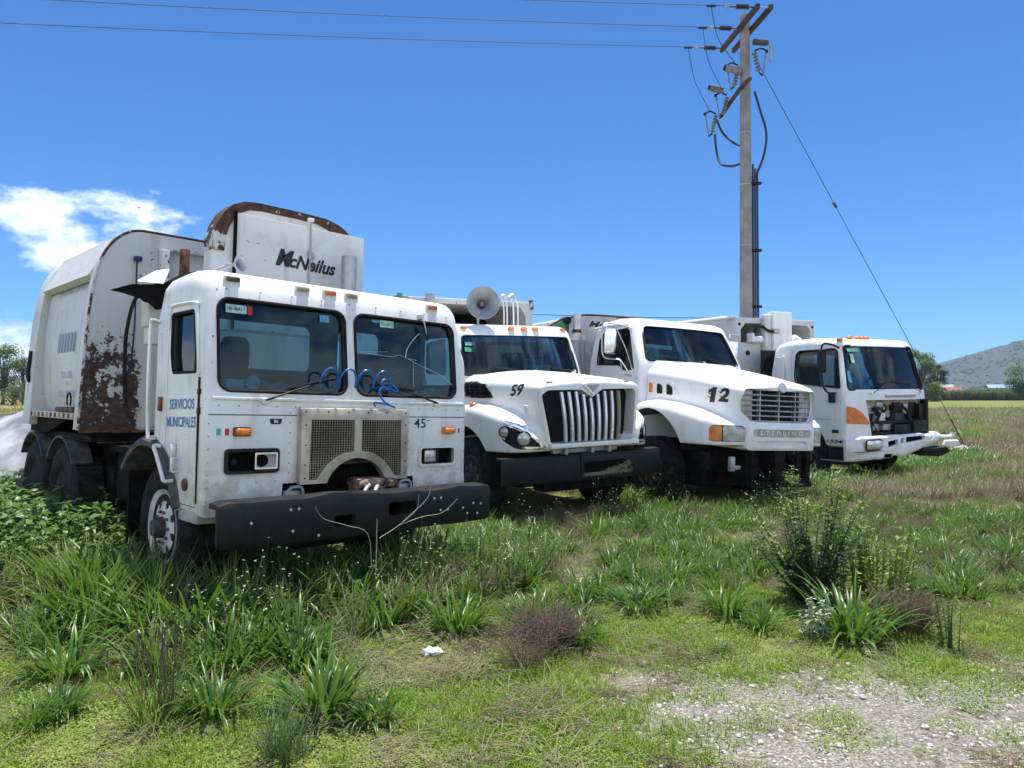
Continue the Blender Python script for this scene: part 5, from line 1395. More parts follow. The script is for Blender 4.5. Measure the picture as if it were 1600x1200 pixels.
obj('marker_light', MB().rbox(-1.03, -.93, .22, .30, 2.56, 2.62, .015), M['orange'], t4)
sticker(t4, (-.72, 2.40), .36, .06, ws4(-.72, 2.4) + .016, 'sticker', 'HK-8650', 'stickerg', lean=.25, name='registration_sticker'); sticker(t4, (-.80, 2.24), .09, .18, ws4(-.8, 2.24) + .016, 'sticker', lean=.25); sticker(t4, (-.96, 1.90), .08, .22, ws4(-.96, 1.9) + .016, 'stickerb', lean=.25)
obj('dashboard', MB().rbox(-1.0, 1.0, .05, .40, 1.35, 1.68, .06, 3), M['tan'], t4)
rg_ = MB()
random.seed(9)
for k in range(14): rg_.sphere((random.uniform(-.9, .9), random.uniform(.1, .3), 1.68), random.uniform(.05, .12), 9, 6, (1.3, .8, random.uniform(.4, .8)))
obj('dash_clutter', rg_, M['dash'], t4, 60)
for u in (-.6, .6): seat(t4, u, 1.2, 1.5, 'tan', h=.7)
steering_wheel(t4, .6, .55, 1.72, .21, .9)
# exposed innards
inn = obj('engine_bulkhead', MB().box(-.70, 1.08, .24, .28, .7, 1.48), M['galv'], t4, label='bare bulkhead where the front panel is missing')
random.seed(21)
for k, (u, w, a, b, d, mt) in enumerate(((-.45, 1.30, .16, .13, .08, 'galv'), (-.18, 1.38, .10, .07, .10, 'alu'), (-.10, 1.15, .12, .15, .08, 'paper'), (.12, 1.25, .10, .16, .06, 'galv'), (.30, 1.33, .12, .10, .11, 'plastic'), (.42, 1.12, .14, .12, .09, 'inner'), (.62, 1.30, .10, .14, .08, 'alu'), (.80, 1.28, .11, .17, .09, 'plastic'), (.95, 1.22, .09, .20, .13, 'black'), (-.52, 1.02, .12, .18, .10, 'black'), (-.25, .95, .13, .10, .07, 'alu'), (.05, .95, .15, .08, .10, 'galv'), (.35, .90, .25, .12, .14, 'black'), (.80, .95, .2, .14, .16, 'black'))):
    obj('component_box', MB().rbox(u - a, u + a, .24 - d * 2.2, .24, w - b * .8, w + b * .8, .02, 2), M[mt], inn)
hs = MB()
for k in range(15):
    u = random.uniform(-.6, .95); w = random.uniform(.95, 1.42); pts = [Vector((u, random.uniform(.0, .1), w))]
    for j in range(5): pts.append(pts[-1] + Vector((random.uniform(-.16, .16), random.uniform(-.05, .05), random.uniform(-.16, .08))))
    for p in pts: p.y = max(-.06, min(.12, p.y)); p.x = max(-.62, min(1.05, p.x))
    hs.tube(pts, random.choice((.012, .02, .03)), 7)
obj('hoses', hs, M['rubber'], inn, 60, kind='stuff')
cr_ = MB().rbox(-.66, 1.08, -.04, .04, 1.02, 1.07, .01); cr_.rbox(-.5, 1.05, -.02, .06, .80, .86, .01); cr_.rbox(1.03, 1.10, -.08, .05, .8, 1.47, .015); obj('cross_member', cr_, M['black'], inn)
obj('radiator', MB().box(-.5, 1.0, .12, .2, .45, .9), M['chassis'], inn)
# crumpled bumper
sec = []
random.seed(5)
for k in range(41):
    t = k / 40; u = -1.22 + 2.52 * t
    cr1 = noise.noise(Vector((u * 4, 1, 2))) * .05 * (t ** .6) + noise.noise(Vector((u * 9, 5, 2))) * .028 * t
    cr2 = noise.noise(Vector((u * 5, 9, 2))) * .09 * t
    wt = .815 + cr1 * .7 - (.02 if t < .1 else 0); wb = .36 + .11 * t + (.20 * max(0, (t - .55) / .45) ** 1.2) + cr2
    bow = .10 * max(0, abs(u) - .2) ** 2 - .22 * max(0, (t - .7)) + cr2 * .4
    e = max(0, .06 - t) / .06
    v0 = -.24 + bow + .10 * e * e
    sec.append([(u, v0 + .03, wb), (u, v0, wb + .04), (u, v0 - .015 + cr1 * .4, wb + (wt - wb) * .45), (u, v0 - .012 - cr2 * .5, wb + (wt - wb) * .52), (u, v0 + cr1 * .6, wt - .04), (u, v0 + .03, wt), (u, v0 + .16, wt - .01), (u, v0 + .16, wt - .04), (u, v0 + .05, wt - .06), (u, v0 + .045, wb + .04)])
bm4 = boolean(MB().loft(sec), [front(rpoly([(-.34, .595), (-.06, .64), (-.05, .735), (-.34, .70)], .01), -.6, .2), front(rpoly([(.0, .65), (.10, .665), (.10, .76), (.02, .745)], .01), -.6, .2), front(rpoly([(.16, .66), (.74, .70), (.74, .775), (.17, .765)], .01), -.6, .2), front(rrect(-.44, -.20, .40, .475, .02), -.6, .2)], solver='EXACT')
bp4 = obj('bumper', bm4, M['white4'], t4, 25, label='crumpled white plastic bumper bent out at the right end')
obj('bumper_beam', MB().rbox(-1.0, .95, -.08, .04, .48, .76, .02), M['void'], bp4)
fl4 = obj('fog_lamp', MB().rbox(-.92, -.50, -.275, -.20, .57, .735, .045, 3), M['lens'], bp4); obj('lamp_rim', MB().tube([(u, -.235, w) for u, w in rrect(-.93, -.49, .56, .745, .045)], .012, 6, closed=True), M['plastic'], fl4)
obj('bumper_seam', MB().box(-1.2, -.45, -.25, -.2, .535, .541), M['void'], bp4)
fr4 = MB().prism([(1.15, -.38, .66), (1.42, -.46, .66), (1.46, -.46, .60), (1.3, -.42, .54), (1.12, -.36, .58)], (.02, .05, .02)); obj('bumper_shard', fr4, M['white4'], bp4, 0)
obj('torn_liner', MB().prism([(.7, -.2, .50), (1.2, -.36, .54), (1.34, -.36, .46), (1.1, -.28, .36), (.8, -.1, .38)], (.02, .25, .02)), M['plastic'], bp4, 0)
stp = MB().rbox(-1.12, -.9, .05, .62, .28, .34, .01); stp.rbox(-1.05, -.95, .02, .5, .34, .60, .02); stp.rbox(-1.08, -.55, .0, .06, .3, .82, .02); st4 = obj('step', stp, M['plastic'], t4); obj('tread', MB().rbox(-1.13, -.9, .08, .6, .34, .355, .004), M['alu'], st4)
mm = obj('mirror', MB().rbox(-1.44, -1.27, .30, .40, 1.98, 2.42, .04, 3), M['plastic'], t4); obj('mirror_frame', MB().tube([(-1.04, .22, 2.44), (-1.2, .26, 2.50), (-1.35, .34, 2.49), (-1.36, .35, 2.2), (-1.36, .34, 1.8), (-1.30, .28, 1.62), (-1.17, .2, 1.60)], .018, 7), M['black'], mm); obj('lower_mirror', MB().rbox(-1.27, -1.15, .22, .30, 1.42, 1.62, .02), M['plastic'], mm)
# body frame behind the cab
bo = MB().rbox(-1.33, 1.02, 2.55, 5.6, 1.0, 3.22, .015).mesh()
bo = boolean(bo, [front([(-1.20, 2.68), (-.44, 2.68), (-.44, 3.10), (-1.05, 3.10), (-1.20, 2.96)], 2.3, 5.3), front([(.15, 2.68), (.90, 2.68), (.90, 2.98), (.80, 3.10), (.15, 3.10)], 2.3, 5.3)])
b4o = obj('packer_body', bo, M['body_grey'], t4, 30, label='pale packer body frame with two openings and a centre post')
obj('centre_post', MB().rbox(-.42, .14, 2.38, 2.56, 1.9, 3.36, .015), M['white1'], b4o)
obj('post_cheek', MB().rbox(-.62, -.42, 2.42, 2.56, 1.9, 3.30, .04, 3), M['body_grey'], b4o)
mt_ = MB().cyl((-.98, 2.45, 2.74), (-.72, 2.45, 2.74), .075, n=18); mt_.rbox(-1.04, -.96, 2.38, 2.55, 2.68, 2.88, .02); obj('hydraulic_motor', mt_, M['paper'], b4o)
obj('hydraulic_hose', MB().tube([(-.90, 2.45, 2.88), (-.86, 2.42, 2.98), (-.74, 2.4, 3.02), (-.62, 2.38, 2.95), (-.5, 2.36, 2.92), (-.38, 2.36, 2.93)], .032, 8), M['rubber'], b4o)
obj('hose_fitting', MB().cyl((-.46, 2.36, 2.92), (-.30, 2.36, 2.93), .05, n=14), M['alu'], b4o)
for u in (-1.235, .955): obj('bolt_hole', MB().cyl((u, 2.54, 3.07), (u, 2.56, 3.07), .03, n=14), M['void'], b4o)
obj('tarp_roll', MB().tube([(-2.5, 4.8, 3.12), (-1.9, 3.6, 3.16), (-1.35, 2.6, 3.22)], .04, 8), M['paper'], b4o)
obj('arm_pivot', MB().cyl((.14, 2.36, 2.80), (.30, 2.34, 2.72), .08, n=16).tube([(.2, 2.35, 2.75), (.45, 2.3, 2.62), (.8, 2.2, 2.5)], .06, 10), M['paper'], b4o)
gv = MB().box(-.95, -.4, 2.2, 2.24, 1.9, 2.5)
for k in range(9): gv.box(-1.0 + k * .055, -.985 + k * .055, 2.15, 2.2, 1.9, 2.2 + k * .035)
obj('air_grate', gv, M['plastic'], b4o, 0)
obj('lamp', MB().lathe([(0, 0), (.05, 0), (.045, .03), (0, .04)], (-1.02, 2.54, 2.46), (0, -1, 0), 16), M['plastic'], b4o)
ch = MB().rbox(-.45, -.36, .2, 5.6, .55, .85, .01); ch.rbox(.36, .45, .2, 5.6, .55, .85, .01); ch.cyl((-1.0, 1.0, .48), (1.0, 1.0, .48), .07); ch.rbox(-.34, .34, .5, 1.8, .6, 1.2, .05); ch.box(-.4, .4, 3.5, 3.6, .6, .8)
ch.rbox(-.5, .5, .4, 2.4, .3, .8, .05); ch.box(-1.12, -.5, 1.66, 1.69, .15, .95); ch.box(.5, 1.12, 1.66, 1.69, .15, .95); ch.rbox(-1.05, 1.05, 2.55, 2.65, .3, 1.0, .02)  # block, flaps and cross plate added to close off light under the truck
obj('chassis', ch, M['chassis'], t4)
for sg in (-1, 1):
    make_wheel(t4, sg * 1.08, 1.0, .46, .47, .27, sg, 'brownrim')
    make_wheel(t4, sg * 1.16, 4.2, .46, .47, .27, sg, 'brownrim', deep=.1, holes=0)
# ================================================================ plants
M['blade'] = leaf('broad_grass_blade', (.028, .090, .010), (.070, .170, .018), .32, .36, tip=(.16, .23, .06))
M['thin'] = leaf('fine_grass_blade', (.048, .120, .012), (.125, .210, .028), .35, .5, tip=(.25, .26, .09))
M['cover'] = leaf('ground_cover_leaf', (.140, .245, .018), (.260, .345, .040), .3, .55)
M['straw'] = leaf('dry_straw', (.22, .18, .11), (.38, .33, .22), .2, .7)
M['dead'] = leaf('dead_brown_weed', (.12, .075, .060), (.24, .165, .135), .15, .8)
M['weed'] = leaf('nettle_leaf', (.075, .150, .035), (.150, .240, .065), .35, .42)
M['darkweed'] = leaf('dark_weed_leaf', (.030, .062, .020), (.070, .125, .030), .3, .5)
M['yellowweed'] = leaf('yellow_green_leaf', (.14, .19, .03), (.24, .26, .05), .35, .5)
M['silver'] = leaf('silvery_leaf', (.24, .30, .22), (.34, .38, .28), .2, .6)
M['bluegreen'] = leaf('blue_green_blade', (.055, .105, .045), (.10, .16, .065), .3, .5)
M['treeleaf'] = leaf('tree_leaf', (.035, .060, .014), (.085, .125, .030), .3, .55)
M['willow'] = leaf('willow_leaf', (.055, .095, .020), (.125, .165, .035), .35, .55)
M['bark'] = plain('bark', (.10, .075, .055), .9, vary=.3, scale=8, bump=.5)
M['seed'] = leaf('pale_seed_head', (.36, .33, .24), (.55, .52, .42), .1, .8)
M['pebble'] = plain('pale_pebble', (.56, .53, .48), .9, vary=.2, scale=3)
M['corn'] = leaf('corn_leaf', (.060, .085, .025), (.11, .125, .04), .3, .6)
for o in straw_users: o.data.materials.clear(); o.data.materials.append(M['straw'])


class Leafy(MB):
    def __init__(s): super().__init__(); s.tip = []

    def blade(s, base, az, ln, wd, lean, droop, seg=5, fold=.25):
        """a grass blade that rises at lean from the upright and bends over by droop"""
        base = Vector(base); d = Vector((math.cos(az), math.sin(az), 0)); sd_ = Vector((-d.y, d.x, 0)); p = base.copy(); ang = lean; vs = []
        for k in range(seg + 1):
            t = k / seg; w = wd * (.55 + .9 * t - 1.45 * t * t + .02) * 1.25
            if k == seg: w = .0015
            n = Vector((-d.x * math.cos(ang), -d.y * math.cos(ang), math.sin(ang)))
            vs += [p - sd_ * w * .5 + n * w * fold * .4, p - n * w * fold * .2, p + sd_ * w * .5 + n * w * fold * .4]
            s.tip += [max(0, t - .45) * 1.3] * 3
            ang += droop / seg * (0.4 + 1.2 * t); p = p + (d * math.sin(ang) + Vector((0, 0, math.cos(ang)))) * (ln / seg)
        fs = []
        for k in range(seg):
            a = 3 * k
            fs += [(a, a + 1, a + 4, a + 3), (a + 1, a + 2, a + 5, a + 4)]
        s.add(vs, fs)

    def leafq(s, p, d, up, ln, wd, bend=.3):
        """a pointed oval leaf"""
        p, d, up = Vector(p), Vector(d).normalized(), Vector(up)
        r_ = d.cross(up); r_ = r_.normalized() if r_.length > 1e-6 else d.orthogonal().normalized(); n = r_.cross(d)
        vs = [p, p + d * ln * .4 + r_ * wd * .5 - n * .04 * ln, p + d * ln * .45, p + d * ln * .4 - r_ * wd * .5 - n * .04 * ln, p + d * ln - n * ln * bend]
        s.tip += [0, .1, .1, .1, .2]
        s.add(vs, [(0, 1, 2), (0, 2, 3), (1, 4, 2), (2, 4, 3)])

    def stem(s, pts, r_):
        n0 = len(s.v); s.tube(pts, r_, 4, cap=False, sm=False); s.tip += [.0] * (len(s.v) - n0)

    def mesh(s, name='plant', mat=None):
        me = bpy.data.meshes.new(name); me.from_pydata(s.v, [], s.f)
        a = me.attributes.new('tip', 'FLOAT', 'POINT'); a.data.foreach_set('value', [max(0.0, min(1.0, x)) for x in s.tip])
        if mat: me.materials.append(M[mat])
        me.update(); me.shade_smooth(); return me


rnd = random.Random(11)
def broad_tuft(seed, n=34, h=.36, wd=.022, spread=.09, mat='blade', droopy=1.0):
    q = random.Random(seed); b = Leafy()
    for k in range(n):
        a = q.uniform(0, 2 * PI); r_ = spread * math.sqrt(q.random()); c = (r_ * math.cos(a), r_ * math.sin(a), -.01)
        b.blade(c, a + q.gauss(0, .5), h * q.uniform(.55, 1.15), wd * q.uniform(.7, 1.25), q.uniform(.05, .55) + .25 * r_ / spread, droopy * q.choice((q.uniform(.2, .8), q.uniform(.4, 1.1), q.uniform(1.2, 2.2))), 6)
    return b.mesh('broad_tuft', mat)
def fine_tuft(seed, n=46, h=.2, wd=.006, spread=.07, mat='thin', lean=.7):
    q = random.Random(seed); b = Leafy()
    for k in range(n):
        a = q.uniform(0, 2 * PI); r_ = spread * math.sqrt(q.random())
        b.blade((r_ * math.cos(a), r_ * math.sin(a), -.005), q.uniform(0, 2 * PI), h * q.uniform(.4, 1.2), wd * q.uniform(.7, 1.3), q.uniform(.0, lean), q.uniform(.1, 1.3), 3, .1)
    return b.mesh('fine_tuft', mat)
def cover_patch(seed, n=120, r0=.11, mat='cover', sz=.0105):
    q = random.Random(seed); b = Leafy()
    for k in range(n):
        a = q.uniform(0, 2 * PI); r_ = r0 * math.sqrt(q.random()); z = q.uniform(.002, .022) * (1 - .5 * r_ / r0); d = q.uniform(0, 2 * PI)
        b.leafq((r_ * math.cos(a), r_ * math.sin(a), z), (math.cos(d), math.sin(d), q.uniform(-.1, .7)), (0, 0, 1), sz * q.uniform(.6, 1.4), sz * .75, .1)
    return b.mesh('cover', mat)
def straw_patch(seed, n=40, r0=.13, mat='straw', up=.35):
    q = random.Random(seed); b = Leafy()
    for k in range(n):
        a = q.uniform(0, 2 * PI); r_ = r0 * math.sqrt(q.random()); d = q.uniform(0, 2 * PI); L = q.uniform(.05, .18)
        p = Vector((r_ * math.cos(a), r_ * math.sin(a), .004)); e = Vector((math.cos(d), math.sin(d), q.uniform(.0, up) ** 1.2)) * L
        b.stem([p, p + e * .5 + Vector((0, 0, .008)), p + e], .0013)
    return b.mesh('straw', mat)
def weed(seed, h=.6, n=5, mat='weed', ls=.075, spread=.10, rows=9):
    q = random.Random(seed); b = Leafy()
    for k in range(n):
        a = q.uniform(0, 2 * PI); hh = h * q.uniform(.55, 1.1); base = Vector((spread * math.cos(a) * q.random(), spread * math.sin(a) * q.random(), 0)); tp = base + Vector((math.cos(a) * hh * .28 * q.random(), math.sin(a) * hh * .28 * q.random(), hh))
        b.stem([base, base.lerp(tp, .5) + Vector((0, 0, .02)), tp], [.005, .004, .002])
        for j in range(rows):
            t = .15 + .85 * j / (rows - 1); p = base.lerp(tp, t); f = q.uniform(0, PI)
            for m_ in range(2 if t < .95 else 4):
                d = f + m_ * (PI if t < .95 else PI / 2); L = ls * (1.15 - .55 * t) * q.uniform(.6, 1.3); d += q.gauss(0, .4)
                b.leafq(p, (math.cos(d), math.sin(d), q.uniform(-.5, .8)), (q.gauss(0, .4), q.gauss(0, .4), 1), L, L * .6, q.uniform(.1, .45))
    return b.mesh('weed', mat)
def stalks(seed, n=9, h=.35, mat='seed', spread=.12):
    q = random.Random(seed); b = Leafy()
    for k in range(n):
        a = q.uniform(0, 2 * PI); p = Vector((spread * math.cos(a) * q.random(), spread * math.sin(a) * q.random(), 0)); tp = p + Vector((q.gauss(0, .06), q.gauss(0, .06), h * q.uniform(.6, 1.15)))
        b.stem([p, p.lerp(tp, .5) + Vector((q.gauss(0, .01), 0, 0)), tp], .0012)
        for j in range(5): d = q.uniform(0, 2 * PI); b.leafq(tp, (math.cos(d), math.sin(d), q.uniform(-.2, .8)), (0, 0, 1), .008, .006)
    me = b.mesh('stalks', mat); me.materials.append(M['darkweed'])
    for p_ in me.polygons: p_.material_index = 1 if len(p_.vertices) == 4 else 0
    return me
def bushy_dead(seed, n=60, h=.3, mat='dead'):
    q = random.Random(seed); b = Leafy()
    for k in range(n):
        a = q.uniform(0, 2 * PI); p = Vector((.08 * math.cos(a) * q.random(), .08 * math.sin(a) * q.random(), 0)); e = Vector((math.cos(a) * q.uniform(.1, .8), math.sin(a) * q.uniform(.1, .8), q.uniform(.4, 1))) * h * q.uniform(.6, 1.1)
        m_ = p + e * .55 + Vector((q.gauss(0, .02), q.gauss(0, .02), .02)); b.stem([p, m_, p + e], .0016)
        for j in range(3):
            d = q.uniform(0, 2 * PI); b.stem([m_.lerp(p + e, q.random()), m_ + Vector((math.cos(d), math.sin(d), q.uniform(.2, 1))) * .07], .0011)
    return b.mesh('dead_weed', mat)
def pebble(seed, r_=.024):
    q = random.Random(seed); m = MB().sphere((0, 0, .3 * r_), r_, 7, 5, (1, q.uniform(.6, .9), q.uniform(.35, .6)))
    me = m.mesh('pebble'); 
    for v in me.vertices: v.co += Vector((q.gauss(0, .1), q.gauss(0, .1), q.gauss(0, .07))) * r_
    me.materials.append(M['pebble']); return me


def scatter(name, meshes, items, label, cat):
    """one object that carries many small plants; items: (x, y, z, rx, ry, rz, scale, index)"""
    cl = bpy.data.collections.new(name + '_kinds')
    for i, me in enumerate(meshes):
        o = bpy.data.objects.new('%s_%02d' % (name, i), me); cl.objects.link(o)
    me = bpy.data.meshes.new(name); me.from_pydata([it[:3] for it in items], [], [])
    a = me.attributes.new('rot', 'FLOAT_VECTOR', 'POINT'); a.data.foreach_set('vector', [c for it in items for c in it[3:6]])
    a = me.attributes.new('scl', 'FLOAT', 'POINT'); a.data.foreach_set('value', [it[6] for it in items])
    a = me.attributes.new('idx', 'INT', 'POINT'); a.data.foreach_set('value', [it[7] for it in items])
    o = bpy.data.objects.new(name, me); COL.objects.link(o)
    ng = bpy.data.node_groups.new(name, 'GeometryNodeTree')
    ng.interface.new_socket('Geometry', in_out='INPUT', socket_type='NodeSocketGeometry'); ng.interface.new_socket('Geometry', in_out='OUTPUT', socket_type='NodeSocketGeometry')
    n = ng.nodes; l = ng.links; gi = n.new('NodeGroupInput'); go = n.new('NodeGroupOutput'); ip = n.new('GeometryNodeInstanceOnPoints'); ci = n.new('GeometryNodeCollectionInfo')
    ci.inputs[0].default_value = cl; ci.inputs['Separate Children'].default_value = True; ci.inputs['Reset Children'].default_value = True
    def att(nm, ty):
        k = n.new('GeometryNodeInputNamedAttribute'); k.data_type = ty; k.inputs[0].default_value = nm; return k.outputs[0]
    er = n.new('FunctionNodeEulerToRotation'); l.new(att('rot', 'FLOAT_VECTOR'), er.inputs[0])
    l.new(gi.outputs[0], ip.inputs['Points']); l.new(ci.outputs[0], ip.inputs['Instance']); ip.inputs['Pick Instance'].default_value = True
    l.new(att('idx', 'INT'), ip.inputs['Instance Index']); l.new(er.outputs[0], ip.inputs['Rotation']); l.new(att('scl', 'FLOAT'), ip.inputs['Scale']); l.new(ip.outputs[0], go.inputs[0])
    md = o.modifiers.new('scatter', 'NODES'); md.node_group = ng
    o['kind'] = 'stuff'; o['label'] = label; o['category'] = cat
    return o


# areas kept clear
TR = [(t1, -1.25, 1.25, -.45, 6.3), (t2, -1.3, 1.3, -.1, 5.6), (t3, -1.25, 1.25, -.1, 6.5), (t4, -1.25, 1.3, -.3, 5.6)]
TRI = []
bpy.context.view_layer.update()
for t, a, b, c, d in TR: TRI.append((t.matrix_world.inverted(), a, b, c, d))
def under(x, y, m_=0.0):
    """how far inside a truck's footprint a point lies, 0 outside"""
    best = 0
    for mi, a, b, c, d in TRI:
        p = mi @ Vector((x, y, 0))
        if a - m_ < p.x < b + m_ and c - m_ < p.y < d + m_: best = max(best, min(p.x - a + m_, b + m_ - p.x, p.y - c + m_, d + m_ - p.y))
    return best
def N2(x, y, s_=1.0, z=0.0): return noise.noise(Vector((x * s_, y * s_, z)))
def gravel(x, y): 
    f = min(1, max(0, (x - .02 * y - .1 + N2(x, y, 1.1, 3) * .5) / .7)) * min(1, max(0, (4.75 - y + N2(x, y, 1.0, 8) * .5) / .7))
    return f
def wedge(y0, y1, dens, seed, fall=0.0):
    q = random.Random(seed); y = y0; out = []
    n = int(.67 * dens * (y1 - y0) * 2 * (.78 * y1 + 1.9))
    for k in range(n):
        yy = y0 + (y1 - y0) * q.random() ** (1 + fall); hw_ = .78 * yy + 1.9
        if q.random() > hw_ / (.78 * y1 + 1.9): continue
        xx = q.uniform(-hw_, hw_); out.append((xx, yy, q))
    return out

# 1. creeping ground cover
it = []
for x, y, q in wedge(2.6, 9.5, 190, 1):
    if under(x, y, -.3) > 0: continue
    g_ = gravel(x, y); d = N2(x, y, .9, 1) + .5 * N2(x, y, 3.0, 2)
    if q.random() < g_ * (.86 + .5 * N2(x, y, 1.7, 33)): continue
    if y < 6.2 and d < -.35 and q.random() < .75: continue
    if y >= 6.2 and q.random() < .6: continue
    it.append((x, y, gz(x, y), q.gauss(0, .06), q.gauss(0, .06), q.uniform(0, 6.28), q.uniform(.7, 1.35) * (1 if y < 6 else 1.3), q.randrange(4)))
scatter('ground_cover', [cover_patch(i) for i in range(3)] + [cover_patch(9, 60, .12, 'weed', .012)], it, 'low yellow-green ground cover creeping over the soil', 'ground cover')
# short bright lawn, thickest right of the middle
it = []
for x, y, q in wedge(2.6, 6.4, 620, 14):
    if under(x, y, -.2) > 0 or q.random() < gravel(x, y) * .95: continue
    c = N2(x, y, .9, 41) + .5 * N2(x, y, 2.6, 42) + (.35 if x > -.8 and y < 5.4 else .12)
    if c < .08: continue
    it.append((x, y, gz(x, y), q.gauss(0, .06), q.gauss(0, .06), q.uniform(0, 6.28), q.uniform(.6, 1.3), q.randrange(3)))
scatter('short_lawn', [fine_tuft(90 + i, 60, .045, .0042, .085, 'cover', 1.1) for i in range(3)], it, 'short bright yellow-green lawn in the foreground', 'lawn')
# 2. dead straw lying about
it = []
for x, y, q in wedge(2.6, 12, 34, 2):
    if under(x, y, -.5) > 0 or q.random() < gravel(x, y) * .8: continue
    if N2(x, y, .8, 5) < -.15 and q.random() < .7: continue
    it.append((x, y, gz(x, y), q.gauss(0, .08), q.gauss(0, .08), q.uniform(0, 6.28), q.uniform(.7, 1.5), q.randrange(4)))
scatter('dry_straw', [straw_patch(i) for i in range(2)] + [straw_patch(7, 30, .1, 'dead', .5), straw_patch(8, 36, .12, 'straw', .9)], it, 'dead straw and stems lying among the grass', 'straw')
# 3. fine grass
it = []
for x, y, q in wedge(3.4, 13, 34, 3):
    u_ = under(x, y); 
    if u_ > .35 or gravel(x, y) > .12: continue
    c = N2(x, y, .8, 11) + .4 * N2(x, y, 2.2, 12) + (.30 if y > 5.2 else -.25 if y > 4.3 else -.5) + (.25 if 6 < y < 10 else 0)
    if x > 1.0 and y < 5.0: c -= .4
    if x < -3 and 7.6 < y < 8.8: c -= .5
    if c < (.44 if y < 6.0 else .16): continue
    it.append((x, y, gz(x, y), q.gauss(0, .1), q.gauss(0, .1), q.uniform(0, 6.28), q.uniform(.4, 1.0), q.choice((0, 1, 2, 3, 4, 4, 5, 6, 6))))
scatter('fine_grass', [fine_tuft(i) for i in range(3)] + [fine_tuft(5, 36, .26, .007), fine_tuft(6, 30, .22, .004, .08, 'straw'), fine_tuft(7, 44, .16, .008, .08, 'blade', .9), fine_tuft(8, 44, .20, .004, .09, 'dead', .8)], it, 'fine green and straw-coloured grass around the trucks', 'grass')
# 4. broad-leaved grass between the picked-out clumps
it = []
for x, y, q in wedge(4.4, 14.5, 52, 4):
    u_ = under(x, y)
    if u_ > .25 or gravel(x, y) > .02: continue
    c = N2(x, y, .7, 21) + .5 * N2(x, y, 1.9, 22) + (.25 if 5.2 < y < 10 else 0)
    if x > .6 and y < 5.6: c -= .5
    if x < -3 and 7.4 < y < 9: c -= .5
    if c < (.42 if y < 6.0 else .10 if y < 9.5 else .16): continue
    it.append((x, y, gz(x, y), q.gauss(0, .08), q.gauss(0, .08), q.uniform(0, 6.28), q.uniform(.35, .85), q.randrange(5)))
scatter('broad_grass', [broad_tuft(40 + i, 42, .34, .021, .10) for i in range(4)] + [broad_tuft(47, 36, .30, .022, .1, 'thin')], it, 'broad-leaved grass growing thickly before the trucks', 'grass')
# tall grass crowding the front of the nearest truck and its wheel
it = []
q = random.Random(78)
def edge(tt, n_, u0, u1, v0, v1, s0, s1):
    for k in range(n_):
        p = tt.matrix_world @ Vector((q.uniform(u0, u1), q.uniform(v0, v1), 0)); it.append((p.x, p.y, gz(p.x, p.y), q.gauss(0, .1), q.gauss(0, .1), q.uniform(0, 6.28), q.uniform(s0, s1), q.randrange(5)))
edge(t1, 44, -1.7, 1.7, -.95, -.40, .7, 1.1); edge(t1, 70, -1.6, 1.5, -.40, .4, .9, 1.3); edge(t1, 44, -1.75, -1.12, .1, 1.5, 1.0, 1.45); edge(t1, 24, -2.2, -1.22, -.2, 2.0, .7, 1.1); edge(t1, 30, 1.25, 2.3, -.6, 2.0, .7, 1.0)
edge(t2, 34, -1.5, 1.5, -1.2, -.1, .5, .85); edge(t3, 34, -1.4, 1.6, -1.2, -.1, .5, .8); edge(t4, 30, -1.4, 1.6, -1.4, -.3, .5, .8)
scatter('tall_grass', [broad_tuft(140 + i, 30, .40, .026, .10) for i in range(3)] + [fine_tuft(148, 60, .42, .007, .10, 'thin', .5), fine_tuft(149, 50, .36, .006, .10, 'straw', .6)], it, 'tall grass crowding the bumpers and wheels', 'grass')
# dead upright stems mixed into the middle distance
it = []
for x, y, q in wedge(5.2, 12.5, 9, 19):
    if under(x, y) > .2 or N2(x, y, .6, 51) + .5 * N2(x, y, 1.7, 52) < .08: continue
    it.append((x, y, gz(x, y), q.gauss(0, .12), q.gauss(0, .12), q.uniform(0, 6.28), q.uniform(.5, 1.0), q.randrange(3)))
scatter('dead_stems', [bushy_dead(150 + i, 34, .34, ('dead', 'straw', 'dead')[i]) for i in range(3)], it, 'dead brown and straw-coloured stems among the green grass', 'dead stems')
# 5. seed stalks in front of the bumpers
it = []
q = random.Random(77)
for k in range(34):
    u_ = q.uniform(-1.6, 1.5); v_ = q.uniform(-1.0, -.35); p = t1.matrix_world @ Vector((u_, v_, 0)); it.append((p.x, p.y, gz(p.x, p.y), q.gauss(0, .1), q.gauss(0, .1), q.uniform(0, 6.28), q.uniform(.8, 1.5), q.randrange(3)))
for tt, m_ in ((t2, 22), (t3, 22), (t4, 14)):
    for k in range(m_):
        p = tt.matrix_world @ Vector((q.uniform(-1.3, 1.4), q.uniform(-1.0, -.1), 0)); it.append((p.x, p.y, gz(p.x, p.y), q.gauss(0, .1), q.gauss(0, .1), q.uniform(0, 6.28), q.uniform(.8, 1.4), q.randrange(3)))
scatter('seed_stalks', [stalks(i) for i in range(2)] + [stalks(3, 7, .42)], it, 'thin stalks with tiny pale heads before the bumpers', 'weeds')
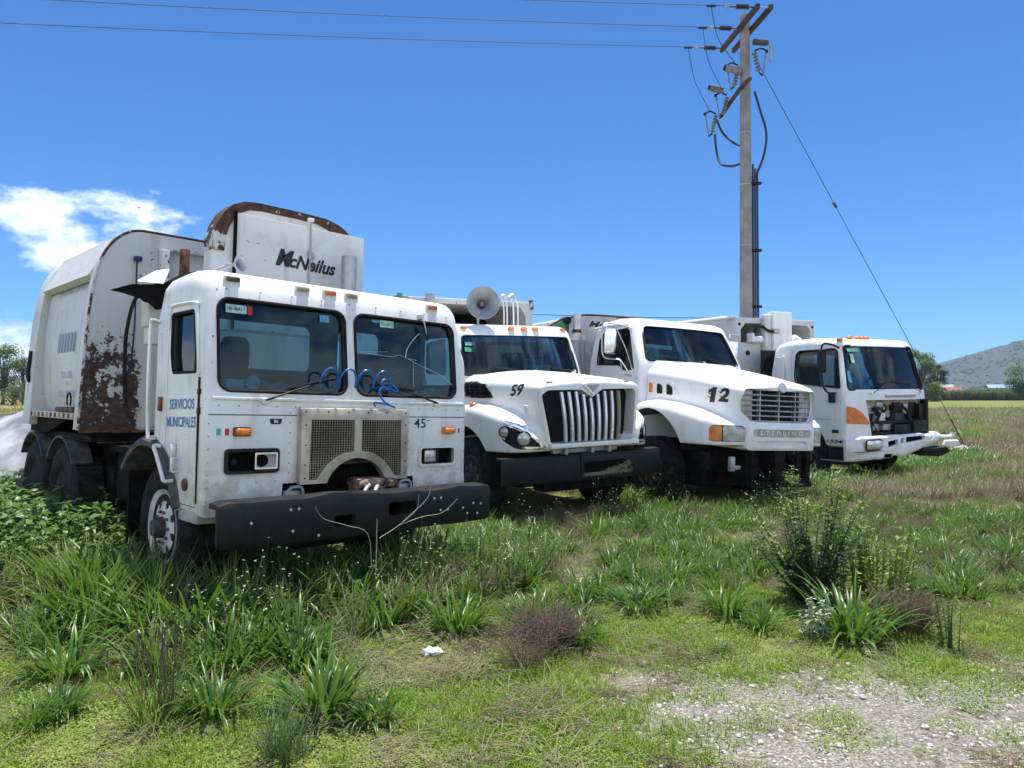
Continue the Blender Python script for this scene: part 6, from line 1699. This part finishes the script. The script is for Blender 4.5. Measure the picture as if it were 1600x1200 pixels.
# 6. leafy weeds left, along the nearest truck's body
it = []
q = random.Random(31)
for k in range(430):
    p = t1.matrix_world @ Vector((-1.15 - 1.35 * q.random() ** 1.3, q.uniform(1.7, 6.6), 0))
    if p.x > -3.3 and q.random() < .6: continue
    it.append((p.x, p.y, gz(p.x, p.y), q.gauss(0, .08), q.gauss(0, .08), q.uniform(0, 6.28), q.uniform(.6, 1.25), q.randrange(5)))
for k in range(420):
    x = q.uniform(-11.5, -5.6); y = q.uniform(8.9, 12.0)
    p = TRI[0][0] @ Vector((x, y, 0))
    if p.x > -1.0: continue
    it.append((x, y, gz(x, y), q.gauss(0, .08), q.gauss(0, .08), q.uniform(0, 6.28), q.uniform(.7, 1.2), q.randrange(5)))
for k in range(60):
    p = t1.matrix_world @ Vector((q.uniform(-1.2, -.6), q.uniform(1.7, 3.0), 0)); it.append((p.x, p.y, 0, 0, 0, q.uniform(0, 6.28), q.uniform(.5, .9), q.randrange(5)))
scatter('leafy_weeds', [weed(50 + i, .50, 9, 'weed', .105, .24, 8) for i in range(4)] + [weed(57, .42, 10, 'yellowweed', .08, .24, 8)], it, 'leafy green weeds growing beside the rusty packer body', 'weeds')
# 7. pasture
it = []
q = random.Random(5)
for k in range(17000):
    y = 11 + 62 * q.random() ** 1.6; x = q.uniform(-.30 * y, .80 * y + 3) if q.random() < .88 else q.uniform(-.8 * y - 3, -.3 * y)
    if under(x, y) > .2 or (-.28 * y < x < .30 * y and y > 20): continue
    f = N2(x, y, .16, 3) + .6 * N2(x, y, .6, 4); kd = 4 if f > .30 else (q.choice((2, 3, 0, 0)) if f > .0 else q.choice((0, 1, 1)))
    it.append((x, y, gz(x, y), q.gauss(0, .1), q.gauss(0, .1), q.uniform(0, 6.28), q.uniform(.5, 1.2) * (1 + y / 40), kd))
scatter('pasture_grass', [fine_tuft(80, 40, .20, .006, .16, 'straw'), fine_tuft(81, 40, .18, .007, .16, 'dead'), fine_tuft(82, 46, .17, .008, .16), fine_tuft(83, 46, .15, .008, .18, 'cover'), broad_tuft(84, 26, .26, .018, .14)], it, 'dry reddish and green pasture stretching off to the right', 'pasture')
# 8. pebbles
it = []
for x, y, q in wedge(2.6, 5.0, 900, 6):
    g_ = gravel(x, y)
    if q.random() > g_ * (.9 if N2(x, y, 2.0, 31) > -.1 else .35) + .012: continue
    it.append((x, y, gz(x, y) - .003, q.gauss(0, .2), q.gauss(0, .2), q.uniform(0, 6.28), q.uniform(.18, .55) * (1.9 if q.random() < .05 else 1), q.randrange(4)))
scatter('gravel', [pebble(i) for i in range(4)], it, 'pale gravel chips scattered in the near right corner', 'gravel')

# ---- clumps one can point at: each a plant of its own
def plant(name, me, pxy, sc, label, cat='grass clump', rz=None, group='grass clumps in the foreground', tilt=(0, 0)):
    p = gpx(*pxy); o = bpy.data.objects.new(name, me); COL.objects.link(o); o.location = p; o.scale = (sc, sc, sc); o.rotation_euler = (tilt[0], tilt[1], rnd.uniform(0, 6.28) if rz is None else rz)
    return tag(o, label, cat, group)
bt = [broad_tuft(200 + i, 84, .38, .021, .11) for i in range(5)] + [broad_tuft(210, 96, .34, .020, .14, 'blade', 1.2)]
def lbl(s_): return s_
CL = [((105, 1058), 5, .95, 'low spreading grass clump with dark soil under it, near the left edge'), ((95, 1122), 0, .55, 'small grass clump below the low spreading one at left'), ((52, 1140), 1, .45, 'smallest grass clump in the bottom left corner'),
      ((345, 1045), 2, .95, 'tall grass clump between the brown-tipped tuft and the bumper'), ((335, 1118), 3, .85, 'grass clump right of the brown-tipped dark tuft'), ((500, 1112), 4, 1.05, 'big upright grass clump at the bottom, left of centre'), ((582, 1120), 5, .62, 'low rosette grass clump right of the big upright one'),
      ((470, 1035), 0, .95, 'grass clump directly behind the big upright one'), ((600, 975), 1, 1.05, 'arching grass clump under the right half of the nearest bumper'), ((715, 985), 2, 1.0, 'grass clump with pale drooping leaves, behind the white litter'), ((500, 930), 3, .95, 'grass clump beneath the middle of the nearest bumper'),
      ((360, 955), 5, .95, 'broad-leaved clump beneath the left end of the nearest bumper'), ((275, 955), 4, .9, 'grass clump in front of the nearest front wheel'), ((190, 985), 1, .85, 'grass clump left of the nearest front wheel, nearer the viewer'), ((130, 955), 2, .85, 'second grass clump from the left edge, level with the wheel'), ((50, 955), 3, .8, 'grass clump at the left edge, level with the wheel'),
      ((835, 985), 0, .85, 'thin grass clump beside the dry brown patch at centre'), ((880, 870), 4, .85, 'grass clump in front of the black bumper of truck 59'), ((1000, 955), 5, .8, 'low grass clump at the edge of the mossy ground, centre right'), ((1135, 962), 2, .85, 'grass clump left of the tall dark bush'), ((1192, 985), 3, .6, 'small clump just left of the tall dark bush'),
      ((1125, 1022), 1, .28, 'tiny isolated grass clump above the gravel'), ((1330, 1000), 5, 1.35, 'large arching grass clump with white dead leaves, before the tall bush'), ((1580, 875), 4, .95, 'grass clump at the right edge of the picture'), ((960, 890), 2, .8, 'grass clump before the wheel of truck 12'), ((1100, 880), 1, .8, 'grass clump in front of truck 12 in the open'), ((780, 895), 3, .8, 'grass clump just off the right end of the nearest bumper'), ((1050, 915), 0, .85, 'grass clump midway between the dry brown patch and the tall bush'), ((900, 935), 5, .85, 'spreading grass clump between the two bumpers, nearer the viewer'), ((225, 935), 2, .9, 'tall grass clump hiding the foot of the nearest front wheel'), ((425, 985), 1, .9, 'grass clump between the big upright one and the bumper'), ((1180, 900), 4, .8, 'grass clump behind the tall bush on its left'), ((655, 925), 2, .85, 'grass clump close under the right end of the nearest bumper')]
for pxy, k, sc, lb in CL: plant('grass_clump', bt[k], pxy, sc, lb)
plant('grass_clump', fine_tuft(301, 120, .30, .006, .10, 'bluegreen', .45), (445, 1180), 1.0, 'fine-bladed grass clump at the bottom edge, left of centre')
plant('grass_clump', broad_tuft(302, 60, .34, .010, .10, 'bluegreen', .8), (1490, 915), 1.15, 'blue-green fine grass clump right of the tall dark bush')
q_ = plant('sedge_tuft', broad_tuft(303, 60, .34, .010, .09, 'blade', .5), (245, 1132), 1.0, 'dark narrow-leaved tuft with brown seed spikes, lower left', 'sedge')
qb = random.Random(3); sp = Leafy()
for k in range(42):
    a = qb.uniform(0, 6.28); p = Vector((.07 * math.cos(a), .07 * math.sin(a), 0)); tp = p + Vector((qb.gauss(0, .09), qb.gauss(0, .09), qb.uniform(.28, .46))); sp.stem([p, p.lerp(tp, .5), tp], .0016); sp.stem([tp, tp + Vector((0, 0, .035))], .0042)
o = bpy.data.objects.new('seed_spikes', sp.mesh('seed_spikes', 'dead')); COL.objects.link(o); o.parent = q_
# tall bush and its neighbours
p = gpx(1268, 945)
bush = thing('weed_bush', 'tall dark leafy weed bush standing in the grass before truck 1524', 'bush', p)
qb = random.Random(8); b_ = Leafy(); lf = {'darkweed': Leafy(), 'yellowweed': Leafy()}
for k in range(44):
    a = qb.uniform(0, 6.28); h_ = qb.choice((qb.uniform(.35, .7), qb.uniform(.5, .8), qb.uniform(.8, 1.02))); base = Vector((.10 * math.cos(a) * qb.random(), .10 * math.sin(a) * qb.random(), 0)); sp_ = qb.uniform(.10, .58) * (1.15 - .55 * h_); tp = base + Vector((math.cos(a) * sp_, math.sin(a) * sp_, h_)); md = base.lerp(tp, .55) + Vector((qb.gauss(0, .02), qb.gauss(0, .02), .03))
    b_.stem([base, md, tp], [.006, .005, .002])
    for j in range(int(150 * h_)):
        t = qb.random() ** .8; p_ = base.lerp(md, t / .55) if t < .55 else md.lerp(tp, (t - .55) / .45); d = qb.uniform(0, 6.28); rr_ = qb.random() * (.085 * (1.1 - t) + .012)
        L = qb.uniform(.03, .07) * (1.2 - .5 * t); lf['yellowweed' if (t * h_ > .62 + .1 * qb.random()) or (k % 6 == 0 and t > .5) else 'darkweed'].leafq(p_ + Vector((math.cos(d), math.sin(d), 0)) * rr_, (math.cos(d), math.sin(d), qb.uniform(-.2, .9)), (0, 0, 1), L, L * .45, .25)
o = bpy.data.objects.new('stems', b_.mesh('stems', 'darkweed')); COL.objects.link(o); o.parent = bush
for nm, mt in (('foliage', 'darkweed'), ('young_foliage', 'yellowweed')):
    o = bpy.data.objects.new(nm, lf[mt].mesh(nm, mt)); COL.objects.link(o); o.parent = bush
plant('weed_bush', weed(402, .62, 34, 'yellowweed', .065, .34, 13), (1372, 940), .95, 'yellow-green leafy weed right behind the large arching clump', 'bush', group='weeds round the tall bush')
plant('weed_bush', weed(403, .45, 10, 'darkweed', .04, .10, 10), (1490, 1020), .75, 'small dark upright weed right of the dead brown one', 'bush', group='weeds round the tall bush')
plant('dead_weed', bushy_dead(404, 260, .36), (1420, 992), .95, 'dead reddish-brown weed right of the large arching clump', 'weed', group='weeds round the tall bush')
plant('dead_weed', bushy_dead(405, 200, .34), (860, 1010), 1.0, 'dead brown weed patch at centre of the foreground', 'weed', group='weeds round the tall bush')
plant('dead_weed', bushy_dead(406, 90, .42), (820, 1040), .9, 'sparse dead stems nearest the mossy ground, centre', 'weed', group='weeds round the tall bush')
plant('silver_weed', weed(407, .30, 12, 'silver', .05, .12, 8), (1268, 1000), .95, 'pale silvery weed at the foot of the tall dark bush', 'weed', group='weeds round the tall bush')
plant('leafy_weed', weed(408, 1.0, 3, 'weed', .16, .05, 8), (118, 800), 1.0, 'tall broad-leaved weed in front of the rear wheels', 'weed', group='weeds along the truck')

# ---- far trees, corn, scrub on the hill
def tree(name, pos, h, wd, label, mat='treeleaf', seed=1, trunk_h=.35, leafs=5200, ls=.34, lobes=16, group='trees beyond the field'):
    q = random.Random(seed); t = thing(name, label, 'tree', pos, (0, 0, 0), group)
    tk = MB().tube([(0, 0, -.2), (.02 * h, 0, h * trunk_h), (-.01 * h, .02 * h, h * .75)], [h * .028, h * .02, h * .006], 8); cen = []
    for k in range(lobes):
        a = q.uniform(0, 6.28); z = q.uniform(trunk_h * .8, .93) * h; rr_ = wd * .5 * math.sin(PI * min(.93, max(.12, (z / h - trunk_h * .6) / (1.08 - trunk_h * .6)))) ** .7 * q.uniform(.25, .85)
        c = Vector((rr_ * math.cos(a), rr_ * math.sin(a), z)); cen.append((c, q.uniform(.13, .24) * wd)); tk.tube([(0, 0, h * trunk_h * .8), c * .55 + Vector((0, 0, h * .18)), c], [h * .012, h * .007, h * .003], 5)
    obj('trunk', tk, M['bark'], t)
    b = Leafy()
    for k in range(leafs):
        c, r_ = q.choice(cen); d = Vector((q.gauss(0, 1), q.gauss(0, 1), q.gauss(0, .8))); d.normalize(); p_ = c + d * r_ * q.random() ** .4
        e = Vector((q.gauss(0, 1), q.gauss(0, 1), q.gauss(-.3, .6))); b.leafq(p_, e, (0, 0, 1), ls * q.uniform(.7, 1.3), ls * .6, .2)
    o = bpy.data.objects.new('crown', b.mesh('crown', mat)); COL.objects.link(o); o.parent = t
    return t
def at(x, d): return ((x - 800) / 1155.0 * d, d, 0)
tree('willow_tree', at(1437, 150), 11.0, 6.6, 'tall weeping tree directly right of the farthest truck', 'willow', 1, .2, 6500, .36, 22)
tree('broadleaf_tree', at(1463, 158), 8.2, 4.6, 'shorter tree against the hill, right of the tall weeping one', 'treeleaf', 2, .2, 3600, .34)
tree('bush_tree', at(1462, 146), 3.9, 4.4, 'bright green bushy tree at the foot of the weeping tree', 'yellowweed', 3, .1, 2600, .28, 10)
tree('broadleaf_tree', at(1604, 140), 8.6, 7.4, 'round tree cut by the right edge of the picture', 'willow', 4, .2, 5200, .34, 18)
tree('broadleaf_tree', at(4, 105), 8.6, 6.2, 'leafy tree at the left edge behind the white tarpaulin', 'willow', 5, .25, 4600, .30, 18, 'trees behind the tarpaulin')
tree('broadleaf_tree', at(36, 112), 7.6, 4.6, 'tree half hidden by the rusty packer body', 'treeleaf', 6, .25, 3600, .30, 14, 'trees behind the tarpaulin')
tree('shrub', at(20, 100), 2.6, 5.0, 'dark hedge shrub under the left trees', 'treeleaf', 8, .05, 2200, .26, 12, 'trees behind the tarpaulin')
for i, (xx, dd, hh, ww) in enumerate(((1548, 205, 3.6, 6), (1520, 215, 2.9, 5), (1585, 200, 3.2, 6))):
    tree('shrub', at(xx, dd), hh, ww, ('dark bush in the middle of the far hedge', 'small grey-green bush near the red roof', 'dark bush in the far hedge next to the right tree')[i], ('treeleaf', 'bluegreen', 'treeleaf')[i], 20 + i, .05, 1200, .4, 9, 'bushes in the far hedge')
cb = []
for s_ in range(3):
    b = Leafy(); q = random.Random(600 + s_)
    for k in range(10):
        x0 = q.uniform(-.9, .9); y0 = q.uniform(-.5, .5); h_ = q.uniform(1.7, 2.5); b.stem([(x0, y0, 0), (x0, y0, h_)], .02)
        for j in range(8): b.blade((x0, y0, .3 + j * .22), q.uniform(0, 6.28), .75, .10, .5, 1.5, 3)
    cb.append(b.mesh('corn', 'corn'))
it = []; q = random.Random(6)
for k in range(900):
    y = 168 + 12 * q.random(); x = q.uniform(.50 * y, .78 * y); it.append((x, y, 0, 0, 0, q.uniform(0, 6.28), q.uniform(.8, 1.1), q.randrange(3)))
scatter('corn_field', cb, it, 'strip of standing corn beyond the pasture', 'corn')
sb = []
for s_ in range(3):
    b = Leafy(); q = random.Random(700 + s_)
    for k in range(160):
        d = Vector((q.gauss(0, 1), q.gauss(0, 1), abs(q.gauss(0, .8)))); d.normalize(); b.leafq(d * 2.6 * q.random() ** .4 + Vector((0, 0, 1.2)), (q.gauss(0, 1), q.gauss(0, 1), q.gauss(0, .6)), (0, 0, 1), 1.2, .8)
    sb.append(b.mesh('scrub', 'treeleaf'))
it = []; q = random.Random(8)
for k in range(9000):
    x = q.uniform(420, 1500); y = q.uniform(720, 1480); f = N2(x, y, .012, 3) + .5 * N2(x, y, .04, 5)
    if f < .05 and q.random() < .8: continue
    if not (.5 < x / y < .8): continue
    hit = hill_b.ray_cast(Vector((x, y, 500)), Vector((0, 0, -1)), 1000)
    if hit[0] is None: continue
    it.append((x, y, hit[0].z - .5, 0, 0, q.uniform(0, 6.28), q.uniform(.35, 1.25), q.randrange(3)))
scatter('hill_scrub', sb, it, 'dark scrub dotted over the far hillside', 'scrub')
# ================================================================ utility pole, wires
PX, PY = 5.39, 17.0
pole = thing('utility_pole', 'tall grey utility pole with double crossarm and insulators behind the trucks', 'utility pole', (PX, PY, 0))
obj('post', MB().lathe([(0, -.5), (.165, -.5), (.165, 0), (.105, 10.35), (0, 10.35)], (0, 0, 0), (0, 0, 1), 24), M['concrete'], pole)
bnd = MB()
for z in (3.2, 5.0, 6.4, 7.6): r_ = .165 - .06 * z / 10.35; bnd.lathe([(r_ - .01, 0), (r_ + .006, 0), (r_ + .006, .03), (r_ - .01, .03)], (0, 0, z), (0, 0, 1), 24)
obj('steel_band', bnd, M['galv'], pole)
AZ = 10.02; dA = Vector((.10, -1.0, 0)).normalized(); dW = Vector((-1.0, -.10, 0)).normalized()     # along the arm (towards the viewer), along the line wires
def pl_(a, w, z): return dA * a + dW * w + Vector((0, 0, z))
for w in (.15, -.15):
    m4 = Matrix((( *dA, 0), (*dW, 0), (0, 0, 1, 0), (0, 0, 0, 1))).transposed(); m4 = Matrix(((dA.x, dW.x, 0, 0), (dA.y, dW.y, 0, 0), (0, 0, 1, 0), (0, 0, 0, 1)))
    obj('crossarm', MB().rbox(-1.05, 1.05, w - .045, w + .045, AZ - .055, AZ + .055, .008, 2, m4), M['brown'], pole)
obj('arm_bolts', MB().cyl(pl_(1.0, .2, AZ), pl_(1.0, -.2, AZ), .012, n=8).cyl(pl_(-1.0, .2, AZ), pl_(-1.0, -.2, AZ), .012, n=8).cyl(pl_(0, .25, AZ), pl_(0, -.25, AZ), .014, n=8), M['galv'], pole)
wires = []
for a in (.95, 0.0, -.98):
    prof_ = [(0, 0), (.018, 0), (.018, .12)]
    for k in range(9): prof_ += [(.022, .14 + k * .032), (.058, .15 + k * .032), (.022, .162 + k * .032)]
    prof_ += [(.02, .45), (.015, .58), (0, .58)]
    o_ = pl_(a, .19, AZ + .02)
    ins = obj('insulator', MB().lathe(prof_, o_, dW - Vector((0, 0, .02)), 14), M['brownins'], pole)
    obj('dead_end_clamp', MB().rbox(-.05, .05, -.02, .02, -.05, .03, .01, 2, Matrix.Translation(o_ + dW * .62)), M['galv'], ins)
    wires.append(o_ + dW * .62)
# cut-outs and arresters on a lower arm
za = 8.62
obj('lower_crossarm', MB().tube([pl_(-1.35, .06, za - .12), pl_(0, .12, za + .02), pl_(.55, .12, za + .02)], .05, 6), M['brown'], pole)
def ribbed(p0, p1, r_, n, mat, parent, core=.5):
    p0, p1 = Vector(p0), Vector(p1); L = (p1 - p0).length; pr = [(0, 0), (r_ * core, 0)]
    for k in range(n): h = L * (k + .2) / n; pr += [(r_ * core, h), (r_, h + L * .25 / n), (r_, h + L * .35 / n), (r_ * core, h + L * .6 / n)]
    pr += [(r_ * core, L), (0, L)]
    return obj('insulator', MB().lathe(pr, p0, p1 - p0, 16), M[mat], parent)
def cutout(base, s_=1.0, flip=1):
    """a fused cut-out: ribbed body hung on a bracket, with its fuse tube"""
    b = Vector(base); u = ribbed(b + Vector((-.05 * flip, 0, -.22)), b + Vector((.05 * flip, 0, .22)), .06, 6, 'porcelain', pole)
    obj('fuse_tube', MB().tube([b + Vector((-.22 * flip, 0, .27)), b + Vector((-.14 * flip, -.02, -.30))], .016, 8), M['porcelain'], u); obj('fuse_bracket', MB().tube([b + Vector((.04 * flip, 0, .25)), b + Vector((-.10 * flip, 0, .31)), b + Vector((-.23 * flip, 0, .25))], .02, 6).tube([b + Vector((-.05 * flip, 0, -.24)), b + Vector((-.14 * flip, 0, -.31))], .02, 6), M['black'], u)
    obj('fuse_knob', MB().rbox(-.03, .03, -.02, .02, -.035, .035, .01, 2, Matrix.Translation(b + Vector((-.23 * flip, 0, .24)))), M['black'], u)
    return u
cutout(pl_(.35, -.12, 9.12), flip=-1)
cutout(pl_(.02, .22, 8.92)); cutout(pl_(-.7, .20, 8.52)); cutout(pl_(-1.15, .30, 8.24))
for a, w, z, L in ((.10, .14, 9.0, .38), (-.65, .26, 8.86, .34)):
    c0 = pl_(a, w + L, z + .06); c1 = pl_(a, w, z); o = obj('surge_arrester', MB().lathe([(0, 0), (.075, 0), (.078, .03), (.078, L - .02), (.06, L), (0, L)], c0, c1 - c0, 18), M['porcelain'], pole); obj('end_cap', MB().cyl(c0 - (c1 - c0).normalized() * .03, c0, .055, n=14), M['black'], o)
obj('surge_arrester', MB().lathe([(0, 0), (.07, 0), (.07, .3), (.05, .34), (0, .34)], pl_(.25, -.1, 9.62), -dW, 16), M['brownins'], pole); obj('jumper', MB().tube([pl_(.25, -.44, 9.62), pl_(.25, -.50, 9.5), pl_(.25, -.5, 9.2)], .03, 8), M['galv'], pole)
cb_ = MB()
cb_.tube([pl_(-1.15, .28, 7.98), pl_(-1.12, .26, 7.6), pl_(-.95, .22, 7.2), pl_(-.5, .14, 7.0), pl_(-.16, .07, 6.95)], .028, 8)
cb_.tube([pl_(-.7, .40, 8.15), pl_(-.55, .32, 7.8), pl_(-.3, .18, 7.5), pl_(-.15, .08, 7.38)], .028, 8)
cb_.tube([pl_(.1, -.18, 8.55), pl_(.1, -.32, 8.1), pl_(.1, -.46, 7.6), pl_(.05, -.42, 7.1), pl_(.0, -.24, 6.6), pl_(0, -.21, 6.4)], .028, 8)
for k in range(3):
    o_ = -.17 - .055 * k; cb_.tube([pl_(.0, o_ - .01, 6.9 - .1 * k), pl_(.0, o_, 6.4), pl_(.0, o_ - .01, 4.0), pl_(.0, o_ - .02, .2)], .024, 8)
obj('down_cable', cb_, M['wire'], pole)
cc_ = MB()
for z in (6.45, 4.9, 3.6, 3.05): cc_.rbox(.10, .36, -.05, .04, z - .03, z + .03, .01, 2)
obj('cable_clamp', cc_, M['black'], pole)
jm = MB()
for i, (a, s_, e_) in enumerate(((.95, .9, (.0, .25, 9.25)), (0, .5, (-.6, .30, 8.84)), (-.98, .5, (-1.14, .40, 8.52)))):
    p = pl_(a, .19, AZ) + dW * (.62 + s_ * .4); e = pl_(*e_); m1 = p.lerp(e, .25) + Vector((0, 0, -.35)); m2 = p.lerp(e, .6) + Vector((0, 0, -.22)); jm.tube([p, m1, m2, e], .008, 6); jm.rbox(-.10, .10, -.02, .02, -.03, .02, .01, 2, Matrix.Translation(p))
obj('jumper', jm, M['wire'], pole)
# line wires: run left, drawing nearer
for i, (p0, pix, d) in enumerate(zip(wires, ((0, -48), (0, -16), (0, 25)), (14.6, 15.4, 16.4))):
    a = Vector((PX, PY, 0)) + p0; e = px(*pix, d); e = a + (e - a) * 1.7; pts = []
    for k in range(25): t = k / 24; p = a.lerp(e, t); p.z -= 4 * .16 * t * (1 - t); pts.append(p)
    tag(obj('power_line', MB().tube(pts, .0075, 5), M['wire'], None), ('topmost', 'middle', 'lowest')[i] + ' of the three power lines running left from the pole top', 'power line', 'power lines from the pole')
a, e = px(1150, 497, 18.5), px(560, 474, 26)
pts = []
for k in range(13): t = k / 12; p = a.lerp(e, t); p.z -= .5 * t * (1 - t); pts.append(p)
tag(obj('telephone_wire', MB().tube(pts, .012, 5), M['wire'], None), 'thin wire low over the truck roofs, left of the pole', 'wire')
# guy wire
ga = Vector((PX, PY, 0)) + pl_(.1, -.13, 9.45); ge = gpx(1512, 703); gm_ = ga.lerp(ge, .905)
gw = thing('guy_wire', 'stay wire slanting from the pole top down to the right', 'guy wire', (0, 0, 0)); gw.location = ge
obj('strand', MB().tube([ga - ge, gm_ - ge], .008, 6), M['wire'], gw); pi_ = ga.lerp(ge, .335) - ge; dg_ = (ge - ga).normalized()
obj('strain_insulator', MB().lathe([(0, -.09), (.03, -.08), (.042, -.03), (.03, 0), (.042, .03), (.03, .08), (0, .09)], pi_, dg_, 14), M['brownins'], gw)
obj('anchor_rod', MB().tube([gm_ - ge, Vector((0, 0, -.05))], .018, 8), M['rust'], gw)
cb = MB().sphere((0, 0, .05), .26, 14, 9, (1.25, .9, .75)); me = cb.mesh()
for v in me.vertices: v.co += Vector(v.co).normalized() * .05 * noise.noise(Vector(v.co) * 7)
o = obj('anchor_stone', me, M['pebble'], None, 60); o.location = gpx(1500, 712); tag(o, 'pale lump of concrete at the foot of the stay wire', 'concrete lump')
pv = MB().tube([(-.26, 0, .52), (-.1, 0, .50), (.06, 0, .50), (.16, 0, .54), (.18, 0, .62)], .055, 10); pv.tube([(.10, 0, .50), (.09, 0, .25), (.02, 0, 0)], .03, 8)
o = obj('plastic_pipe', pv, M['paper'], None); o.location = gpx(1478, 715); tag(o, 'broken white plastic pipe standing beside the concrete lump', 'pipe')

# ================================================================ white tarpaulin behind the nearest truck
GV, GF = [], []
nu_, nv_ = 80, 48
for j in range(nv_):
    for i in range(nu_):
        s_, t_ = i / (nu_ - 1), j / (nv_ - 1); x = -12.5 + 7.2 * s_; y = 9.6 + 2.6 * t_
        crest = .25 + 1.55 * max(0, (x + 10.4) / 4.6) ** 1.05; h = crest * math.sin(PI * (.08 + .80 * t_)) ** .8
        fold = .14 * noise.noise(Vector((x * 1.2 + t_ * 2.5, t_ * 1.2, 1))) + -.26 * abs(noise.noise(Vector((x * 2.2 - t_ * 5, t_ * 2.0, 5)))) + .22 * abs(noise.noise(Vector((x * 1.6 + t_ * 7, 0, 9)))) + .07 * noise.noise(Vector((x * 8, t_ * 14, 3)))
        GV.append((x, y + fold, max(.02, h + fold)))
for j in range(nv_ - 1):
    for i in range(nu_ - 1): a = j * nu_ + i; GF.append((a, a + 1, a + 1 + nu_, a + nu_))
me = bpy.data.meshes.new('tarpaulin'); me.from_pydata(GV, [], GF); me = evaluated(me, [('SUBSURF', dict(levels=1)), ('SOLIDIFY', dict(thickness=.01))])
M['tarp'] = plain('white_plastic_sheet', (.36, .375, .39), .45, vary=.25, scale=3)
o = obj('tarpaulin', me, M['tarp'], None, 60); tag(o, 'crumpled white plastic tarpaulin heaped behind the nearest truck', 'tarpaulin')

# ================================================================ houses far off
def house(x, d, w, h, label, wallm, roofm):
    t = thing('house', label, 'house', at(x, d), (0, 0, R(-20)), 'houses below the hill'); obj('wall', MB().box(-w / 2, w / 2, -4, 4, 0, h), wallm, t, 0)
    rf = MB().prism([(-w / 2 - .4, -4.5, h), (w / 2 + .4, -4.5, h), (w / 2 + .4, 0, h + 1.6), (-w / 2 - .4, 0, h + 1.6)], (0, 0, .2)); rf.prism([(-w / 2 - .4, 4.5, h), (w / 2 + .4, 4.5, h), (w / 2 + .4, 0, h + 1.6), (-w / 2 - .4, 0, h + 1.6)], (0, 0, .2)); obj('roof', rf, roofm, t, 0)
    obj('window', MB().box(-w * .3, -w * .15, -4.05, -3.98, h * .4, h * .75), M['void'], t); obj('door', MB().box(w * .1, w * .2, -4.05, -3.98, 0, h * .7), M['brown'], t)
M['redroof'] = plain('red_roof', (.26, .085, .065), .9); M['wallp'] = plain('pale_wall', (.34, .31, .29), .9); M['wallb'] = plain('pale_blue_wall', (.24, .31, .40), .8)
house(1489, 330, 5.4, 2.6, 'small far house with a red roof below the hill', M['wallp'], M['redroof']); house(1562, 340, 10, 4.0, 'far pale blue shed near the right edge', M['wallb'], M['wallb']); house(1478, 420, 6, 5, 'far whitewashed house behind the red roof', M['wallb'], M['wallp'])

# ================================================================ small things lying about
def dry_branch(name, pts_list, pos, label, mat='straw', r_=.006):
    m = MB()
    for pts in pts_list: m.tube(pts, [r_ * (1 - .5 * k / max(1, len(pts) - 1)) for k in range(len(pts))], 6)
    o = obj(name, m, M[mat], None); o.location = pos; return tag(o, label, 'branch', 'dry branches by the nearest bumper')
F_ = lambda u, w, v=-.48: t1.matrix_world @ Vector((u, v, w))
b0 = F_(-.12, .30)
rel = lambda *uw: [F_(u, w) - b0 for u, w in uw]
dry_branch('dry_branch', [rel((-.12, .30), (-.16, .56), (-.34, .64), (-.52, .70), (-.58, .76), (-.60, .80)), rel((-.06, .52), (.12, .60), (.28, .70), (.30, .82)), rel((.12, .60), (.34, .645), (.54, .66), (.70, .76)), rel((.15, .62), (.38, .78), (.42, .90))], b0, 'forked bare branch standing in front of the nearest bumper', 'seed', .0027)
b0 = F_(-.13, .25, -.55); rel2 = lambda *uw: [F_(u, w, -.55) - b0 for u, w in uw]
dry_branch('dry_stalk', [rel2((-.13, .25), (-.13, .45), (-.132, .68))], b0, 'short straight pale stalk before the middle of the nearest bumper', 'seed', .005)
b0 = gpx(215, 905); dry_branch('dry_stalk', [[Vector((0, 0, 0)), Vector((.05, .05, .30)), Vector((.10, .10, .62))], [Vector((.0, .05, 0)), Vector((.25, .1, .28)), Vector((.4, .15, .4))], [Vector((.02, 0, .2)), Vector((-.3, .1, .12))]], b0, 'bleached broken canes leaning by the nearest front wheel', 'seed', .010)
b0 = gpx(104, 868); dry_branch('wooden_stake', [[Vector((0, 0, -.05)), Vector((.02, 0, .15)), Vector((.05, 0, .30))]], b0, 'short brown stake sticking out of the bare soil at left', 'dead', .012)
cr = MB().sphere((0, 0, .02), .05, 14, 9, (1.3, .9, .45)); me = cr.mesh()
for v in me.vertices: v.co += Vector((noise.noise(v.co * 40), noise.noise(v.co * 40 + Vector((9, 0, 0))), noise.noise(v.co * 40 + Vector((0, 9, 0))))) * .022
o = obj('paper_scrap', me, M['paper'], None, 0); o.location = gpx(676, 1020); tag(o, 'crumpled white scrap of litter lying on the grass', 'litter')
bd = MB().prism([(-.22, 0, 0), (-.05, .05, .03), (0, .02, .0), (.05, .05, .03), (.22, 0, 0), (.05, -.04, .03), (0, -.10, 0), (-.05, -.04, .03)], (0, 0, .02)); bd.sphere((0, .03, .01), .04, 8, 6, (.8, 2.0, .8))
o = obj('bird', bd, M['black'], None, 0); o.location = px(217, 325, 60); tag(o, 'tiny dark bird high over the cloud at left', 'bird')

# ================================================================ the air: thin haze that veils the far hill
t = NT('thin_haze'); t.n.remove(t.b); pvn = t.n.new('ShaderNodeVolumePrincipled'); pvn.inputs['Color'].default_value = (.58, .74, 1.0, 1); pvn.inputs['Density'].default_value = .00021; pvn.inputs['Anisotropy'].default_value = .0
t.l.new(pvn.outputs[0], t.out.inputs['Volume'])
hz = obj('haze', MB().box(-3400, 3400, -1000, 4700, -6, 165), t.m, None, 0); hz['kind'] = 'stuff'; tag(hz, 'thin blue haze over the far land', 'haze')
